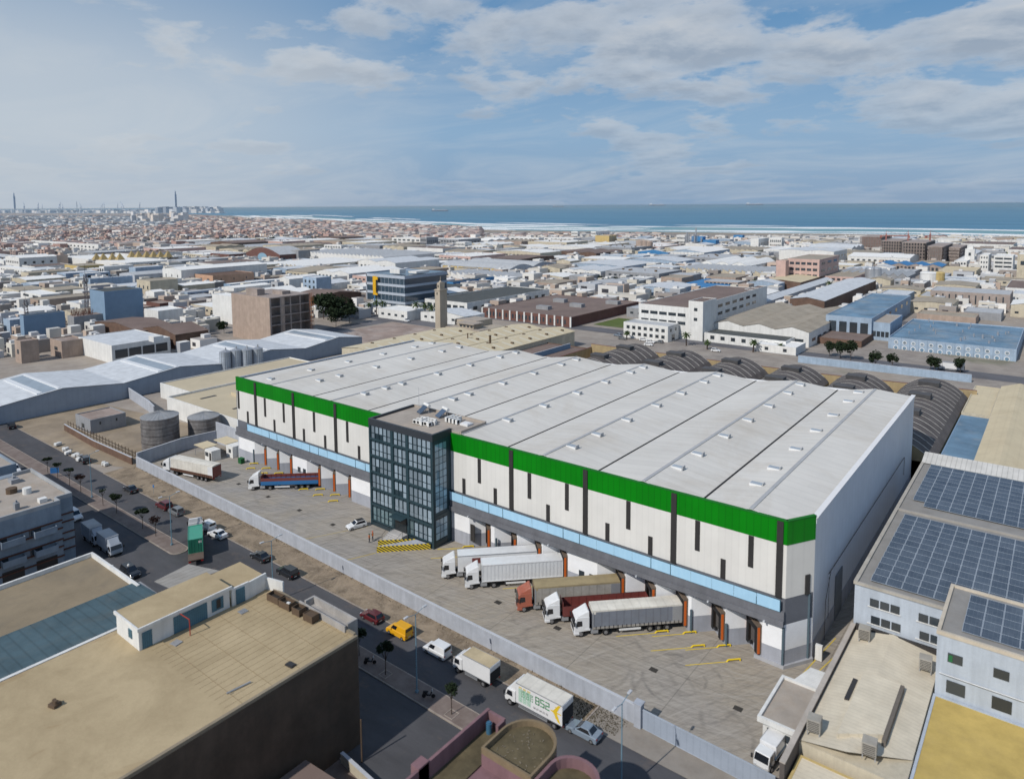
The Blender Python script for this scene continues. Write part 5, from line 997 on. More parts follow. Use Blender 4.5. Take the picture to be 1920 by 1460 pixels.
tag(MB().add([(-92.6, 41.2, H1+.6), (-87.2, 41.0, H1+1.4), (-87.6, 47.6, H1+1.0), (-94.0, 46.6, H1+.3)], [(0, 1, 2, 3)]).build('corrugated_canopy', mat('grey_corrugated', (.36, .34, .31), ribs=(0, .9, .25), dirt=.3)), 'sloping grey corrugated canopy roof behind the rooftop hut', 'canopy')
for i in range(4):
    x = -76.6+i*2.35; y = 48.9+.05*i; s_ = [1.1, 1.0, .7, .8][i]; z = H1-.05
    t = thing('crate', ['large dark planter crate first in the row on the beige roof', 'dark crate holding a white bundle, second in the row on the beige roof', 'small dark crate third in the row on the beige roof', 'square wooden box last in the row, nearest the roof corner'][i], 'crate', (x, y, z), radians(4), 'crates along the beige roof parapet')
    m_ = MB(); m_.box(-s_, s_, -.55, -.47, .1, .95).box(-s_, s_, .47, .55, .1, .95).box(-s_, -s_+.08, -.47, .47, .1, .95).box(s_-.08, s_, -.47, .47, .1, .95).box(-s_, s_, -.47, .47, .1, .2)
    for sx in (-s_+.05, s_-.15): m_.box(sx, sx+.1, -.5, -.4, 0, .1).box(sx, sx+.1, .4, .5, 0, .1)
    m_.build('box', W['wood'], t); MB().box(-s_+.1, s_-.1, -.45, .45, .2, .55 if i < 3 else .85).build('contents', mat('dark_soil', (.04, .035, .03)) if i < 3 else W['wood'], t)
tag(MB().obox(-73.9, 48.9, H1+.62, .5, .4, .35, .4).build('white_bundle', W['white'], bevel=.08), 'white bundle lying in the second crate', 'bundle')
rp_ = MB().tube((-78.3, 38.6, H1-.05), (-78.3, 38.6, H1+1.9), .06).tube((-78.3, 38.6, H1+1.9), (-79.9, 38.2, H1+2.3), .05); tag(rp_.build('pipe_stand', W['redp']), 'red bent pipe standing in front of the blue shutter on the roof', 'pipe')
for (px_, py_), sx, sy, sz, rz_, lab, m_n, nm in (((545, 1246), .55, .35, .15, .1, 'small dark slab near the edge of the beige roof', W['slit'], 'roof_slab'), ((330, 1205), .5, .45, .12, .2, 'grey timber pallet lying in front of the rooftop hut', W['grey'], 'pallet'), ((455, 1146), .45, .45, .14, 0, 'pale slatted frame by the blue door on the roof', W['steel'], 'slatted_frame'), ((103, 1322), .55, .45, .55, .3, 'dark rusty ventilation cowl on the near part of the beige roof', W['wood'], 'roof_cowl')):
    p = gp(px_, py_, H1)
    m_ = MB()
    if nm == 'roof_cowl': m_.box(-.45, .45, -.4, .4, 0, .35).cyl(-.2, .1, .35, .6, .18).cyl(.25, -.1, .35, .7, .16)
    elif nm in ('pallet', 'slatted_frame'):
        for j in range(5): m_.box(-sx, sx, -sy+j*sy*.45, -sy+j*sy*.45+.14, .06, .12)
        m_.box(-sx, -sx+.1, -sy, sy, 0, .06).box(sx-.1, sx, -sy, sy, 0, .06)
    else: m_.box(-sx, sx, -sy, sy, 0, sz).box(-sx*.8, sx*.8, -sy*.7, sy*.7, sz, sz+.04)
    o = m_.build(nm, m_n); o.location = (p.x, p.y, H1-.05); o.rotation_euler = (0, 0, rz_); tag(o, lab, nm.replace('_', ' '))
p0, p1 = gp(425, 1300, H1), gp(470, 1279, H1); tag(MB().tube((p0.x, p0.y, H1+.05), (p1.x, p1.y, H1+.1), .09).tube((p0.x+.3, p0.y+.2, H1), (p0.x+.3, p0.y+.2, H1+.3), .05).build('pipe_length', W['steel']), 'length of grey pipe lying along the edge of the beige roof', 'pipe')
W['bluer'] = mat('blue_green_corrugated_roof', (.075, .125, .15), ribs=(1, .8, .25), var=.25, dirt=.2)
lb = thing('low_roofed_building', 'building with a dark blue corrugated roof beside the beige roof', 'building', (0, 0, 0)); MB().box(-98.5, -86.6, 5, 42, 0, 11.6).build('wall', W['grey'], lb); MB().add([(-98.5, 5, 11.8), (-86.6, 5, 12.3), (-86.6, 41.5, 12.3), (-98.5, 41.5, 11.8)], [(0, 1, 2, 3)]).build('roof', W['bluer'], lb); MB().box(-87.0, -86.55, 5, 36.0, 12.3, 13.2).build('parapet', W['white'], lb)
dr = thing('dirty_roofed_building', 'building with dirty tan flat roof and a white front parapet', 'building', (0, 0, 0)); MB().box(-112, -98.6, 5, 41.2, 0, 11.2).build('wall', W['grey'], dr); MB().box(-111.7, -98.7, 5, 40.9, 11.2, 11.4).build('roof', mat('dirty_tan_roof', (.30, .24, .16), dirt=.6, scale=.2, dirtcol=(.16, .14, .11)), dr); m_ = MB(); m_.box(-112.05, -111.7, 5, 41.2, 11.2, 12.0).box(-111.7, -96.9, 40.9, 41.25, 11.2, 12.0); m_.build('parapet', W['white'], dr)
# pink building with a rounded roof terrace
W['pinkd'] = mat('dusty_pink_render', (.25, .145, .16), streak=True, dirt=.3, dirtcol=(.2, .13, .12)); W['soil'] = mat('weedy_roof_soil', (.13, .105, .06), dirt=.6, scale=.6, dirtcol=(.07, .06, .035), var=.4)
H2 = 13.0; pk = thing('pink_building', 'dusty pink building with round ended roof terrace at the bottom centre', 'building', (0, 0, 0)); occ.append((-44, -28, 20, 56))
MB().box(-43.1, -32.0, 24, 46.8, 0, H2-1.75).build('wall', W['pinkd'], pk)
m_ = MB(); m_.box(-43.3, -43.0, 30, 50.9, H2-6, H2).box(-43.0, -41.0, 50.6, 50.9, H2-6, H2-.1).box(-41.2, -40.9, 49.6, 50.6, H2-6, H2-.1); m_.box(-44.0, -43.0, 41.0, 42.3, H2-3, H2+.15).box(-43.0, -40.5, 46.8, 50.6, 0, H2-1.7); 
arc = [(-39.6+.0, 50.2)]
m_.build('parapet', W['pinkd'], pk); MB().box(-43.0, -40.35, 30, 50.5, H2-1.68, H2-1.6).build('terrace', W['soil'], pk)
rc = [(-40.3, 46.4), (-34.6, 46.4)]; c0x, c0y, rr_ = -37.45, 49.4, 2.85
outer = [(-40.3, 46.4), (-34.6, 46.4), (-34.6, 49.4)]+[(c0x+rr_*cos(a), c0y+rr_*1.08*sin(a)) for a in [pi*i/16 for i in range(1, 16)]]+[(-40.3, 49.4)]
inn = [(c0x+(x-c0x)*.92, 49+(y-49)*.92) for x, y in outer]
MB().prism(outer, 0, H2-.5).build('round_tower', W['pinkd'], pk); n = len(outer); m_ = MB(); m_.add([(x, y, H2-.5) for x, y in outer]+[(x, y, H2+.15) for x, y in outer]+[(x, y, H2+.15) for x, y in inn]+[(x, y, H2-.5) for x, y in inn], [(i, (i+1) % n, n+(i+1) % n, n+i) for i in range(n)]+[(n+i, n+(i+1) % n, 2*n+(i+1) % n, 2*n+i) for i in range(n)]+[(2*n+i, 2*n+(i+1) % n, 3*n+(i+1) % n, 3*n+i) for i in range(n)])
m_.build('rim', mat('mossy_rim', (.24, .18, .11), dirt=.5, scale=1.2), pk); MB().prism(inn, H2-.5, H2-.42).build('round_roof', W['soil'], pk)
o2 = [(-34.5, 44), (-29.6, 44), (-29.6, 49.2)]+[(-32.05+2.45*cos(a), 49.2+2.2*sin(a)) for a in [pi*i/12 for i in range(1, 12)]]+[(-34.5, 49.2)]; i2 = [(-32.05+(x+32.05)*.88, 48+(y-48)*.9) for x, y in o2]; n = len(o2); m_ = MB(); m_.add([(x, y, 0) for x, y in o2]+[(x, y, H2-.2) for x, y in o2]+[(x, y, H2-.2) for x, y in i2]+[(x, y, H2-1.2) for x, y in i2], [(i, (i+1) % n, n+(i+1) % n, n+i) for i in range(n)]+[(n+i, n+(i+1) % n, 2*n+(i+1) % n, 2*n+i) for i in range(n)]+[(2*n+i, 2*n+(i+1) % n, 3*n+(i+1) % n, 3*n+i) for i in range(n)]); m_.build('round_bay', W['pinkd'], pk); MB().prism(i2, H2-1.25, H2-1.2).build('bay_roof', W['soil'], pk)
dm = MB(); R2_ = random.Random(3)
for i in range(60):
    x, y = R2_.uniform(-39.8, -35.2), R2_.uniform(46.9, 51.4)
    if (x-c0x)**2+(max(0, y-49.4))**2 > 5.6: continue
    dm.obox(x, y, H2-.38, R2_.uniform(.05, .3), R2_.uniform(.02, .08), .05, R2_.uniform(0, 3))
tag(dm.build('roof_debris', mat('pale_debris', (.27, .23, .17), var=.3)), 'pale debris scattered on the round pink roof', 'debris', kind='stuff')
tag(MB().cyl(-42.3, 49.9, H2-1.6, H2-.55, .3, 14).cyl(-42.3, 49.9, H2-.55, H2-.45, .2, 14).build('water_barrel', mat('barrel_blue', (.05, .15, .25), rough=.5)), 'blue barrel in the corner of the pink roof terrace', 'barrel')
wall([(-62, 47.2), (-55, 46.6), (-47, 44.2)], 1.2, .3, 'low beige garden wall between the beige and pink buildings', W['cream'])
tag(MB().tube((-60.2, 48.6, 0), (-60.2, 48.6, 5.2), .09).build('wooden_pole', W['wood']), 'bare dark pole standing by the near pavement', 'pole')
building('low corrugated shed in the dark court between beige and pink buildings', 'shed', -61.5, -45, 30, 42, 3.6, 'brown', 'r_brown', 'gableX', rise=.8)
# left: stepped apartment house
W['apt'] = mat('blue_grey_apartment_render', (.27, .33, .40), streak=True, var=.2, dirt=.2); W['aptb'] = mat('apartment_rust_band', (.12, .055, .04), var=.2)
ap = thing('apartment_house', 'blue-grey stepped apartment house with rust coloured bands and roof terrace', 'apartment house', (0, 0, 0)); occ.append((-160, -135, 20, 48)); HA = 12.2
MB().box(-158, -138.4, 38, 48.2, 0, HA-.7).box(-160, -136.4, 18, 45.6, 0, HA-.7).build('wall', W['apt'], ap)
m_ = MB(); m_.box(-158, -138.4, 47.9, 48.2, HA-.7, HA).box(-138.7, -138.4, 45.6, 47.9, HA-.7, HA).box(-138.4, -136.4, 45.3, 45.6, HA-.7, HA).box(-136.7, -136.4, 18, 45.3, HA-.7, HA).box(-158, -157.7, 45, 47.9, HA-.7, HA); m_.build('parapet', mat('apt_parapet', (.40, .42, .44), dirt=.3), ap); MB().box(-157.5, -136.8, 18.2, 45.2, HA-.7, HA-.6).box(-157.5, -138.8, 45.2, 47.8, HA-.7, HA-.6).build('roof', W['r_screed'], ap)
m_ = MB()
for z in (8.6, 7.2, 5.2, 3.9, 2.2): m_.box(-138.38, -138.2, 38, 48.25, z, z+.22).box(-136.38, -136.15, 18, 45.7, z-.1, z+.12)
m_.build('band', W['aptb'], ap)
for z in (7.95, 4.6):
    for y in (41.5, 36.5, 30, 24): block('window', W['glass'], ap, (-136.4, y, z), (.14, 1.8, 1.0))
for y in (43, 38, 32, 27): block('shopfront', W['slit'], ap, (-136.4, y, 1.5), (.14, 3.2, 2.4))
for i_, z in enumerate((7.35, 4.0)):
    for y in (42.8, 38.0, 33.2, 27.0):
        MB().box(-136.38, -135.2, y-1.7, y+1.7, z-.2, z).box(-135.3, -135.2, y-1.7, y+1.7, z, z+.9).box(-136.38, -135.3, y-1.7, y-1.6, z, z+.9).box(-136.38, -135.3, y+1.6, y+1.7, z, z+.9).build('balcony', W['apt'], ap)
for x, y, s_, h_ in ((-142, 35, 1.2, 1.0), (-150, 33, 1.6, 1.3), (-154, 44, 1.0, .8), (-141, 28, .8, .6), (-146, 38.5, .6, .5), (-139.6, 40, .5, 1.2)): MB().box(x-s_, x+s_, y-s_*.7, y+s_*.7, HA-.6, HA-.6+h_).box(x-s_*.3, x+s_*.2, y-s_*.2, y+s_*.3, HA-.6+h_, HA-.2+h_).build('roof_clutter', W['wood'] if s_ > 1 else W['grey'], ap)
MB().cyl(-146, 43.6, HA-.6, HA+.5, .7, 14).build('water_tank', W['white'], ap); MB().box(-140.2, -139.0, 43.3, 44.5, HA-.6, HA+.1).build('chimney', W['white'], ap); MB().cyl(-148.6, 42, HA-.6, HA+.3, .9, 12).build('water_tank', W['wood'], ap)
building('blue-grey apartment house at the left frame edge with rust bands', 'apartment house', -190, -164, 22, 47.5, 12.0, W['apt'], 'r_screed', right=((7.6, 8.4, 4, .5), (4.2, 5.0, 4, .5)))
building('narrow grey apartment block between the two blue-grey ones', 'apartment house', -163.6, -160.4, 30, 46, 9, W['apt'], 'r_screed')
for i, (px_, py_) in enumerate(((211, 1061), (174, 1050), (241, 1059), (165, 1108))):
    p = gp(px_, py_, 2.6); t = thing('globe_lamp', ['globe garden lamp with the brightest white ball in the dark forecourt', 'globe garden lamp on the left of the dark forecourt', 'globe garden lamp on the brick pier beside the street', 'globe garden lamp on the low curved wall'][i], 'lamp', (p.x, p.y, 0), 0, 'globe lamps in the forecourt'); MB().tube((0, 0, 0), (0, 0, 2.4), .05).build('post', W['slit'], t)
    gm_ = MB(); gm_.cyl(0, 0, 2.35, 2.5, .1, 10, .22).cyl(0, 0, 2.5, 2.72, .22, 10, .2).cyl(0, 0, 2.72, 2.82, .2, 10, .08); gm_.build('globe', W['white'], t, smooth=True)
wall([(-128, 43.5), (-121, 45.2), (-119.5, 47.3)], 1.4, .3, 'low curved pale wall around the dark forecourt', W['apt'])

# ================= right side: solar roof building, annex, cream shed, yellow roofs
W['solarwall'] = mat('pale_blue_office_wall', (.50, .56, .64), streak=True, var=.1); W['screedg'] = mat('grey_roof_membrane', (.30, .29, .275), var=.15, dirt=.2)
HS = 11.2; sb = thing('solar_roofed_building', 'pale blue factory building covered in solar panels on the right', 'factory', (0, 0, 0)); occ.append((-22, 60, 94, 165))
m_ = MB(); m_.box(-20.6, 40, 102.4, 161.5, 0, HS-.2); m_.build('wall', W['solarwall'], sb); MB().box(-20.4, 40, 102.6, 161.0, HS-.2, HS-.05).build('roof', W['screedg'], sb)
m_ = MB(); m_.box(-20.75, -20.25, 102.2, 161.5, HS-.25, HS+.2).box(-20.25, 40, 102.2, 102.6, HS-.25, HS+.1); m_.build('roof_edge', mat('pale_coping', (.46, .43, .38), dirt=.3), sb)
MB().box(-20.25, 40, 131.6, 132.0, HS-.05, HS+.25).build('roof_seam', mat('seam_flashing', (.38, .36, .33)), sb); MB().add([(-20.7, 158.8, HS+.15), (40, 158.8, HS+.15), (40, 163, HS+1.2), (-20.7, 163, HS+1.2)], [(0, 1, 2, 3)]).build('corrugated_edge', mat('white_ribbed_edge', (.62, .61, .58), ribs=(0, 1.2, .3)), sb)
for x in (-18.2, -12.4, -6.5):
    for z in (9.0, 6.6):
        for j in range(3): o = block('window', W['glass'], sb, (x+.0+j*1.25+(.3 if z < 8 else .1), 102.36, z), (1.08, .1, 1.05))
        block('sill', W['white'], sb, (x+1.3, 102.32, z-.62), (4.0, .2, .1))
# photovoltaic modules (two cells wide), each module its own object
s = NT('solar_cells'); g = s.node('ShaderNodeTexCoord'); q = s.node('ShaderNodeSeparateXYZ'); s.link(g.outputs['Object'], q.inputs[0])
def gl_(o, f, w2): fr_ = s.math('FRACT', s.math('MULTIPLY_ADD', o, f, 50.5)); return s.math('GREATER_THAN', s.math('ABSOLUTE', s.math('SUBTRACT', fr_, .5)), w2)
lines = s.math('MAXIMUM', gl_(q.outputs[0], 2.27, .47), gl_(q.outputs[1], 1.9, .47)); oi = s.node('ShaderNodeObjectInfo')
c = s.mix(s.ramp(oi.outputs['Random'], [(0, 0.0), (1, 1.0)]), (.035, .055, .085), (.06, .085, .12)); c = s.mix(s.ramp(s.noise(.35, 5, .7), [(.45, 0.0), (.75, .5)]), c, (.13, .16, .20)); c = s.mix(s.math('MULTIPLY', lines, .25), c, (.25, .29, .34)); W['pv'] = s.out(c, .25, spec=.6)
pvme = MB().box(-.88, .88, -.84, .84, 0, .04).build('solar_panel', W['pv']); pvf = MB()
for a, b, c_, d_ in ((-.92, .92, -.89, -.84), (-.92, .92, .84, .89), (-.93, -.87, -.84, .84), (.87, .93, -.84, .84)): pvf.box(a, b, c_, d_, 0, .055)
pf_ = pvf.build('frame', mat('alu_frame', (.34, .39, .45), rough=.4), pvme)
def pv_array(x0, y0, nx, ny, z, label, group, skip=lambda i, j: False, px=1.88, py=1.95, first=False):
    k = 0
    for j in range(ny):
        for i in range(nx):
            if skip(i, j): continue
            x, y = x0+i*px, y0+j*py
            o = bpy.data.objects.new('photovoltaic_module', pvme.data); C.objects.link(o); o.location = (x, y, z+.22); o.rotation_euler = (radians(7), 0, 0); f_ = bpy.data.objects.new('frame', pf_.data); C.objects.link(f_); f_.parent = o
            tag(o, label, 'solar panel', group)
pv_array(-18.0, 104.6, 9, 13, HS+.05, 'blue solar panel in the nearer array on the big factory roof', 'solar panels in the nearer array', py=2.0)
pv_array(-18.0, 136.3, 9, 11, HS+.05, 'blue solar panel in the farther array on the big factory roof', 'solar panels in the farther array', lambda i, j: i == 0 and j < 1, py=2.06)
C.objects.unlink(pf_); C.objects.unlink(pvme)
HX = 12.2; ax_ = thing('annex_building', 'pale blue annex with its own small solar array in front of the solar roofed factory', 'annex', (0, 0, 0)); MB().box(-9.8, 30, 94.4, 107.4, 0, HX-.3).build('wall', W['solarwall'], ax_); MB().box(-9.5, 30, 94.7, 107.1, HX-.3, HX-.18).build('roof', W['screedg'], ax_); m_ = MB(); m_.box(-9.9, -9.5, 94.3, 107.5, HX-.35, HX+.12).box(-9.5, 30, 94.3, 94.7, HX-.35, HX+.1).box(-9.5, 30, 107.1, 107.5, HX-.35, HX+.1); m_.build('coping', mat('cream_coping', (.60, .53, .43), dirt=.2), ax_)
pv_array(-6.6, 97.0, 5, 5, HX-.15, 'blue solar panel in the small array on the annex roof', 'solar panels on the annex roof')
for x in (-7.9, -3.4, 1.2): block('window', W['glass'], ax_, (x, 94.36, 9.4), (1.5, .1, 1.1)); block('window', W['glass'], ax_, (x+.2, 94.36, 5.8), (1.9, .1, 1.5))
block('green_board', mat('dull_green_board', (.03, .16, .06)), ax_, (-8.35, 94.28, 9.35), (.4, .05, .8)); m_ = MB().tube((-9.4, 94.2, 7.2), (20, 94.2, 7.2), .07); m_.build('pipe', W['steel'], ax_)
W['shedroof'] = mat('cream_ribbed_shed_roof', (.70, .63, .50), ribs=(1, 1.6, .12), dirt=.3, dirtcol=(.40, .32, .22), scale=.25)
cs = thing('cream_roofed_shed', 'long cream corrugated shed roof between the gatehouse and the solar building', 'shed', (0, 0, 0)); occ.append((-21, 10, 60, 102))
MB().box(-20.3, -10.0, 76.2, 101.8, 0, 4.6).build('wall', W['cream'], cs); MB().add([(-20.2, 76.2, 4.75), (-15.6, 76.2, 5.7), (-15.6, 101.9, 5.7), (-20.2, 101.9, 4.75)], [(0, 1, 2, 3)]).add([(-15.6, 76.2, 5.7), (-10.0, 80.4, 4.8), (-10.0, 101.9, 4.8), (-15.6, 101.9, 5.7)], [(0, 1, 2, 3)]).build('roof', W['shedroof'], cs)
MB().box(-20.75, -20.25, 71, 102, 0, 5.35).build('side_wall', mat('dark_shed_wall', (.12, .105, .10), dirt=.3), cs); MB().box(-20.8, -20.2, 71, 102, 5.35, 5.45).build('side_coping', mat('pale_coping2', (.50, .45, .40), dirt=.3), cs); MB().box(-12.9, -12.5, 80, 91, 5.0, 5.95).build('roof_step', mat('roof_step_dark', (.16, .14, .12)), cs); MB().prism([(-16.9, 78.0), (-12.9, 80.9), (-12.9, 91), (-16.9, 91)], 4.6, 6.0).build('raised_roof', W['shedroof'], cs)  # the roof step is one dark brown-grey tone
MB().box(-17.8, -17.3, 85.2, 89.6, 5.2, 5.5).build('skylight', W['slit'], cs); MB().box(-20.2, -10, 101.7, 102.1, 4.7, 5.6).build('back_flashing', W['slit'], cs)
def rac(x, y, z, label, s_=1.0):
    t = thing('roof_air_unit', label, 'roof air unit', (x, y, z), .1, 'air units on the cream shed roof'); MB().box(-.7*s_, .7*s_, -.7*s_, .7*s_, .15, 1.5*s_).build('casing', mat('dusty_unit_casing', (.38, .36, .32), dirt=.4), t, bevel=.03); m_ = MB()
    for k in range(6): m_.box(-.6*s_, .6*s_, -.72*s_, -.7*s_, .25+k*.2*s_, .33+k*.2*s_)
    m_.build('grille', W['slit'], t); m_ = MB()
    for sx in (-.6, .6):
        for sy in (-.6, .6): m_.box(sx*s_-.05, sx*s_+.05, sy*s_-.05, sy*s_+.05, -.3, .15)
    m_.build('feet', W['steel'], t)
rac(-18.6, 99.4, 5.35, 'dusty box air unit at the far end of the cream shed roof'); rac(-11.2, 97.3, 5.3, 'box air unit where the cream shed meets the pale blue annex'); rac(-19.2, 78.0, 5.3, 'box air unit at the near left corner of the cream shed'); rac(-13.6, 77.6, 5.6, 'box air unit at the near end of the cream shed beside the raised roof')
W['yroof'] = mat('yellow_painted_roof', (.56, .41, .13), dirt=.3, scale=.3, dirtcol=(.40, .30, .14), var=.2)
building('low building with a flat yellow roof at the lower right corner', 'building', -9.9, 8, 74, 94.2, 4.4, 'solarwall', W['yroof'], par=.15); building('small pale roofed building below the cream shed with yellow trim', 'building', -20.0, -10.3, 64, 75.6, 3.6, 'yellow', 'shedroof', par=.1)
tag(MB().box(-3.6, 4, 82.4, 82.7, 4.3, 4.5).build('roof_pipe', W['steel']), 'grey pipe lying across the yellow roof', 'pipe')
p = gp(1425, 1420); t = boxtruck('white and blue van parked beside the gatehouse', p.x+1.2, p.y+2.2, radians(-95), L=2.6, hw=.95, hz=2.5, body=P_['white'], group='van beside the gatehouse', roofm=P_['white']); MB().box(-.05, 2.7, -.97, .97, 1.0, 1.35).build('blue_stripe', W['blue'], t)
# right: roofs behind the solar building
def slab(label, X0, X1, Y0, Y1, H, wm_, rm, rt='gableX', **k): return building(label, k.pop('cat', 'factory shed'), X0, X1, Y0, Y1, H, wm_, rm, rt, **k)
slab('weathered cream roofed shed right behind the solar building, stained ridge', -13.5, -4.5, 166, 262, 6.3, 'cream', 'r_cream', rise=1.6); slab('low roof with blue patches between the vaulted sheds and the cream ridge', -20.5, -13.8, 166, 225, 5.2, 'blue', 'r_blue', 'flat', par=.1)
slab('cream flat roof with stains behind the blue patched roof', -20.5, -13.8, 225.5, 262, 5.8, 'cream', 'r_cream', 'flat', par=.2); slab('pale cream shed at the right frame edge behind the solar building', -2.5, 14, 166, 250, 6.0, 'cream', 'r_cream', rise=1.5); slab('blue gutter roof at the right edge between two cream sheds', -4.3, -2.7, 166, 250, 4.2, 'blue', 'r_blue', 'flat', par=.1)
p = gp(1780, 830, 5.3); t = thing('roof_cooler', 'beige box cooler on the blue patched roof', 'cooler', (-19.3, 168.5, 5.2)); MB().box(-.9, .9, -.9, .9, .2, 1.9).build('casing', W['cream'], t, bevel=.04); MB().box(-.6, .6, -.95, -.9, .5, 1.6).build('grille', W['slit'], t)
# ================= vaulted sheds behind the warehouse
W['vault'] = mat('dark_vault_sheet', (.135, .12, .115), var=.35, dirt=.5, dirtcol=(.16, .14, .13), scale=.3); W['vaultw'] = mat('stained_yellow_wall', (.42, .33, .19), streak=True, dirt=.4, dirtcol=(.2, .15, .1))
vx = [-137.5, -117.5, -97.3, -77.5, -58.0, -39.2, -20.4]; vy = 244
for i in range(6):
    a, b = vx[i]+.5, vx[i+1]-.5; y0 = 165.5 if i == 5 else yb(a)+6; y1 = 241 if i < 5 else 246
    if i == 5: a = -24.0-14.7
    t = thing('vaulted_shed', ['dark barrel vaulted shed farthest left of the six', 'dark barrel vaulted shed second from the left', 'dark barrel vaulted shed third from the left', 'dark barrel vaulted shed fourth from the left', 'dark barrel vaulted shed fifth from the left', 'dark barrel vaulted shed running down beside the white warehouse wall'][i], 'vaulted shed', (a, y0 if i < 5 else 178, 0), 0, 'six barrel vaulted sheds')
    if i == 5: y0 = 178
    occ.append((a, b, y0, y1)); w_, d_ = b-a, y1-y0; Hb, ri = 5.2, 4.7; NA = 14
    prof = [(w_*k/NA, Hb+ri*sin(pi*k/NA)**.8) for k in range(NA+1)]; m_ = MB()
    for (p_, zp), (q_, zq) in zip(prof, prof[1:]): m_.quad((p_, 0, zp), (q_, 0, zq), (q_, d_, zq), (p_, d_, zp))
    m_.build('roof', W['vault'], t, smooth=True); MB().add([(0, 0, 0), (w_, 0, 0)]+[(x, 0, z-.02) for x, z in prof[::-1]]+[(0, d_, 0), (w_, d_, 0)]+[(x, d_, z-.02) for x, z in prof[::-1]], [tuple(range(NA+3)), tuple(range(NA+3, 2*NA+6))]).box(0, w_, 0, .01, 0, Hb).box(0, .15, 0, d_, 0, Hb-.02).box(w_-.15, w_, 0, d_, 0, Hb-.02).build('wall', W['vaultw'], t)
    nr = max(6, int(d_/4.0))
    for j in range(nr+1):          # pale translucent ribs following the vault, broken in places
        y = .3+j*(d_-.6)/nr; m_ = MB(); wr = .26 if j in (0, nr) else .30
        for k in range(1, NA-1):
            (p_, zp), (q_, zq) = prof[k], prof[k+1]; m_.quad((p_, y-wr, zp+.06), (q_, y-wr, zq+.06), (q_, y+wr*.2, zq+.06), (p_, y+wr*.2, zp+.06))
        m_.build('rib_light', mat('pale_rib', (.66, .62, .55), dirt=1.0, scale=.9, dirtcol=(.13, .12, .12)), t, fix=False)
    for yy in (d_*.35, d_*.62, d_*.86):
        MB().yprism([(yy-1.4, Hb+ri-.2), (yy+1.6, Hb+ri-.2), (yy+1.9, Hb+ri+.9), (yy-1.7, Hb+ri+.9)], w_*.35, w_*.65).build('roof_vent', mat('dark_vent', (.10, .10, .105), var=.2), t)
wall([(-150, 243.5), (-98, 243.5), (-60, 245), (-19, 250.0)], 6.8, .5, 'stained yellow wall running behind the vaulted sheds', W['vaultw'], mat('reddish_coping', (.22, .11, .10)))
wall([(-150, 243.5), (-150, 205)], 5.5, .5, 'stained wall at the left end of the vaulted sheds', W['vaultw'], mat('reddish_coping', (.22, .11, .10)))
slab('reddish flat roofed strip between the cream factory and the vaulted sheds', -173, -151, 180, 243, 5.0, 'brown', 'r_brown', 'flat', par=.4)
wall([(-158, 185), (-158, 240)], 6.6, .3, 'blue grey fence wall along the reddish roof', W['blue'])
# cream factory roof with skylight strips, behind the warehouse
def cream_unit(label, X0, X1, Y0, Y1):
    t, H, w_, d_ = building(label, 'factory shed', X0, X1, Y0, Y1, 6.6, 'cream', 'r_cream', 'gableX', rise=1.3, group='cream roofed factory units'); n = int(d_/6)
    for j in range(n):
        for sgn in (0, 1):
            m_ = MB(); y = 2+j*6; x0, x1 = (w_*.06, w_*.44) if sgn == 0 else (w_*.56, w_*.94); z0 = 6.6+1.3*(x0/(w_/2) if sgn == 0 else (w_-x0)/(w_/2))+.16; z1 = 6.6+1.3*(x1/(w_/2) if sgn == 0 else (w_-x1)/(w_/2))+.16
            m_.quad((x0, y, z0), (x1, y, z1), (x1, y+1.2, z1), (x0, y+1.2, z0)); m_.build('skylight_strip', mat('skylight_strip', (.68, .64, .52), var=.1), t, fix=False)
            if (j+sgn) % 2: MB().box((x0+x1)/2, (x0+x1)/2+1.2, y+2.6, y+3.4, (z0+z1)/2-.1, (z0+z1)/2+.45).build('roof_vent', W['wood'], t)
cream_unit('cream roofed factory unit with skylight strips, beside the minaret', -226, -206, 178, 236); cream_unit('cream roofed factory unit with skylight strips, middle of three', -205, -188, 180, 262); cream_unit('cream roofed factory unit with skylight strips, nearest the vaulted sheds', -187, -171.5, 182, 264)
for i, (px_, py_, z1) in enumerate(((919, 650, 9.8), (877, 640, 8.6))): p = gp(px_, py_, 6.5); tag(MB().cyl(p.x, p.y, 5, z1+1.2, .5 if i == 0 else .3, 12, .45 if i == 0 else .25).cyl(p.x, p.y, z1+1.2, z1+1.35, .6 if i == 0 else .36, 12).build('chimney_stack', W['wood']), ['thick dark chimney stack rising behind the white roof', 'thin dark flue on the cream roof left of the thick stack'][i], 'chimney')
# ------------------------------------------------------------------ middle distance, building by building
WR = lambda n, z0=.55, z1=.8, f=.6: (z0, z1, n, f)
# grey hall with gently folded roof, its long flank facing the yard
gh_ = thing('folded_roof_hall', 'long grey hall with gently folded pale roof on the left, glazed strips on each fold', 'factory hall', (0, 0, 0)); occ.append((-290, -240, 55, 203))
ys = [36, 60, 71.5, 84.5, 103.5, 125, 133, 153, 171, 179, 196, 206]; ridges = [60, 84.5+18, 0]
py_ = [(30, 5.2), (48, 7.2), (66, 5.2), (84, 7.3), (102, 5.2), (121, 7.3), (138, 5.2), (157, 7.3), (173, 5.2), (190, 7.3), (203, 5.4)]
XA, XB = -243.5, -276; m_ = MB(); w_ = MB()
for (a, za), (b, zb) in zip(py_, py_[1:]):
    m_.quad((XA+.4, a, za+.12), (XA+.4, b, zb+.12), (XB, b, zb+.12), (XB, a, za+.12)); w_.quad((XA, a, 0), (XA, b, 0), (XA, b, zb), (XA, a, za)).quad((XB, a, 0), (XB, b, 0), (XB, b, zb), (XB, a, za))
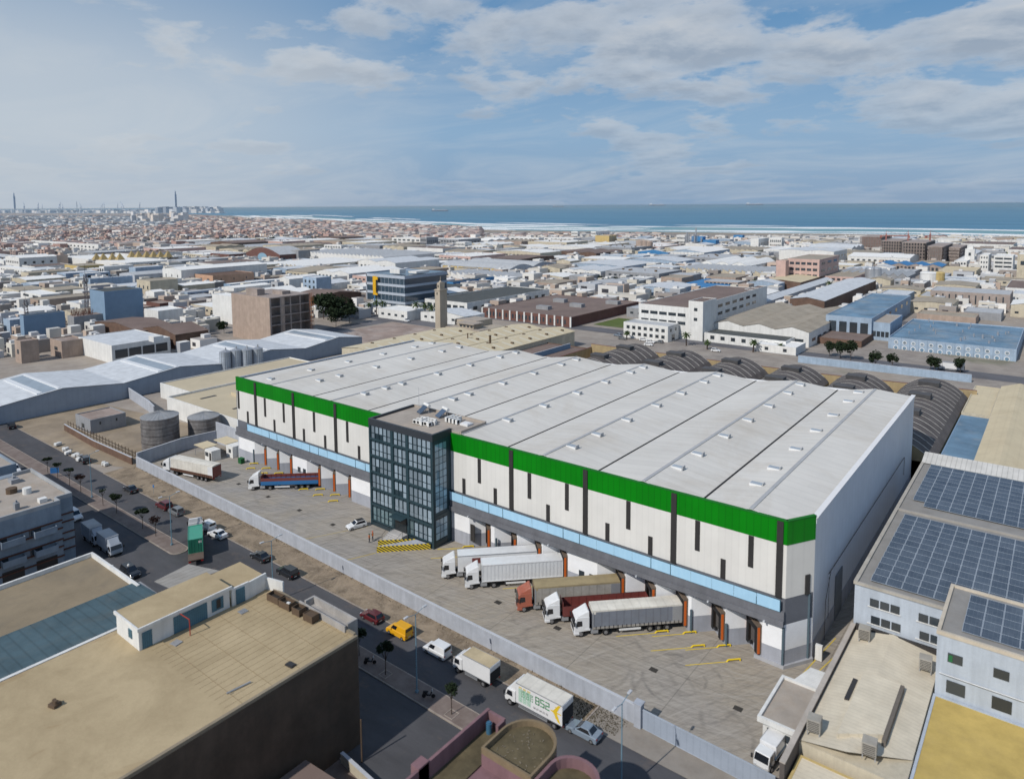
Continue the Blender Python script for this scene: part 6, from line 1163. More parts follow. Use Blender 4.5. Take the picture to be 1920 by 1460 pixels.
w_.quad((XA, 203, 0), (XB, 203, 0), (XB, 203, 5.4), (XA, 203, 5.4)).quad((XA, 30, 0), (XB, 30, 0), (XB, 30, 5.2), (XA, 30, 5.2)); w_.build('wall', mat('slate_grey_cladding', (.33, .38, .45), ribs=(1, .6, .06), var=.1), gh_); rf_ = m_.build('roof', W['r_lgrey'], gh_)
for (a, za), (b, zb) in list(zip(py_, py_[1:]))[::2]:
    for k, (f0, f1, dz, mm) in enumerate(((.62, .70, .4, P_['white']), (.72, .92, .2, mat('strip_glazing', (.30, .36, .42), rough=.3)), (.94, .98, .3, P_['white']))):
        ya, yb2 = a+(b-a)*f0, a+(b-a)*f1; za_, zb_ = za+(zb-za)*f0+dz, za+(zb-za)*f1+dz; MB().add([(XA-.5, ya, za_), (XA-.5, yb2, zb_), (XB+3, yb2, zb_), (XB+3, ya, za_), (XA-.5, ya, za_-.35), (XA-.5, yb2, zb_-.35), (XB+3, yb2, zb_-.35), (XB+3, ya, za_-.35)], [(0, 1, 2, 3), (0, 4, 5, 1), (1, 5, 6, 2), (2, 6, 7, 3), (3, 7, 4, 0)]).build('glazed_strip' if k == 1 else 'rooflight_kerb', mm, rf_)
MB().box(XA+.3, XA+.55, 30, 203, .0, .01).build('gutter_line', dkl, gh_)
for i, (px_, pyb, yt_) in enumerate(((424, 707, 656), (444, 704, 653), (464, 702, 652), (484, 699, 650))):
    p = gp(px_, pyb); H = hgt(yt_, p.x, p.y); t = thing('grain_silo', ['tall ribbed silo first on the left of four beside the grey hall', 'tall ribbed silo second of four beside the grey hall', 'tall ribbed silo third of four beside the grey hall', 'tall ribbed silo on the right of four beside the grey hall'][i], 'silo', (p.x, p.y, 0), 0, 'four tall ribbed silos'); MB().cyl(0, 0, 0, H-.6, 1.95, 20).build('shell', mat('silo_sheet', (.42, .47, .53), ribs=(2, 1, .15), rough=.5, metal=.2), t); MB().cyl(0, 0, H-.6, H, 2.0, 20, .5).cyl(.4, 0, H-.3, H+.9, .25, 8).build('top', W['steel'], t); m_ = MB()
    for k in range(10): a = 2*pi*k/10; m_.tube((1.98*cos(a), 1.98*sin(a), 0), (1.98*cos(a), 1.98*sin(a), H-.6), .07, 4)
    m_.build('rib', W['steel'], t)
# round corrugated tanks and the cream roofed building beside the warehouse
for i, (x, y, r_, h) in enumerate(((-186.2, 86.6, 4.6, 8.4), (-182.3, 96.5, 4.0, 6.6))):
    t = thing('storage_silo', ['large rusty corrugated round silo with conical lid beside the yard wall', 'second rusty round silo half hidden behind the large one'][i], 'silo', (x, y, 0), 0, 'round corrugated silos'); MB().cyl(0, 0, 0, h, r_, 36).build('shell', mat('rusty_silo_sheet', (.26, .25, .25), ribs=(2, 1.0, .35), var=.4, dirt=.7, dirtcol=(.12, .085, .07), scale=.5, rough=.55, metal=.3), t, smooth=False); m_ = MB().cyl(0, 0, h, h+1.2, r_+.1, 24, .3)
    for k in range(24): a = 2*pi*k/24; m_.tube((r_*cos(a), r_*sin(a), h+.06), (.3*cos(a), .3*sin(a), h+1.25), .05, 4)
    m_.build('lid', mat('silo_lid', (.42, .43, .44), metal=.3, rough=.5, dirt=.3), t)
    m_ = MB(); 
    for z in (2, 4, 6): m_.cyl(0, 0, z, z+.08, r_+.05, 36)
    m_.build('hoop', W['slit'], t)
W['creamflat'] = mat('cream_membrane_roof', (.56, .48, .34), var=.1, dirt=.3, dirtcol=(.42, .34, .22), scale=.12)
t, H, w2, d2 = building('cream flat roofed store next to the left end of the warehouse', 'store', -213, -163.5, 101.5, 152, 5.8, 'white', W['creamflat'], par=.7); MB().box(12, 20, 14, 16.5, H-.65, H+.4).build('roof_lantern', W['creamflat'], t)
for k in range(6): MB().box(8+k*6, 9.2+k*6, 6+(k % 3)*9, 11+(k % 3)*9, H-.64, H-.58).build('skylight', W['slit'], t)
for k in range(5): MB().box(30+k*2.2, 30.4+k*2.2, 31+k, 31.4+k, H-.65, H+.6).build('vent', W['slit'], t)
building('cream roofed lower wing between the cream store and the grey hall', 'store', -235, -214, 110, 160, 5.0, 'white', W['creamflat'], par=.4)
building('small grey outbuilding with patched roof on the dirt lot at the left', 'outbuilding', gp(148.5, 800).x, gp(170.6, 814).x, gp(170.6, 814).y, gp(170.6, 814).y+9.5, 4.0, 'grey', W['rubble'], par=.3, front=((1.0, 2.2, 1, .3, .2),), right=((2.2, 3.0, 2, .1),))
B(30, 41, 75, 640, 682, 'small roofless brick hut at the left edge', 'hut', 'beige', 'rubble', front=(WR(1, .4, .6, .3),)); B(96, 117, 160, 640, 672, 'small brick hut left of the white hall with glass bays', 'hut', 'beige', 'rubble', front=(WR(1, .4, .6, .3),))
B(150, 211, 321, 648, 682, 'white hall with large dark glass bays facing right', 'hall', 'white', 'r_lgrey', right=((.25, .72, 4, .9),), par=.25); tag(MB().box(-1, 1, -1, 1, 0, 1).build('roof_room', W['white']), 'white roof room on the hall with the glass bays', 'roof room')
o = bpy.data.objects['roof_room']; p = gp(302, 640, 9); o.location = (-292, 136, 8.5); o.scale = (2.2, 2, 2.2)
wall([(-262, 62), (-247, 104), (-222, 100), (-214, 98)], 3.4, .3, 'pale blue-grey wall below the folded roof hall'); wall([(-222, 76.5), (-200, 75.5), (-178.5, 75.8)], 1.8, .25, 'brown brick wall between the dirt lot and the street', W['brown'])
for i in range(14):
    pass
m_ = MB()
for i in range(24): x = -222+i*1.9; m_.box(x-.06, x+.06, 77.4, 77.5, 0, 2.6)
m_.box(-222, -178.5, 77.42, 77.48, 2.1, 2.2).box(-222, -178.5, 77.42, 77.48, 1.2, 1.3); tag(m_.build('post_fence', W['wood']), 'rickety dark post and rail fence behind the brick wall', 'fence')
for i, (px_, py2) in enumerate(((108, 836), (122, 845), (129, 852), (143, 857), (196, 873), (150, 864))):
    p = gp(px_, py2); m_ = MB(); [m_.obox(rnd.uniform(-.7, .7), rnd.uniform(-.5, .5), .35+rnd.uniform(0, .3), rnd.uniform(.7, 1.2), rnd.uniform(.6, .9), .7, rnd.uniform(0, 3)) for _ in range(5)]; o = m_.build('bulk_bag', W['white'], bevel=.12); o.location = (p.x, p.y, 0); tag(o, 'white bulk bag heap on the dirt strip beside the street', 'bulk bag', 'white bulk bags on the dirt strip')
# ---- left middle distance
B(172, 199, 271, 547, 616, 'tall windowless blue block on the left', 'building', 'blue', 'r_dark', par=.3); B(40, 47, 125, 592, 640, 'lower blue walled building left of the tall blue block', 'building', 'blue', 'r_dark', par=.3)
B(8, 20, 60, 600, 628, 'blue-grey low building at the far left edge', 'building', 'bluegrey', 'r_lgrey', par=.3)
t, H, w2, d2 = B(128, 140, 198, 594, 622, 'unfinished dark grey building with rusty rebar standing on its roof', 'unfinished building', 'grey', 'rubble', par=.2); rm2 = mat('rusty_rebar', (.16, .07, .05)); m_ = MB(); R2_ = random.Random(4)
for i in range(90): x, y = R2_.uniform(.5, w2-.5), R2_.uniform(1, d2*.7); m_.tube((x, y, H-.2), (x+R2_.uniform(-1, 1), y+R2_.uniform(-1, 1), H+R2_.uniform(1.2, 3.2)), .07, 4)
m_.build('rebar', rm2, t)
def mast(px_, pyb, yt_, label):
    p = gp(px_, pyb); H = hgt(yt_, p.x, p.y); t = thing('lattice_mast', label, 'mast', (p.x, p.y, 0), 0, 'lattice masts on the left'); m_ = MB(); a = .9
    for sx in (-1, 1):
        for sy in (-1, 1): m_.tube((sx*a, sy*a, 0), (sx*a*.6, sy*a*.6, H), .12, 4)
    n = 12
    for i in range(n):
        z0, z1 = H*i/n, H*(i+1)/n
        for (p0, p1) in (((-1, -1), (1, -1)), ((1, -1), (1, 1)), ((1, 1), (-1, 1)), ((-1, 1), (-1, -1))): f0, f1 = a*(1-.4*i/n), a*(1-.4*(i+1)/n); m_.tube((p0[0]*f0, p0[1]*f0, z0), (p1[0]*f1, p1[1]*f1, z1), .08, 4)
    m_.build('lattice', mat('mast_steel', (.16, .13, .14)), t); m_ = MB()
    for i in range(7): an = i*.9; m_.obox(1.2*cos(an), 1.2*sin(an), H*.9-i*.3, .5, .5, 1.9, an)
    m_.build('antennas', W['grey'], t); MB().tube((0, 0, H), (0, 0, H+6), .08, 4).build('rod', W['slit'], t)
mast(165, 610, 515, 'lattice antenna mast standing beside the tall blue block'); mast(52, 625, 562, 'shorter lattice antenna mast at the left edge')
B(165, 170, 250, 523, 545, 'long pale grey blue hall behind the tall blue block', 'hall', 'bluegrey', 'r_white', par=.3); B(150, 160, 208, 513, 530, 'pale blue cabin roofed store behind the mast', 'store', 'bluegrey', 'r_white', par=.3, right=(WR(3),))
B(122, 147, 196, 499, 513, 'ochre building with a lit yellow front on the left', 'building', 'yellow', 'r_beige', par=.2, right=(WR(4, .5, .75, .25),)); B(187, 196, 252, 500, 521, 'white stepped building with a few small windows', 'building', 'white', 'r_white', par=.3, front=(WR(2),), right=(WR(3, .4, .6, .2),)); B(243, 255, 307, 502, 525, 'plain pale blue box building right of the white stepped one', 'building', 'bluegrey', 'r_lgrey', par=.2)
B(6, 36, 90, 545, 556, 'sand coloured low building at the left edge', 'building', 'cream', 'r_beige', par=.2, right=(WR(3, .5, .75, .25),)); B(40, 78, 115, 553, 570, 'white stepped house at the left edge', 'building', 'white', 'r_white', par=.3, front=(WR(2),)); B(0, 60, 79, 507, 522, 'long white two row windowed block at the left edge', 'block', 'white', 'r_white', front=((.55, .72, 12, .4), (.2, .35, 12, .4)), par=.1)
B(60, 185, 191, 459, 474, 'long white block with two rows of small windows below the old town', 'block', 'white', 'r_white', front=((.55, .75, 18, .4), (.15, .35, 18, .5)), par=.1)
t, H, w2, d2 = B(115, 235, 321, 493, 506, 'long low white hall with pyramid rooflights', 'hall', 'white', 'r_white', right=((.2, .7, 10, .7),), par=.15)
for i, x in enumerate((181, 194, 211, 225, 247, 260, 275, 288, 301, 315)):
    p = gp(x, 487 if i < 4 else 482, H); r_ = 3.9; m_ = MB().add([(-r_, -r_, 0), (r_, -r_, 0), (r_, r_, 0), (-r_, r_, 0), (0, 0, 7.5)], [(0, 1, 4), (1, 2, 4), (2, 3, 4), (3, 0, 4)]); o = m_.build('pyramid_skylight', mat('gold_pyramid', (.42, .32, .15), rough=.5)); o.location = (p.x, p.y, H); tag(o, 'gold coloured pyramid standing behind the long white hall', 'pyramid', 'gold pyramids behind the long white hall')
B(306, 341, 502, 507, 537, 'big white hall with a pale grey flank and few dark windows', 'hall', 'white', 'r_white', 'gableX', rise=1.5, front=((.3, .7, 3, .12),), right=((.25, .55, 9, .12),)); B(344, 400, 477, 517, 539, 'salmon coloured building with small windows', 'building', 'salmon', 'brown', par=.4, front=((.5, .7, 4, .3), (.15, .4, 5, .3)), right=((.5, .7, 3, .06),))
B(258, 283, 335, 527, 560, 'beige stepped house below the pale blue box', 'house', 'cream', 'r_beige', par=.3, front=(WR(3, .5, .7, .25),)); B(292, 312, 342, 524, 548, 'narrow white house beside the beige stepped house', 'house', 'white', 'r_beige', par=.3, front=(WR(1),)); B(275, 290, 310, 548, 570, 'white sheet roofed shed above the red ruins', 'shed', 'white', 'r_white', 'gableX', rise=1)
B(420, 432, 569, 533, 547, 'long low building striped in white and blue', 'building', 'blue', 'r_white', par=.2, right=((.15, .85, 26, .5, .02, 'white_panel', 'white'),), front=((.3, .6, 3, .3),)); B(341, 352, 420, 548, 560, 'low pale blue shed with wide openings', 'shed', 'bluegrey', 'r_grey', par=.2, right=((.2, .7, 5, .6),))
B(569, 594, 622, 521, 556, 'pale blue grey apartment block beside the palm trees', 'apartment block', 'bluegrey', 'r_lgrey', front=((.7, .85, 3, .4), (.4, .55, 3, .4), (.1, .25, 3, .4)), par=.4)
B(272, 298, 345, 583, 616, 'white cabin building right of the tall blue block', 'building', 'white', 'r_white', par=.4); B(300, 330, 343, 597, 610, 'low white container like shed on the reddish lot', 'shed', 'white', 'r_white', par=.1, front=(WR(2, .2, .8, .1),)); B(270, 330, 392, 628, 655, 'brown barn with dark ridged roof', 'barn', 'brown', 'r_brown', 'gableX', rise=2.5); B(180, 262, 335, 622, 645, 'dark brown shed roof behind the hall with glass bays', 'shed', 'brown', 'r_brown', 'gableX', rise=2)
for i, q in enumerate(((262, 585), (300, 577), (330, 590), (236, 560))):
    B(q[0]-25, q[0], q[0]+30, q[1]-8, q[1]+8, ['reddish ruined shed nearest the white cabin', 'reddish ruined shed in the middle of the dark trees', 'reddish shed at the right of the dark trees', 'reddish shed behind the tall blue block'][i], 'ruin', 'red', 'rubble', par=.5)
# raw concrete frame building
B(400, 445, 470, 557, 610, 'plain white blank wall building behind the concrete frame block', 'building', 'white', 'r_white', par=.3)
P0 = gp(508, 645); HB = hgt(559, P0.x, P0.y); xl = ray(437.5, 645).x*P0.y/ray(437.5, 645).y; yr = ray(585, 645).y*P0.x/ray(585, 645).x; cb = thing('concrete_frame_building', 'unfinished five storey concrete frame building with a beige block end wall', 'unfinished building', (xl, P0.y, 0)); w2, d2 = P0.x-xl, yr-P0.y; occ.append((xl, P0.x, P0.y, yr))
MB().box(0, w2, 0, .4, 0, HB).box(0, .4, .4, d2, 0, HB).box(.4, w2, d2-.4, d2, 0, HB).build('block_wall', W['beige'], cb); m_ = MB(); fh = HB/5
for k in range(1, 6): m_.box(.4, w2, .4, d2-.4, k*fh-.4, k*fh)
for j in range(5): y = .4+j*(d2-1.2)/4; m_.box(w2-.5, w2+.03, y, y+.45, 0, HB)
m_.box(w2-5, w2-4.4, .4, d2-.4, 0, HB-.4); m_.build('frame', W['conc'], cb); MB().box(w2-.55, w2-.2, d2*.28, d2*.36, 0, HB).build('lift_wall', W['beige'], cb); MB().box(w2*.3, w2*.6, 2, 6, HB, HB+3).box(w2*.55, w2*.8, d2*.5, d2*.7, HB, HB+1.6).build('roof_room', W['conc'], cb)
m_ = MB(); [m_.tube((w2+1.2+(i % 2)*1.2, d2-1.5+(i//2)*1.2, 0), (w2+1.2+(i % 2)*1.2, d2-1.5+(i//2)*1.2, HB+.5), .1, 4) for i in range(4)]; [m_.box(w2+1.1, w2+2.5, d2-1.6, d2-.2, k*2.0, k*2.0+.12) for k in range(1, int(HB/2))]; m_.build('scaffold_tower', mat('rusty_orange', (.32, .13, .06)), cb)
# office block with horizontal bands and yellow sign
P0 = gp(760, 585); HO = hgt(516, P0.x, P0.y); xl = ray(700, 585).x*P0.y/ray(700, 585).y; yr = ray(840, 585).y*P0.x/ray(840, 585).x; ob = thing('office_block', 'four storey pale grey office block with dark window bands and a yellow sign', 'office block', (xl, P0.y, 0)); w2, d2 = P0.x-xl, yr-P0.y; occ.append((xl-8, P0.x, P0.y, yr)); fh = HO/4.3
gb = glass('dark_band_glass', (.04, .07, .10), .15, .8, .1); lgp = mat('pale_office_panel', (.45, .50, .57), var=.08)
MB().box(.4, w2-.4, .4, d2-.4, 0, HO-.5).build('core', gb, ob); m_ = MB()
for k in range(1, 5): m_.box(-6 if k > 1 else 0, w2, 0, d2, k*fh-.9, k*fh+(.6 if k < 4 else .9))
m_.box(-6, -5.4, 0, d2, fh, HO); m_.box(0, w2, 0, .5, 0, .6); m_.build('floor_bands', lgp, ob); MB().box(-5.6, .4, .5, d2*.8, fh, HO-.5).build('corner_glazing', gb, ob)
for k in range(4):
    for i in range(9): block('mullion', lgp, ob, (1+i*(w2-2)/8, .3, k*fh+fh*.5), (.15, .3, fh-1.2))
for i in range(3): block('shutter', W['white'], ob, (3+i*(w2-6)/2, -.02, 1.9), (3.6, .2, 3.0))
MB().box(w2*.4, w2*.7, 4, 9, HO, HO+2.6).box(w2*.7, w2*.95, d2*.3, d2*.6, HO, HO+1.2).build('roof_plant', W['white'], ob); sgn_ = MB(); sx0 = -1.5+w2*.12; zt = hgt(517, P0.x-w2, P0.y-1.5); zb = hgt(552, P0.x-w2, P0.y-1.5)
sgn_.box(sx0, sx0+2.6, -1.6, -1.2, zb, zt).box(sx0+2.6, sx0+4.4, -1.6, -1.2, zt-2.2, zt-.3).box(sx0+2.6, sx0+4.0, -1.6, -1.2, zb, zb+1.2).build('yellow_sign', mat('sign_yellow', (.75, .42, .02), rough=.5), ob); MB().box(sx0+.9, sx0+1.5, -1.5, -1.3, 0, zb).build('sign_post', W['bright'], ob)
# minaret and mosque
P0 = gp(826, 634); HMn = hgt(543, P0.x, P0.y); mn = thing('minaret', 'slender square sandstone minaret with a smaller lantern on top', 'minaret', (P0.x, P0.y, 0), radians(0)); stn = mat('pale_sandstone', (.47, .41, .33), var=.1, streak=True); a = 2.45
MB().box(-2*a+1.6, 0, 0, 2*a, 0, HMn).build('shaft', stn, mn); MB().box(-2*a+2.3, -.7, .8, 2*a-.8, HMn, HMn+3.0).build('gallery', stn, mn); MB().box(-2*a+2.6, -1.0, 1.1, 2*a-1.1, HMn+3.0, HMn+3.3).cyl(-1.75, 2.3, HMn+3.3, HMn+4.2, .8, 10, .1).tube((-1.75, 2.3, HMn+4), (-1.75, 2.3, HMn+6.0), .1, 5).build('finial', stn, mn)
block('window', W['slit'], mn, (-1.8, -.02, HMn-2), (.6, .1, 1.2)); block('window', W['slit'], mn, (-1.8, .78, HMn+1.4), (.6, .1, 1.2)); MB().box(-2*a+1.3, .3, -.3, 2*a+.3, HMn-.6, HMn-.2).build('cornice', stn, mn)
ms = thing('mosque', 'sandstone mosque body with a flat lantern roof beside the minaret', 'mosque', (P0.x, P0.y, 0)); MB().box(.2, 22, 3, 22, 0, 5.2).box(.2, 14, 10, 22, 5.2, 8.0).build('wall', stn, ms); MB().box(.4, 21.8, 3.2, 9.8, 5.2, 5.35).box(.4, 13.8, 10.2, 21.8, 8.0, 8.1).build('roof', W['r_screed'], ms); MB().box(8, 17, 4.5, 10.2, 5.35, 7.4).build('lantern', stn, ms); MB().box(7, 18, 3.6, 11, 7.4, 7.9).build('lantern_roof', W['r_screed'], ms)
for i in range(4): block('window', W['glass'], ms, (9.2+i*2.2, 4.48, 6.4), (1.4, .1, 1.0))
occ.append((P0.x-4, P0.x+22, P0.y, P0.y+22))
# ---- centre
B(797, 876, 1030, 568, 590, 'low factory with dark green grey roof and white fascia', 'factory', 'white', 'r_dark', par=.4, front=((.3, .7, 6, .7),), right=((.3, .6, 10, .5),)); B(700, 790, 880, 546, 560, 'grey roofed shed behind the minaret, left part', 'shed', 'grey', 'r_dark', par=.2)
t, H, w2, d2 = B(905, 1070, 1197, 595, 614, 'wide brown roofed factory with a red and white striped front', 'factory', 'red', 'r_brown', par=.25, maxd=110, front=((.25, .7, 24, .5),))
for i in range(13): block('pilaster', W['white'], t, (i*w2/12, -.15, H/2), (.9, .4, H+.3))
for i, (x, y) in enumerate(((.3, .6), (.62, .45), (.8, .75), (.45, .2))): MB().box(w2*x, w2*x+8, d2*y, d2*y+4, H-.2, H+1.8).build('roof_plant', W['grey'], t)
# white three storey factory office and neighbours
wk = [(.70, .80, 5, .82), (.44, .54, 5, .82)]
t, H, w2, d2 = B(1197, 1290, 1422, 577, 636, 'white three storey factory with brown flat roof and ribbon windows', 'factory', 'white', 'r_brown', par=.3, front=wk, right=((.72, .82, 9, .6), (.46, .56, 9, .6)))
B(1290, 1317, 1342, 566, 640, 'white stair tower block at the corner of the three storey factory', 'stair tower', 'white', 'r_brown', par=.3, front=((.75, .83, 1, .3, .1), (.5, .58, 1, .3, .1))); B(1395, 1412, 1437, 543, 592, 'white corner block at the back of the three storey factory', 'block', 'white', 'r_brown', par=.3, front=((.78, .86, 2, .5),))
B(1169, 1252, 1272, 612, 642, 'white two storey office with rows of square windows', 'office', 'white', 'r_grey', par=.35, front=((.6, .8, 7, .55), (.2, .4, 7, .55)), right=((.6, .8, 2, .3), (.05, .4, 1, .3)))
B(1335, 1516, 1596, 624, 652, 'white fronted hall with three shallow beige roof ridges', 'hall', 'white', 'r_beige', 'gableX', bays=3, rise=1.8, front=((.32, .52, 9, .8),), right=((.3, .5, 8, .6),)); B(1320, 1473, 1500, 640, 658, 'low white annex with dark roof in front of the beige roofed hall', 'annex', 'white', 'r_dark', par=.2, front=((.35, .75, 7, .4),)); B(1417, 1492, 1510, 652, 667, 'small white walled yard building with one window', 'building', 'white', 'r_white', par=.4, front=((.3, .7, 2, .2),))
B(1547, 1633, 1704, 597, 638, 'pale blue factory with arched window bays', 'factory', 'bluegrey', 'r_blue', par=.35, front=((.12, .75, 4, .72, .04, 'window', 'glass'),), right=((.6, .8, 6, .3), )); B(1633, 1668, 1690, 606, 640, 'small pale blue annex with tall glazed band', 'annex', 'bluegrey', 'r_screed', par=.3, front=((.2, .5, 4, .8),)); B(1500, 1615, 1665, 640, 652, 'low brown roofed strip below the pale blue factory', 'shed', 'brown', 'r_brown', par=.2)
t, H, w2, d2 = B(1664, 1905, 2100, 655, 678, 'wide low pale blue factory with round windows and blue stained roof', 'factory', 'bluegrey', 'r_blue', par=.5, maxd=62)
for i in range(13):
    x = 3+i*(w2-6)/12
    for nm, zc_, r_ in (('round_window', H*.62, .85), ('arch_window', H*.14, 1.0)):
        m_ = MB(); n = 14; m_.add([(x+r_*cos(2*pi*k/n), -.12, zc_+r_*sin(2*pi*k/n)) for k in range(n)]+[(x+r_*cos(2*pi*k/n), .05, zc_+r_*sin(2*pi*k/n)) for k in range(n)], [tuple(range(n))]+[(k, (k+1) % n, n+(k+1) % n, n+k) for k in range(n)]); f_ = m_.build(nm, P_['cont'], t)
        m_ = MB(); m_.add([(x+r_*.7*cos(2*pi*k/n), -.16, zc_+r_*.7*sin(2*pi*k/n)) for k in range(n)], [tuple(range(n))]); m_.build('pane', W['pane'] if nm == 'round_window' else W['r_blue'], f_)
    block('pilaster', W['bluegrey'], t, (x+(w2-6)/24, -.1, H/2), (.5, .3, H))
for i in range(22): MB().cyl(rnd.uniform(3, w2-3), rnd.uniform(4, d2-4), H-.5, H+rnd.uniform(.4, 1.6), rnd.uniform(.2, .5), 8).build('roof_vent', W['steel'], t)
# blue shop wall along the street below the trees
wall([(-82, 289), (-24, 292)], 2.8, .4, 'long pale blue wall below the street trees on the right', W['bluegrey'])
B(1390, 1420, 1560, 572, 588, 'pale grey sheet roofed hall behind the three storey factory', 'hall', 'lightgrey', 'r_lgrey', 'gableX', rise=2); B(1480, 1545, 1640, 565, 592, 'dark walled hall with wide pale grey roof', 'hall', 'brown', 'r_lgrey', 'gableX', rise=1.6)
B(1430, 1500, 1560, 530, 548, 'cream roofed low shed left of the palms', 'shed', 'brown', 'r_cream', 'gableX', rise=1.2); B(1743, 1893, 2011, 553, 579, 'concrete building with tall vertical window slots', 'building', 'conc', 'r_grey', par=.2, maxd=28, front=((.15, .8, 11, .22),)); B(1720, 1745, 1760, 556, 572, 'small yellow block beside the concrete building with slots', 'building', 'yellow', 'r_grey')
t, H, w2, d2 = B(1476, 1535, 1571, 487, 536, 'pink four storey factory block with window rows', 'factory', 'pink', 'r_beige', par=.2, front=((.78, .88, 5, .75), (.55, .65, 5, .75), (.32, .42, 5, .75), (.1, .2, 5, .75)), right=((.78, .88, 3, .6), (.5, .6, 3, .6))); B(1454, 1472, 1478, 489, 536, 'pink blank stair tower at the left of the pink factory', 'tower', 'pink', 'r_beige')
B(1535, 1600, 1640, 520, 537, 'low pink annex buildings beside the pink factory', 'annex', 'pink', 'r_beige', par=.3, front=(WR(6),)); B(1310, 1400, 1452, 500, 512, 'white hall with five shallow arched roofs', 'hall', 'white', 'r_white', 'archX', bays=3, rise=3.5, front=((.1, .7, 9, .6, .03, 'panel', 'lightgrey'),)); B(1275, 1440, 1475, 514, 525, 'cream walled long hall with saw-tooth rooflights', 'hall', 'cream', 'r_grey', 'sawX', bays=14, rise=2.2)
B(1320, 1383, 1400, 530, 544, 'brown roofed two tier office behind the blue roofed shed', 'office', 'beige', 'r_grey', par=.2, front=((.5, .85, 8, .7),)); B(1270, 1350, 1400, 539, 549, 'bright blue low roofed shed', 'shed', 'bright', 'bright', par=.05); B(1243, 1275, 1285, 531, 541, 'small grey office with dark glass band left of the blue roof', 'office', 'grey', 'r_grey', front=((.4, .8, 5, .8),))
# centre far
t, H, w2, d2 = B(827, 956, 1039, 505, 517, 'long hall with ochre panels and grey arched roofs', 'hall', 'lightgrey', 'r_grey', 'archY', bays=2, rise=3.4, right=((.1, .9, 14, .1, .03, 'rib', 'grey'),), front=((.08, .95, 8, .86, .02, 'panel', 'yellow'),)); B(795, 820, 829, 493, 500, 'white arched end hall left of the ochre hall', 'hall', 'white', 'r_white', 'archX', rise=3)
B(837, 850, 928, 529, 545, 'long bright blue wall building behind the minaret', 'building', 'bright', 'r_dark', par=.2); B(845, 950, 985, 523, 531, 'white saw-tooth roofed workshop', 'workshop', 'white', 'r_grey', 'sawX', bays=9, rise=3.2); B(958, 985, 1010, 530, 540, 'cream two storey store right of the saw-tooth workshop', 'store', 'cream', 'r_white', front=(WR(2),))
t, H, w2, d2 = B(462, 525, 575, 478, 492, 'maroon arched front hall with glass oval', 'hall', 'red', 'r_grey', 'archX', rise=7.5, right=((.1, .6, 4, .3),)); m_ = MB(); m_.add([(w2*.5+w2*.14*cos(2*pi*k/20), -.3, H*.55+H*.6*sin(2*pi*k/20)) for k in range(20)], [tuple(range(20))]); m_.build('oval_window', W['bglass'], t)
B(535, 560, 600, 470, 490, 'grey warehouse wall right of the maroon arched hall', 'warehouse', 'grey', 'r_beige', par=.2); B(395, 430, 470, 477, 489, 'flat maroon building left of the maroon arched hall', 'building', 'red', 'r_grey', par=.2)
t, H, w2, d2 = B(570, 720, 815, 483, 498, 'very wide grey green saw-tooth roofed factory', 'factory', 'white', 'r_grey', 'sawX', bays=22, rise=2.2, maxd=170); t, H, w2, d2 = B(500, 560, 690, 500, 510, 'factory with white saw-tooth ribbed roof in front of the grey green one', 'factory', 'cream', 'r_white', 'sawX', bays=8, rise=1.8)
for i, x in enumerate((608, 649, 672)): p = gp(x, 482); m_ = MB(); m_.cyl(0, 0, 7, 9, 8, 16, 7).cyl(0, 0, 9, 12, 7, 16, 1.0).cyl(0, 0, 0, 7, 1.2, 8); o = m_.build('white_dome_canopy', W['white']); o.location = (p.x, p.y, 0); tag(o, ['white mushroom canopy on the left, apart from the pair', 'white mushroom canopy, left one of the pair', 'white mushroom canopy, right one of the pair'][i], 'canopy')
for a in ((608, 640, 650, 460, 473, 'white block with two rows of windows near the maroon hall'), (735, 790, 800, 447, 461, 'cream block with dark window row below the beach houses'), (788, 800, 822, 445, 463, 'white stepped office tower beside the long grey windowed block'), (825, 860, 902, 449, 463, 'long grey block with a row of square windows'), (855, 872, 885, 454, 470, 'small white office with blue band'), (870, 905, 925, 462, 471, 'white hall with brown openings'), (955, 1010, 1020, 446, 457, 'long white block with window row right of centre'), (1018, 1075, 1090, 447, 456, 'low white strip block near the beach'), (1071, 1083, 1087, 434, 448, 'white three storey seaside block on the left of the pair'), (1108, 1117, 1143, 434, 448, 'white three storey seaside block on the right of the pair'), (1268, 1285, 1290, 441, 460, 'white block left of the blue process plant'), (1407, 1422, 1441, 448, 468, 'white windowless block right of the blue process plant'), (1442, 1465, 1470, 446, 467, 'white four storey block with ribbon windows')):
    B(a[0], a[1], a[2], a[3], a[4], a[5], 'block', 'white' if 'grey' not in a[5] else 'grey', 'r_white', front=((.6, .8, 6, .6), (.2, .4, 6, .6)) if 'windowless' not in a[5] else (), right=((.4, .65, 6, .4),), par=.2)
B(1196, 1253, 1256, 474, 484, 'bright blue gabled low building with silos behind', 'building', 'bright', 'r_lgrey', 'gableX', rise=3); B(1253, 1320, 1368, 474, 486, 'long white and light blue clad hall', 'hall', 'bluegrey', 'r_white', 'gableX', rise=3, front=((.05, .97, 10, .07, .0, 'post', 'blue'), (.6, 1.0, 1, 1.0, 0, 'band', 'white')))
for i, (x, yt_, r_) in enumerate(((1200, 452, 6), (1208, 453, 6), (1216, 454, 6))): p = gp(x, 473); H = hgt(yt_, p.x, p.y); o = MB().cyl(0, 0, 0, H, 5.5, 16).cyl(0, 0, H, H+2, 5.6, 16, 2).build('beige_silo', W['beige']); o.location = (p.x, p.y, 0); tag(o, ['beige silo left of three behind the blue building', 'beige silo in the middle of three behind the blue building', 'beige silo right of three behind the blue building'][i], 'silo')
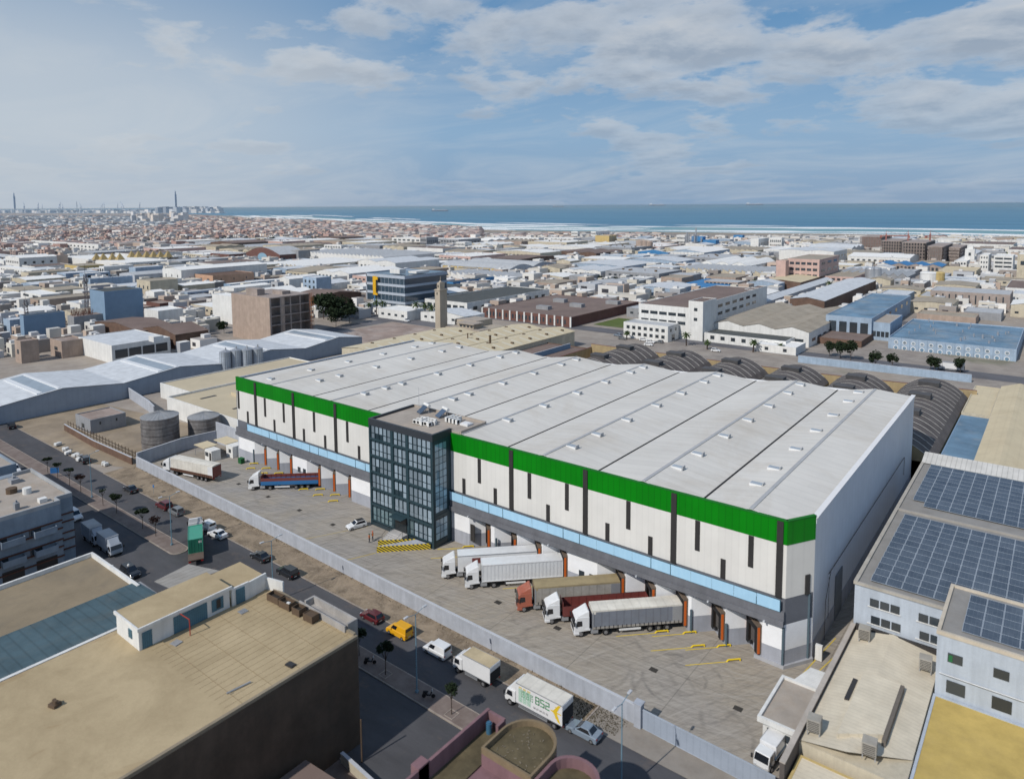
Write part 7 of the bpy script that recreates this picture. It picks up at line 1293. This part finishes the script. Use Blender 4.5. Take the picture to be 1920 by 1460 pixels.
B(1116, 1142, 1156, 442, 458, 'yellow and grey ribbed block near the beach', 'block', 'yellow', 'r_grey', right=((.1, .9, 8, .4, .03, 'rib', 'grey'),)); B(1157, 1170, 1180, 448, 458, 'cream cube building right of the yellow ribbed block', 'block', 'cream', 'r_white')
pp = gp(1300, 462); pl = thing('process_plant', 'blue and grey process plant with pipes and towers near the beach', 'plant', (pp.x, pp.y, 0)); Hp = hgt(432, pp.x, pp.y); m_ = MB(); R2_ = random.Random(9)
for i in range(9): x = -14+i*3.2; m_.cyl(x, R2_.uniform(0, 8), 0, Hp*R2_.uniform(.5, .95), 1.2, 10)
for i in range(8): m_.box(-16, 6, 1+i*.1, 1.6+i*.1, Hp*(i+1)*.09, Hp*(i+1)*.09+.5)
m_.cyl(2, 4, 0, Hp*1.15, 1.1, 10); m_.build('pipe_tower', W['steel'], pl); MB().box(-4, 14, 2, 12, Hp*.3, Hp*.62).box(12, 34, 2, 14, 4, Hp*.42).build('blue_cladding', W['bright'], pl); occ.append((pp.x-18, pp.x+36, pp.y, pp.y+15)); B(1375, 1392, 1396, 441, 453, 'bright blue cube block on the white roofs', 'block', 'bright', 'bright')
# unfinished blocks near the sea
for i, (xl, xc, xr, yt_, yb2, fl) in enumerate(((1612, 1652, 1690, 444, 470, 5), (1650, 1690, 1720, 452, 480, 5), (1690, 1735, 1752, 455, 492, 6), (1738, 1768, 1792, 462, 496, 5), (1778, 1800, 1812, 464, 494, 5))):
    P0 = gp(xc, yb2); H = hgt(yt_, P0.x, P0.y); X_ = ray(xl, yb2).x*P0.y/ray(xl, yb2).y; Y_ = min(P0.y+70, ray(xr, yb2).y*P0.x/ray(xr, yb2).x); t = thing('unfinished_block', ['unfinished concrete block farthest left of the seaside building site', 'unfinished concrete block second from the left on the seaside site', 'tallest unfinished concrete frame in the middle of the seaside site', 'brick filled unfinished block fourth on the seaside site', 'brick filled unfinished block at the right end of the seaside site'][i], 'unfinished building', (X_, P0.y, 0), 0, 'unfinished blocks near the sea'); w2, d2 = P0.x-X_, Y_-P0.y; occ.append((X_, P0.x, P0.y, Y_)); m_ = MB()
    for k in range(1, fl+1): m_.box(0, w2, 0, d2, H*k/fl-.9, H*k/fl)
    for a_ in range(9):
        m_.box(a_*(w2-1)/8, a_*(w2-1)/8+.9, 0, .9, 0, H-.9); m_.box(w2-.9, w2, a_*(d2-1)/8, a_*(d2-1)/8+.9, 0, H-.9)
    m_.build('frame', W['conc'], t); MB().box(1.5, w2-1.5, 2.2, d2-2, 0, H-1).build('infill', mat('brick_infill', (.42, .27, .23), var=.3) if i not in (1, 2) else W['slit'], t)
def crane(px_, pyb, yt_, label, jib=22, group='tower cranes on the seaside site', m=None, a=0.3):
    p = gp(px_, pyb); H = hgt(yt_, p.x, p.y); t = thing('tower_crane', label, 'crane', (p.x, p.y, 0), a, group); MB().box(-.6, .6, -.6, .6, 0, H).build('mast', m or mat('crane_red', (.38, .15, .12)), t); MB().box(-jib*.3, jib, -.4, .4, H-3, H-2.2).box(-jib*.3, -jib*.2, -.8, .8, H-5, H-3).tube((0, 0, H+3), (jib*.9, 0, H-2.2), .2, 4).tube((0, 0, H), (0, 0, H+3), .3, 4).build('jib', m or MC['crane_red'], t)
crane(1660, 478, 438, 'red tower crane on the left of the seaside site'); crane(1701, 484, 438, 'red tower crane in the middle of the seaside site', a=1.9); crane(1742, 486, 438, 'red tower crane on the right of the seaside site', a=.9)
p = gp(1817, 500); t = thing('minaret', 'small white minaret beside the white seaside apartments', 'minaret', (p.x, p.y, 0)); H = hgt(461, p.x, p.y); MB().box(-4, 4, 0, 8, 0, H*.85).box(-2.4, 2.4, 1.6, 6.4, H*.85, H).build('shaft', W['white'], t); block('window', W['glass'], t, (0, -.05, H*.6), (2, .2, 3)); B(1788, 1812, 1830, 490, 504, 'small white mosque hall below the white minaret', 'mosque', 'white', 'r_white', front=(WR(4),))
B(1836, 1852, 1870, 478, 513, 'white stepped apartment block, left of the two on the right edge', 'apartment block', 'white', 'r_white', maxd=30, front=((.8, .9, 3, .5), (.55, .65, 3, .5), (.3, .4, 3, .5))); B(1862, 1898, 1915, 480, 513, 'white apartment block with long balconies at the right edge', 'apartment block', 'white', 'r_white', maxd=30, front=((.78, .88, 2, .9), (.55, .65, 2, .9), (.32, .42, 2, .9), (.1, .2, 2, .9)))
B(1905, 1960, 1990, 478, 530, 'pale block cut by the right frame edge', 'block', 'cream', 'r_white', maxd=30, front=((.6, .75, 3, .5),))
B(1640, 1765, 2011, 501, 512, 'wide open shed with blue wavy canopy roof', 'shed', 'conc', 'bright', 'gableX', bays=4, rise=2.2, maxd=34, front=((.1, .85, 16, .6),)); B(1570, 1700, 1800, 520, 532, 'row of small grey gabled workshops', 'workshop', 'grey', 'r_grey', 'gableX', bays=8, rise=3, maxd=40); B(1760, 1830, 1900, 508, 520, 'cream low hall behind the yellow tank', 'hall', 'cream', 'r_cream', maxd=40)
for i, (x, yt_, yb2, r_, mm) in enumerate(((1632, 504, 532, 4.2, 'steel'), (1641, 504, 532, 4.2, 'steel'), (1741, 512, 534, 6, 'white'), (1754, 512, 534, 6, 'yellow'))): p = gp(x, yb2); H = hgt(yt_, p.x, p.y); o = MB().cyl(0, 0, 0, H, r_, 18).cyl(0, 0, H, H+1, r_*1.05, 18, r_*.9).build('storage_tank', W[mm]); o.location = (p.x, p.y, 0); tag(o, ['grey tall tank on the left of a pair', 'grey tall tank on the right of a pair', 'white round tank beside the yellow one', 'yellow round tank beside the white one'][i], 'tank')
for i, (x, yb2, yt_) in enumerate(((1806, 820, 700), (1885, 715, 668), (1130, 655, 600), (1036, 562, 520), (862, 560, 505), (1508, 530, 478))):
    pass
# trees you can tell apart
def T(px_, pyb, yt_, label, kind='leaf_dark', n=900, wf=.42, grp=None, seed=None):
    p = gp(px_, pyb); H = max(3, hgt(yt_, p.x, p.y)); return tree(label, p.x, p.y, H, H*wf, kind, seed or int(px_), grp, n=n, trunkh=H*.25, rz=H*.40, name='tree', size=H*.05)
bgp = gp(620, 590)
for i, (x, yb2, yt_) in enumerate(((607, 598, 548), (622, 604, 550), (641, 600, 552), (655, 606, 570), (630, 612, 575))): T(x, yb2, yt_, ['dark dense tree directly beside the concrete frame block', 'tall dark tree second in the dense clump', 'tall dark tree third in the dense clump', 'rounded dark tree at the right end of the dense clump', 'low bushy tree in front of the dense clump'][i], wf=.5, grp='dense dark trees beside the concrete frame', n=1400)
T(420, 625, 601, 'round green tree beside the beige end wall', wf=.6, n=1200)
for i, (x, yb2, yt_) in enumerate(((1595, 675, 637), (1555, 668, 638), (1641, 690, 655), (1673, 690, 660), (1745, 695, 664), (1752, 697, 668), (1575, 672, 638), (1800, 700, 670))): T(x, yb2, yt_, ['dark tree with dense crown before the pale blue wall', 'brownish tree left of the dense dark one', 'narrow dark tree standing alone before the pale blue wall', 'small leaning tree right of the narrow one', 'left tree of the small pair below the round windows', 'right tree of the small pair below the round windows', 'slim tree between the brownish and the dense one', 'wide tree by the yellow and white lorry'][i], wf=.38, grp='street trees before the pale blue factory')
for i, (x, yb2, yt_) in enumerate(((1152, 532, 518), (1140, 533, 520), (1126, 528, 516), (1480, 505, 490), (1675, 498, 480), (1268, 510, 494), (1370, 508, 500), (510, 455, 443), (300, 480, 466), (285, 478, 466), (190, 458, 448), (420, 455, 446), (600, 452, 444), (245, 455, 446))): T(x, yb2, yt_, ['large round tree right of the saw-tooth workshops', 'second round tree beside the large one', 'thin tree left of the round pair', 'round tree beside the pink stair tower', 'wide dark tree below the seaside building site', 'greyish bushy tree by the small white houses', 'low trees clump by the arched white hall', 'dark tree at the edge of the old town', 'palm like tree behind the gold pyramids on the right', 'palm like tree behind the gold pyramids on the left', 'small dark tree beside the long white block', 'dark tree in front of the red brown houses', 'dark tree before the seaside houses', 'dark tree over the old town roofs'][i], wf=.55, grp='single trees in the industrial quarter', n=500)
def palm(px_, pyb, yt_, label, grp):
    p = gp(px_, pyb); H = max(4, hgt(yt_, p.x, p.y)); t = thing('palm_tree', label, 'palm tree', (p.x, p.y, 0), rnd.uniform(0, 6), grp); MB().tube((0, 0, 0), (.2, 0, H*.82), .32, 7, .22).build('trunk', bark, t); m_ = MB(); z0 = H*.82
    for i in range(26):
        a = i*2.4; el = .9-1.5*(i/26); L_ = H*.24+1.0; pv_ = Vector((.2, 0, z0)); d = Vector((cos(a)*cos(el), sin(a)*cos(el), sin(el))); sd_ = Vector((-sin(a), cos(a), 0))*.35
        for k in range(4): nx_ = pv_+d*L_/4; m_.add([pv_-sd_, nx_-sd_*.8, nx_+sd_*.8, pv_+sd_], [(0, 1, 2, 3)]); pv_ = nx_; d = (d+Vector((0, 0, -.32))).normalized()
    m_.build('frond_crown', W['palm_leaf'], t, fix=False)
for i, (x, yb2, yt_) in enumerate(((706, 590, 560), (718, 592, 562), (780, 598, 563), (797, 600, 565), (810, 602, 570), (692, 588, 566), (1287, 648, 622), (1412, 660, 636), (1326, 655, 638), (1463, 662, 652), (1175, 636, 620), (1415, 545, 522), (1553, 548, 525), (1575, 545, 528), (1600, 550, 536), (1615, 552, 536), (1563, 550, 533))):
    palm(x, yb2, yt_, ['palm below the yellow sign, left of the pair', 'palm below the yellow sign, right of the pair', 'tall palm first in the row left of the minaret', 'palm in the middle of the row left of the minaret', 'palm closest to the minaret', 'small palm beside the dark trees', 'palm before the opening of the three storey factory', 'tall palm before the low white annex', 'short palm at the left end of the low white annex', 'short palm at the small white yard building', 'palm at the left corner of the two storey office', 'single palm between the halls left of the pink factory', 'palm left of the row behind the pale sheet roofs', 'palm second behind the pale sheet roofs', 'palm third behind the pale sheet roofs', 'palm at the right end behind the pale sheet roofs', 'short palm before the pink annex'][i], 'palms in the industrial quarter')
# ------------------------------------------------------------------ fill the industrial quarter with further individual sheds
R3 = random.Random(21); kinds = [('white', 'r_white', 'white shed with bright sheet roof'), ('white', 'r_lgrey', 'white shed with pale grey roof'), ('cream', 'r_white', 'cream shed with bright sheet roof'), ('lightgrey', 'r_grey', 'grey sheet metal shed'), ('cream', 'r_beige', 'cream shed with beige roof'), ('bluegrey', 'r_lgrey', 'blue-grey shed with pale roof'), ('brown', 'r_brown', 'brown brick shed with brown roof'), ('white', 'r_brown', 'white flat roofed workshop with brown roof'), ('beige', 'r_beige', 'beige flat roofed workshop'), ('grey', 'r_grey', 'grey flat roofed workshop'), ('pink', 'r_white', 'pale pink workshop with bright roof'), ('white', 'r_white', 'plain white flat roofed workshop'), ('cream', 'r_white', 'cream flat roofed workshop')]
def inview(x, y, m=60):
    q = proj(x, y, 3); return -m < q[0] < 1920+m
cnt = 0
yy = 262.0
while yy < 1180 and cnt < 300:
    row = R3.uniform(26, 60)+yy*.035; xx = -1900.0
    while xx < 120 and cnt < 300:
        wd = R3.uniform(16, 46)+yy*.03; gap = R3.uniform(3, 14)+(18 if R3.random() < .12 else 0)
        cxm, cym = xx+wd/2, yy+row/2
        px_, pyy = proj(cxm, cym, 0) if cym > -cxm*.05 else (-999, 0)
        shore_ok = pyy > 447+max(0, (900-px_))*-.004
        if inview(cxm, cym) and pyy > 452 and pyy < 640 and is_free(xx, xx+wd, yy, yy+row*.86, 4) and not (300 < yy+row*.86 and yy < 312) and not (yy+row*.86 > 640 and yy < 655) and R3.random() < .97 and not (px_ < 330 and pyy < 478):
            wmk, rmk, lab = R3.choice(kinds); flat = 'workshop' in lab; H = R3.uniform(4.5, 9)*(1.4 if R3.random() < .12 else 1); rise = R3.uniform(1, 2.6)
            near = pyy > 475
            bays = 1 if wd < 34 else R3.choice([1, 2, 3]); rtp = 'flat' if flat else R3.choice(['gableX', 'gableX', 'gableY', 'archX', 'sawX'] if near else ['gableX', 'gableX', 'gableY'])
            if rtp == 'sawX': bays = max(4, int(wd/7))
            building(lab+' among the packed halls of the industrial quarter', 'shed' if not flat else 'workshop', xx, xx+wd, yy, yy+row*.86, H, wmk, rmk, rtp, bays=bays, rise=rise, par=.4, name='industrial_shed', group=lab+'s in the industrial quarter', extra=int(R3.uniform(2, 9)), front=((H*.5, H*.7, int(wd/6)+1, .5),) if near and R3.random() < .65 else (), right=((H*.45, H*.65, 4, .3),) if near and R3.random() < .4 else ()); cnt += 1
        xx += wd+gap
    yy += row+R3.uniform(3, 9)
for _ in range(9000):
    if cnt >= 292: break
    px_ = R3.uniform(0, 1920); py2 = 452+(R3.random()**1.6)*150; p = gp(px_, py2)
    if px_ < 330 and py2 < 500: continue
    wd, dp = R3.uniform(14, 34)*(1+(520-py2)*.004 if py2 < 520 else 1), R3.uniform(14, 40)
    if p.x+wd > 60 or not is_free(p.x, p.x+wd, p.y, p.y+dp, 2) or (p.y+dp > 298 and p.y < 314) or (p.y+dp > 409 and p.y < 426): continue
    if 262 > p.y and -290 < p.x < -230: continue
    wmk, rmk, lab = R3.choice(kinds[:6]+kinds[8:10]); building(lab+' in the gaps of the industrial quarter', 'shed', p.x, p.x+wd, p.y, p.y+dp, R3.uniform(3.5, 7), wmk, rmk, 'flat' if 'flat' in lab or R3.random() < .4 else 'gableX', rise=R3.uniform(.8, 2), par=.3, name='small_workshop', group=lab+'s in the gaps', front=((2.0, 3.2, int(wd/6)+1, .4),) if py2 > 480 and R3.random() < .5 else ()); cnt += 1
import sys; sys.stderr.write('sheds %d\n' % cnt)
# ------------------------------------------------------------------ the old town: individual houses where they show largest, the rest one mass
hk = [(.52, .37, .32), (.60, .57, .53), (.43, .28, .24), (.55, .44, .36), (.68, .67, .65), (.40, .30, .27)]; hm = [mat('house_%d' % i, c, var=.1, fine=.02) for i, c in enumerate(hk)]; hr = mat('house_roof', (.42, .33, .29), var=.2); wn = W['slit']
hn = ['terracotta', 'off-white', 'dark red', 'sand coloured', 'white', 'brownish']
hcache = {}
def house(px_, py2, lab=None, f=1.0):
    p = gp(px_, py2); i = R3.randrange(6); v = R3.randrange(3); key = (i, v)
    if key not in hcache:
        t = thing('town_house', f'small {hn[i]} house among the packed old town roofs', 'house', (0, 0, 0), 0, f'{hn[i]} houses of the old town'); w2, d2, h2 = [(13, 14, 8), (18, 12, 10.5), (11, 16, 6.5)][v]
        MB().box(-w2/2, w2/2, -d2/2, d2/2, 0, h2).build('wall', hm[i], t); MB().box(-w2/2+.5, w2/2-.5, -d2/2+.5, d2/2-.5, h2, h2+.12).build('roof', hr, t); m_ = MB().box(-w2*.1, w2*.25, 0, d2*.3, h2+.12, h2+2.6); m_.build('roof_room', hm[i], t)
        for z in (2.2, 5.4, 8.4):
            if z < h2-1: MB().box(-w2*.36, -w2*.12, -d2/2-.12, -d2/2, z, z+1.6).box(w2*.1, w2*.36, -d2/2-.12, -d2/2, z, z+1.6).build('window', wn, t)
        hcache[key] = (t, [c for c in t.children]); t.location = (p.x, p.y, 0); return
    t0, ch = hcache[key]; t = t0.copy(); C.objects.link(t); t.location = (p.x, p.y, 0); t.rotation_euler = (0, 0, R3.choice([0, .12, -.1, .3])); 
    for c_ in ch: cc = c_.copy(); C.objects.link(cc); cc.parent = t
k = 0
for _ in range(4000):
    if k >= 290: break
    px_ = R3.uniform(-10, 640); py2 = R3.uniform(441, 462)
    if px_ < 120 and R3.random() < .3: py2 = R3.uniform(480, 497)
    p = gp(px_, py2)
    if is_free(p.x-8, p.x+8, p.y-8, p.y+8, 1): house(px_, py2); occ.append((p.x-7, p.x+7, p.y-7, p.y+7)); k += 1
s = NT('old_town_houses'); vc = s.node('ShaderNodeVertexColor', layer_name='col'); s.m.use_nodes = True; s.out(vc.outputs[0], .9); me_m = s.m
vs, fs, cols_ = [], [], []
def add_h(px_, py2, wmin=9, wmax=20, hmin=5, hmax=11, col=None):
    p = gp(px_, py2); w2, d2, h2 = R3.uniform(wmin, wmax)/2, R3.uniform(wmin, wmax)/2, R3.uniform(hmin, hmax); b = len(vs); a = R3.choice([0, .15, -.12, .3]); ca, sa = cos(a), sin(a)
    for z in (0, h2):
        for x, y in ((-w2, -d2), (w2, -d2), (w2, d2), (-w2, d2)): vs.append((p.x+x*ca-y*sa, p.y+x*sa+y*ca, z))
    fs.extend([(b+4, b+5, b+6, b+7), (b, b+1, b+5, b+4), (b+1, b+2, b+6, b+5), (b+2, b+3, b+7, b+6), (b+3, b, b+4, b+7)]); c_ = col or R3.choice(hk); v = R3.uniform(.75, 1.15); c_ = tuple(min(1, q*v) for q in c_); r_ = tuple(min(1, q*.4+.22) for q in c_); cols_.extend([r_]+[c_]*4)
for _ in range(9000):
    px_ = R3.uniform(-60, 900); lo = 408+max(0, px_-330)*.035; hi = 470-max(0, px_-250)*.028
    py2 = lo+(hi-lo)*R3.random()**1.25
    if px_ < 430: lo2 = 404.5
    p = gp(px_, py2)
    if py2 < 404.5 or (px_ > 440 and py2 < 411+(px_-440)*.045): continue
    if py2 > 440 and not is_free(p.x-9, p.x+9, p.y-9, p.y+9, 0): continue
    f = 1+max(0, (430-py2))*.05
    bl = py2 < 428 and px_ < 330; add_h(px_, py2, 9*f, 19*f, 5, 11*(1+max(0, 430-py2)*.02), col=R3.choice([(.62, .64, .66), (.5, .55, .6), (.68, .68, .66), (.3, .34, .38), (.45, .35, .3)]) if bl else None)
for _ in range(34): add_h(R3.uniform(250, 350), R3.uniform(410, 421), 14, 26, 18, 42, R3.choice([(.66, .66, .66), (.55, .57, .6), (.6, .55, .5)]))
for _ in range(260): add_h(R3.uniform(900, 1250), R3.uniform(441, 448), 9, 22, 4, 8)
for _ in range(40): add_h(R3.uniform(1400, 1640), R3.uniform(448, 460), 12, 30, 4, 9, (.6, .58, .55))
oldv, oldf, oldc = vs, fs, cols_; vs, fs, cols_ = [], [], []
pal = [(.68, .67, .64), (.72, .71, .69), (.60, .57, .50), (.45, .47, .50), (.50, .40, .33), (.30, .27, .25), (.64, .62, .58)]
def mass_h(px_, py2, s0, s1):
    p = gp(px_, py2); a, b = R3.uniform(s0, s1), R3.uniform(s0, s1)
    if p.x > 70 or not is_free(p.x-a/2, p.x+a/2, p.y-b/2, p.y+b/2, 1.2) or (300 < p.y+b/2 and p.y-b/2 < 312) or (262 > p.y and p.x < -228 and p.x > -300): return
    occ.append((p.x-a/2, p.x+a/2, p.y-b/2, p.y+b/2)); i0 = len(vs); h2 = R3.uniform(2.6, 7); c_ = R3.choice(pal); v = R3.uniform(.8, 1.1); c_ = tuple(q*v for q in c_); rf = R3.choice([c_, (.70, .69, .66), (.36, .33, .31), (.55, .5, .42)])
    for z in (0, h2):
        for x, y in ((-a/2, -b/2), (a/2, -b/2), (a/2, b/2), (-a/2, b/2)): vs.append((p.x+x, p.y+y, z))
    fs.extend([(i0+4, i0+5, i0+6, i0+7), (i0, i0+1, i0+5, i0+4), (i0+1, i0+2, i0+6, i0+5), (i0+2, i0+3, i0+7, i0+6), (i0+3, i0, i0+4, i0+7)]); cols_.extend([rf]+[c_]*4)
    if a > 5:      # dark opening and a roof hut, so that none is a bare block
        x0, y0, k0 = p.x-a*.3, p.y-b/2-.05, len(vs); vs.extend([(x0, y0, h2*.25), (x0+a*.35, y0, h2*.25), (x0+a*.35, y0, h2*.65), (x0, y0, h2*.65)]); fs.append((k0, k0+1, k0+2, k0+3)); cols_.append((.05, .05, .06))
        k0 = len(vs); hx, hy = p.x+R3.uniform(-a*.2, a*.2), p.y+R3.uniform(-b*.2, b*.2); q = R3.uniform(.6, 1.6)
        for z in (h2, h2+q):
            for x, y in ((-q, -q), (q, -q), (q, q), (-q, q)): vs.append((hx+x, hy+y, z))
        fs.extend([(k0+4, k0+5, k0+6, k0+7), (k0, k0+1, k0+5, k0+4), (k0+1, k0+2, k0+6, k0+5), (k0+2, k0+3, k0+7, k0+6), (k0+3, k0, k0+4, k0+7)]); cols_.extend([(.6, .6, .6)]*5)
for _ in range(9000): mass_h(R3.uniform(0, 1930), 447+(R3.random()**1.5)*125, 7, 18)
for _ in range(9000): mass_h(R3.uniform(0, 1930), 447+(R3.random()**1.3)*150, 3.5, 9)
for _ in range(500): mass_h(R3.uniform(-20, 400), R3.uniform(590, 672), 3, 9)
me = bpy.data.meshes.new('yard_sheds'); me.from_pydata(vs, [], fs); ca_ = me.color_attributes.new('col', 'FLOAT_COLOR', 'CORNER'); buf = []
for f_, c_ in zip(me.polygons, cols_): buf += [c_[0], c_[1], c_[2], 1]*len(f_.vertices)
ca_.data.foreach_set('color', buf); me.materials.append(me_m); o = bpy.data.objects.new('yard_sheds', me); C.objects.link(o); tag(o, 'crowded small sheds, stores and yard clutter between the larger halls', 'sheds', kind='stuff')
vs, fs, cols_ = oldv, oldf, oldc
me = bpy.data.meshes.new('old_town'); me.from_pydata(vs, [], fs); ca_ = me.color_attributes.new('col', 'FLOAT_COLOR', 'CORNER'); buf = []
for f_, c_ in zip(me.polygons, cols_): buf += [c_[0], c_[1], c_[2], 1]*len(f_.vertices)
ca_.data.foreach_set('color', buf); me.materials.append(me_m); o = bpy.data.objects.new('old_town_houses', me); C.objects.link(o); tag(o, 'packed low houses of the old town reaching to the sea', 'houses', kind='stuff')
gm = MB(); 
for _ in range(5200):
    px_ = R3.uniform(150, 640); py2 = R3.gauss(457-max(0, px_-250)*.018, 3.2); p = gp(px_, py2); s_ = R3.uniform(1.5, 4.0)
    if not is_free(p.x-2, p.x+2, p.y-2, p.y+2, 0): continue
    a = Vector((R3.gauss(0, 1), R3.gauss(0, 1), R3.gauss(0, 1))).normalized(); b = a.orthogonal().normalized(); q = Vector((p.x, p.y, R3.uniform(.5, 6))); gm.add([q+a*s_, q+b*s_, q-a*s_, q-b*s_], [(0, 1, 2, 3)])
tag(gm.build('far_trees', W['leaf_dark'], fix=False), 'band of dark trees and bushes below the old town', 'trees', kind='stuff')
# ------------------------------------------------------------------ port on the far left, ships, distant towers
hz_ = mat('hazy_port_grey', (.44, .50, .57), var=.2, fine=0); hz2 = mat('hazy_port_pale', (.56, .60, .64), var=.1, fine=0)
PY = 397.5
pa = [gp(-200, 400.5), gp(300, 400), gp(405, 399.5), gp(428, 399), gp(400, 397), gp(300, 395.8), gp(-200, 396)]
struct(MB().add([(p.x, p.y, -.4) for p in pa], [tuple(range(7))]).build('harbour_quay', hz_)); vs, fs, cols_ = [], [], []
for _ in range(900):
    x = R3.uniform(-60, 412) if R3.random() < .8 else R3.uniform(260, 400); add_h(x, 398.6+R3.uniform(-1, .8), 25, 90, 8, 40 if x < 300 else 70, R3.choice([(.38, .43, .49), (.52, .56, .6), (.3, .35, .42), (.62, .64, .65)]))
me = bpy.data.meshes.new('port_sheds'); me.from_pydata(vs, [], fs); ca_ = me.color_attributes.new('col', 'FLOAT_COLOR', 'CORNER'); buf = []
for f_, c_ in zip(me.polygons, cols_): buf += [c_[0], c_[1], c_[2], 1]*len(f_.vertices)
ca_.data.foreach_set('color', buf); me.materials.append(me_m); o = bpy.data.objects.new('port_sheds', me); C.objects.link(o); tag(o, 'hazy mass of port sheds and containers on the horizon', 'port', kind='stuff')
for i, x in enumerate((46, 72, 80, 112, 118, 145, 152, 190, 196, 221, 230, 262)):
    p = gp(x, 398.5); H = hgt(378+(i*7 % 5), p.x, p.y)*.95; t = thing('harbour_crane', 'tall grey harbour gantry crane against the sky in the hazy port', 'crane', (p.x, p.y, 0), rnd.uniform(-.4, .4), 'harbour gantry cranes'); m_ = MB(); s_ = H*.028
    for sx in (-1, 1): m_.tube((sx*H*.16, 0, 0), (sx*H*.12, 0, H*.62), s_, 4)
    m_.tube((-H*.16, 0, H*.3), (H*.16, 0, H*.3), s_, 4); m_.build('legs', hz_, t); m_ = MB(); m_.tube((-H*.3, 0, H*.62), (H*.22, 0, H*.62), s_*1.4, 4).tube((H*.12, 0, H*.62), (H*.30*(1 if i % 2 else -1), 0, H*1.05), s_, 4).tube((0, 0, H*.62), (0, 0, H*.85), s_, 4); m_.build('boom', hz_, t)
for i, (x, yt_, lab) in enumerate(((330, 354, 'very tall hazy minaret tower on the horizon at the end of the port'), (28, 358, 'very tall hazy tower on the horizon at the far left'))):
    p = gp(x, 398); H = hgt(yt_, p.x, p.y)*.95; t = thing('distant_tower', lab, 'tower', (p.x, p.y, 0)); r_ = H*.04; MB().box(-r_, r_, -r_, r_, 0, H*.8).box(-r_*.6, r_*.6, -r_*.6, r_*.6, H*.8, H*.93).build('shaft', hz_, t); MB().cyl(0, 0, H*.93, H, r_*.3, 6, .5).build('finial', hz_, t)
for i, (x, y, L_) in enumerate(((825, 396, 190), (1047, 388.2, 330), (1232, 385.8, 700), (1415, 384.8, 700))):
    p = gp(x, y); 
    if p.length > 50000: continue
    t = thing('cargo_ship', ['cargo ship with white superstructure on the sea, nearest of all', 'small dark ship right of the nearest one', 'faint long ship near the horizon in the centre', 'faint long ship near the horizon on the right'][i], 'ship', (p.x, p.y, -1.2), .66, 'ships on the sea'); h_ = L_*.06; MB().yprism([(-L_*.08, 0), (L_*.08, 0), (L_*.09, h_), (-L_*.09, h_)], -L_/2, L_/2).build('hull', mat('ship_hull', (.12, .15, .2)), t); MB().box(-L_*.45, -L_*.33, -L_*.06, L_*.06, h_, h_*2.6).box(L_*.2, L_*.3, -L_*.05, L_*.05, h_, h_*1.7).build('superstructure', hz2, t); m_ = MB(); [m_.box(-L_*.28+k*L_*.12, -L_*.2+k*L_*.12, -L_*.06, L_*.06, h_, h_*1.5) for k in range(6)]; m_.build('cargo', hz2, t)
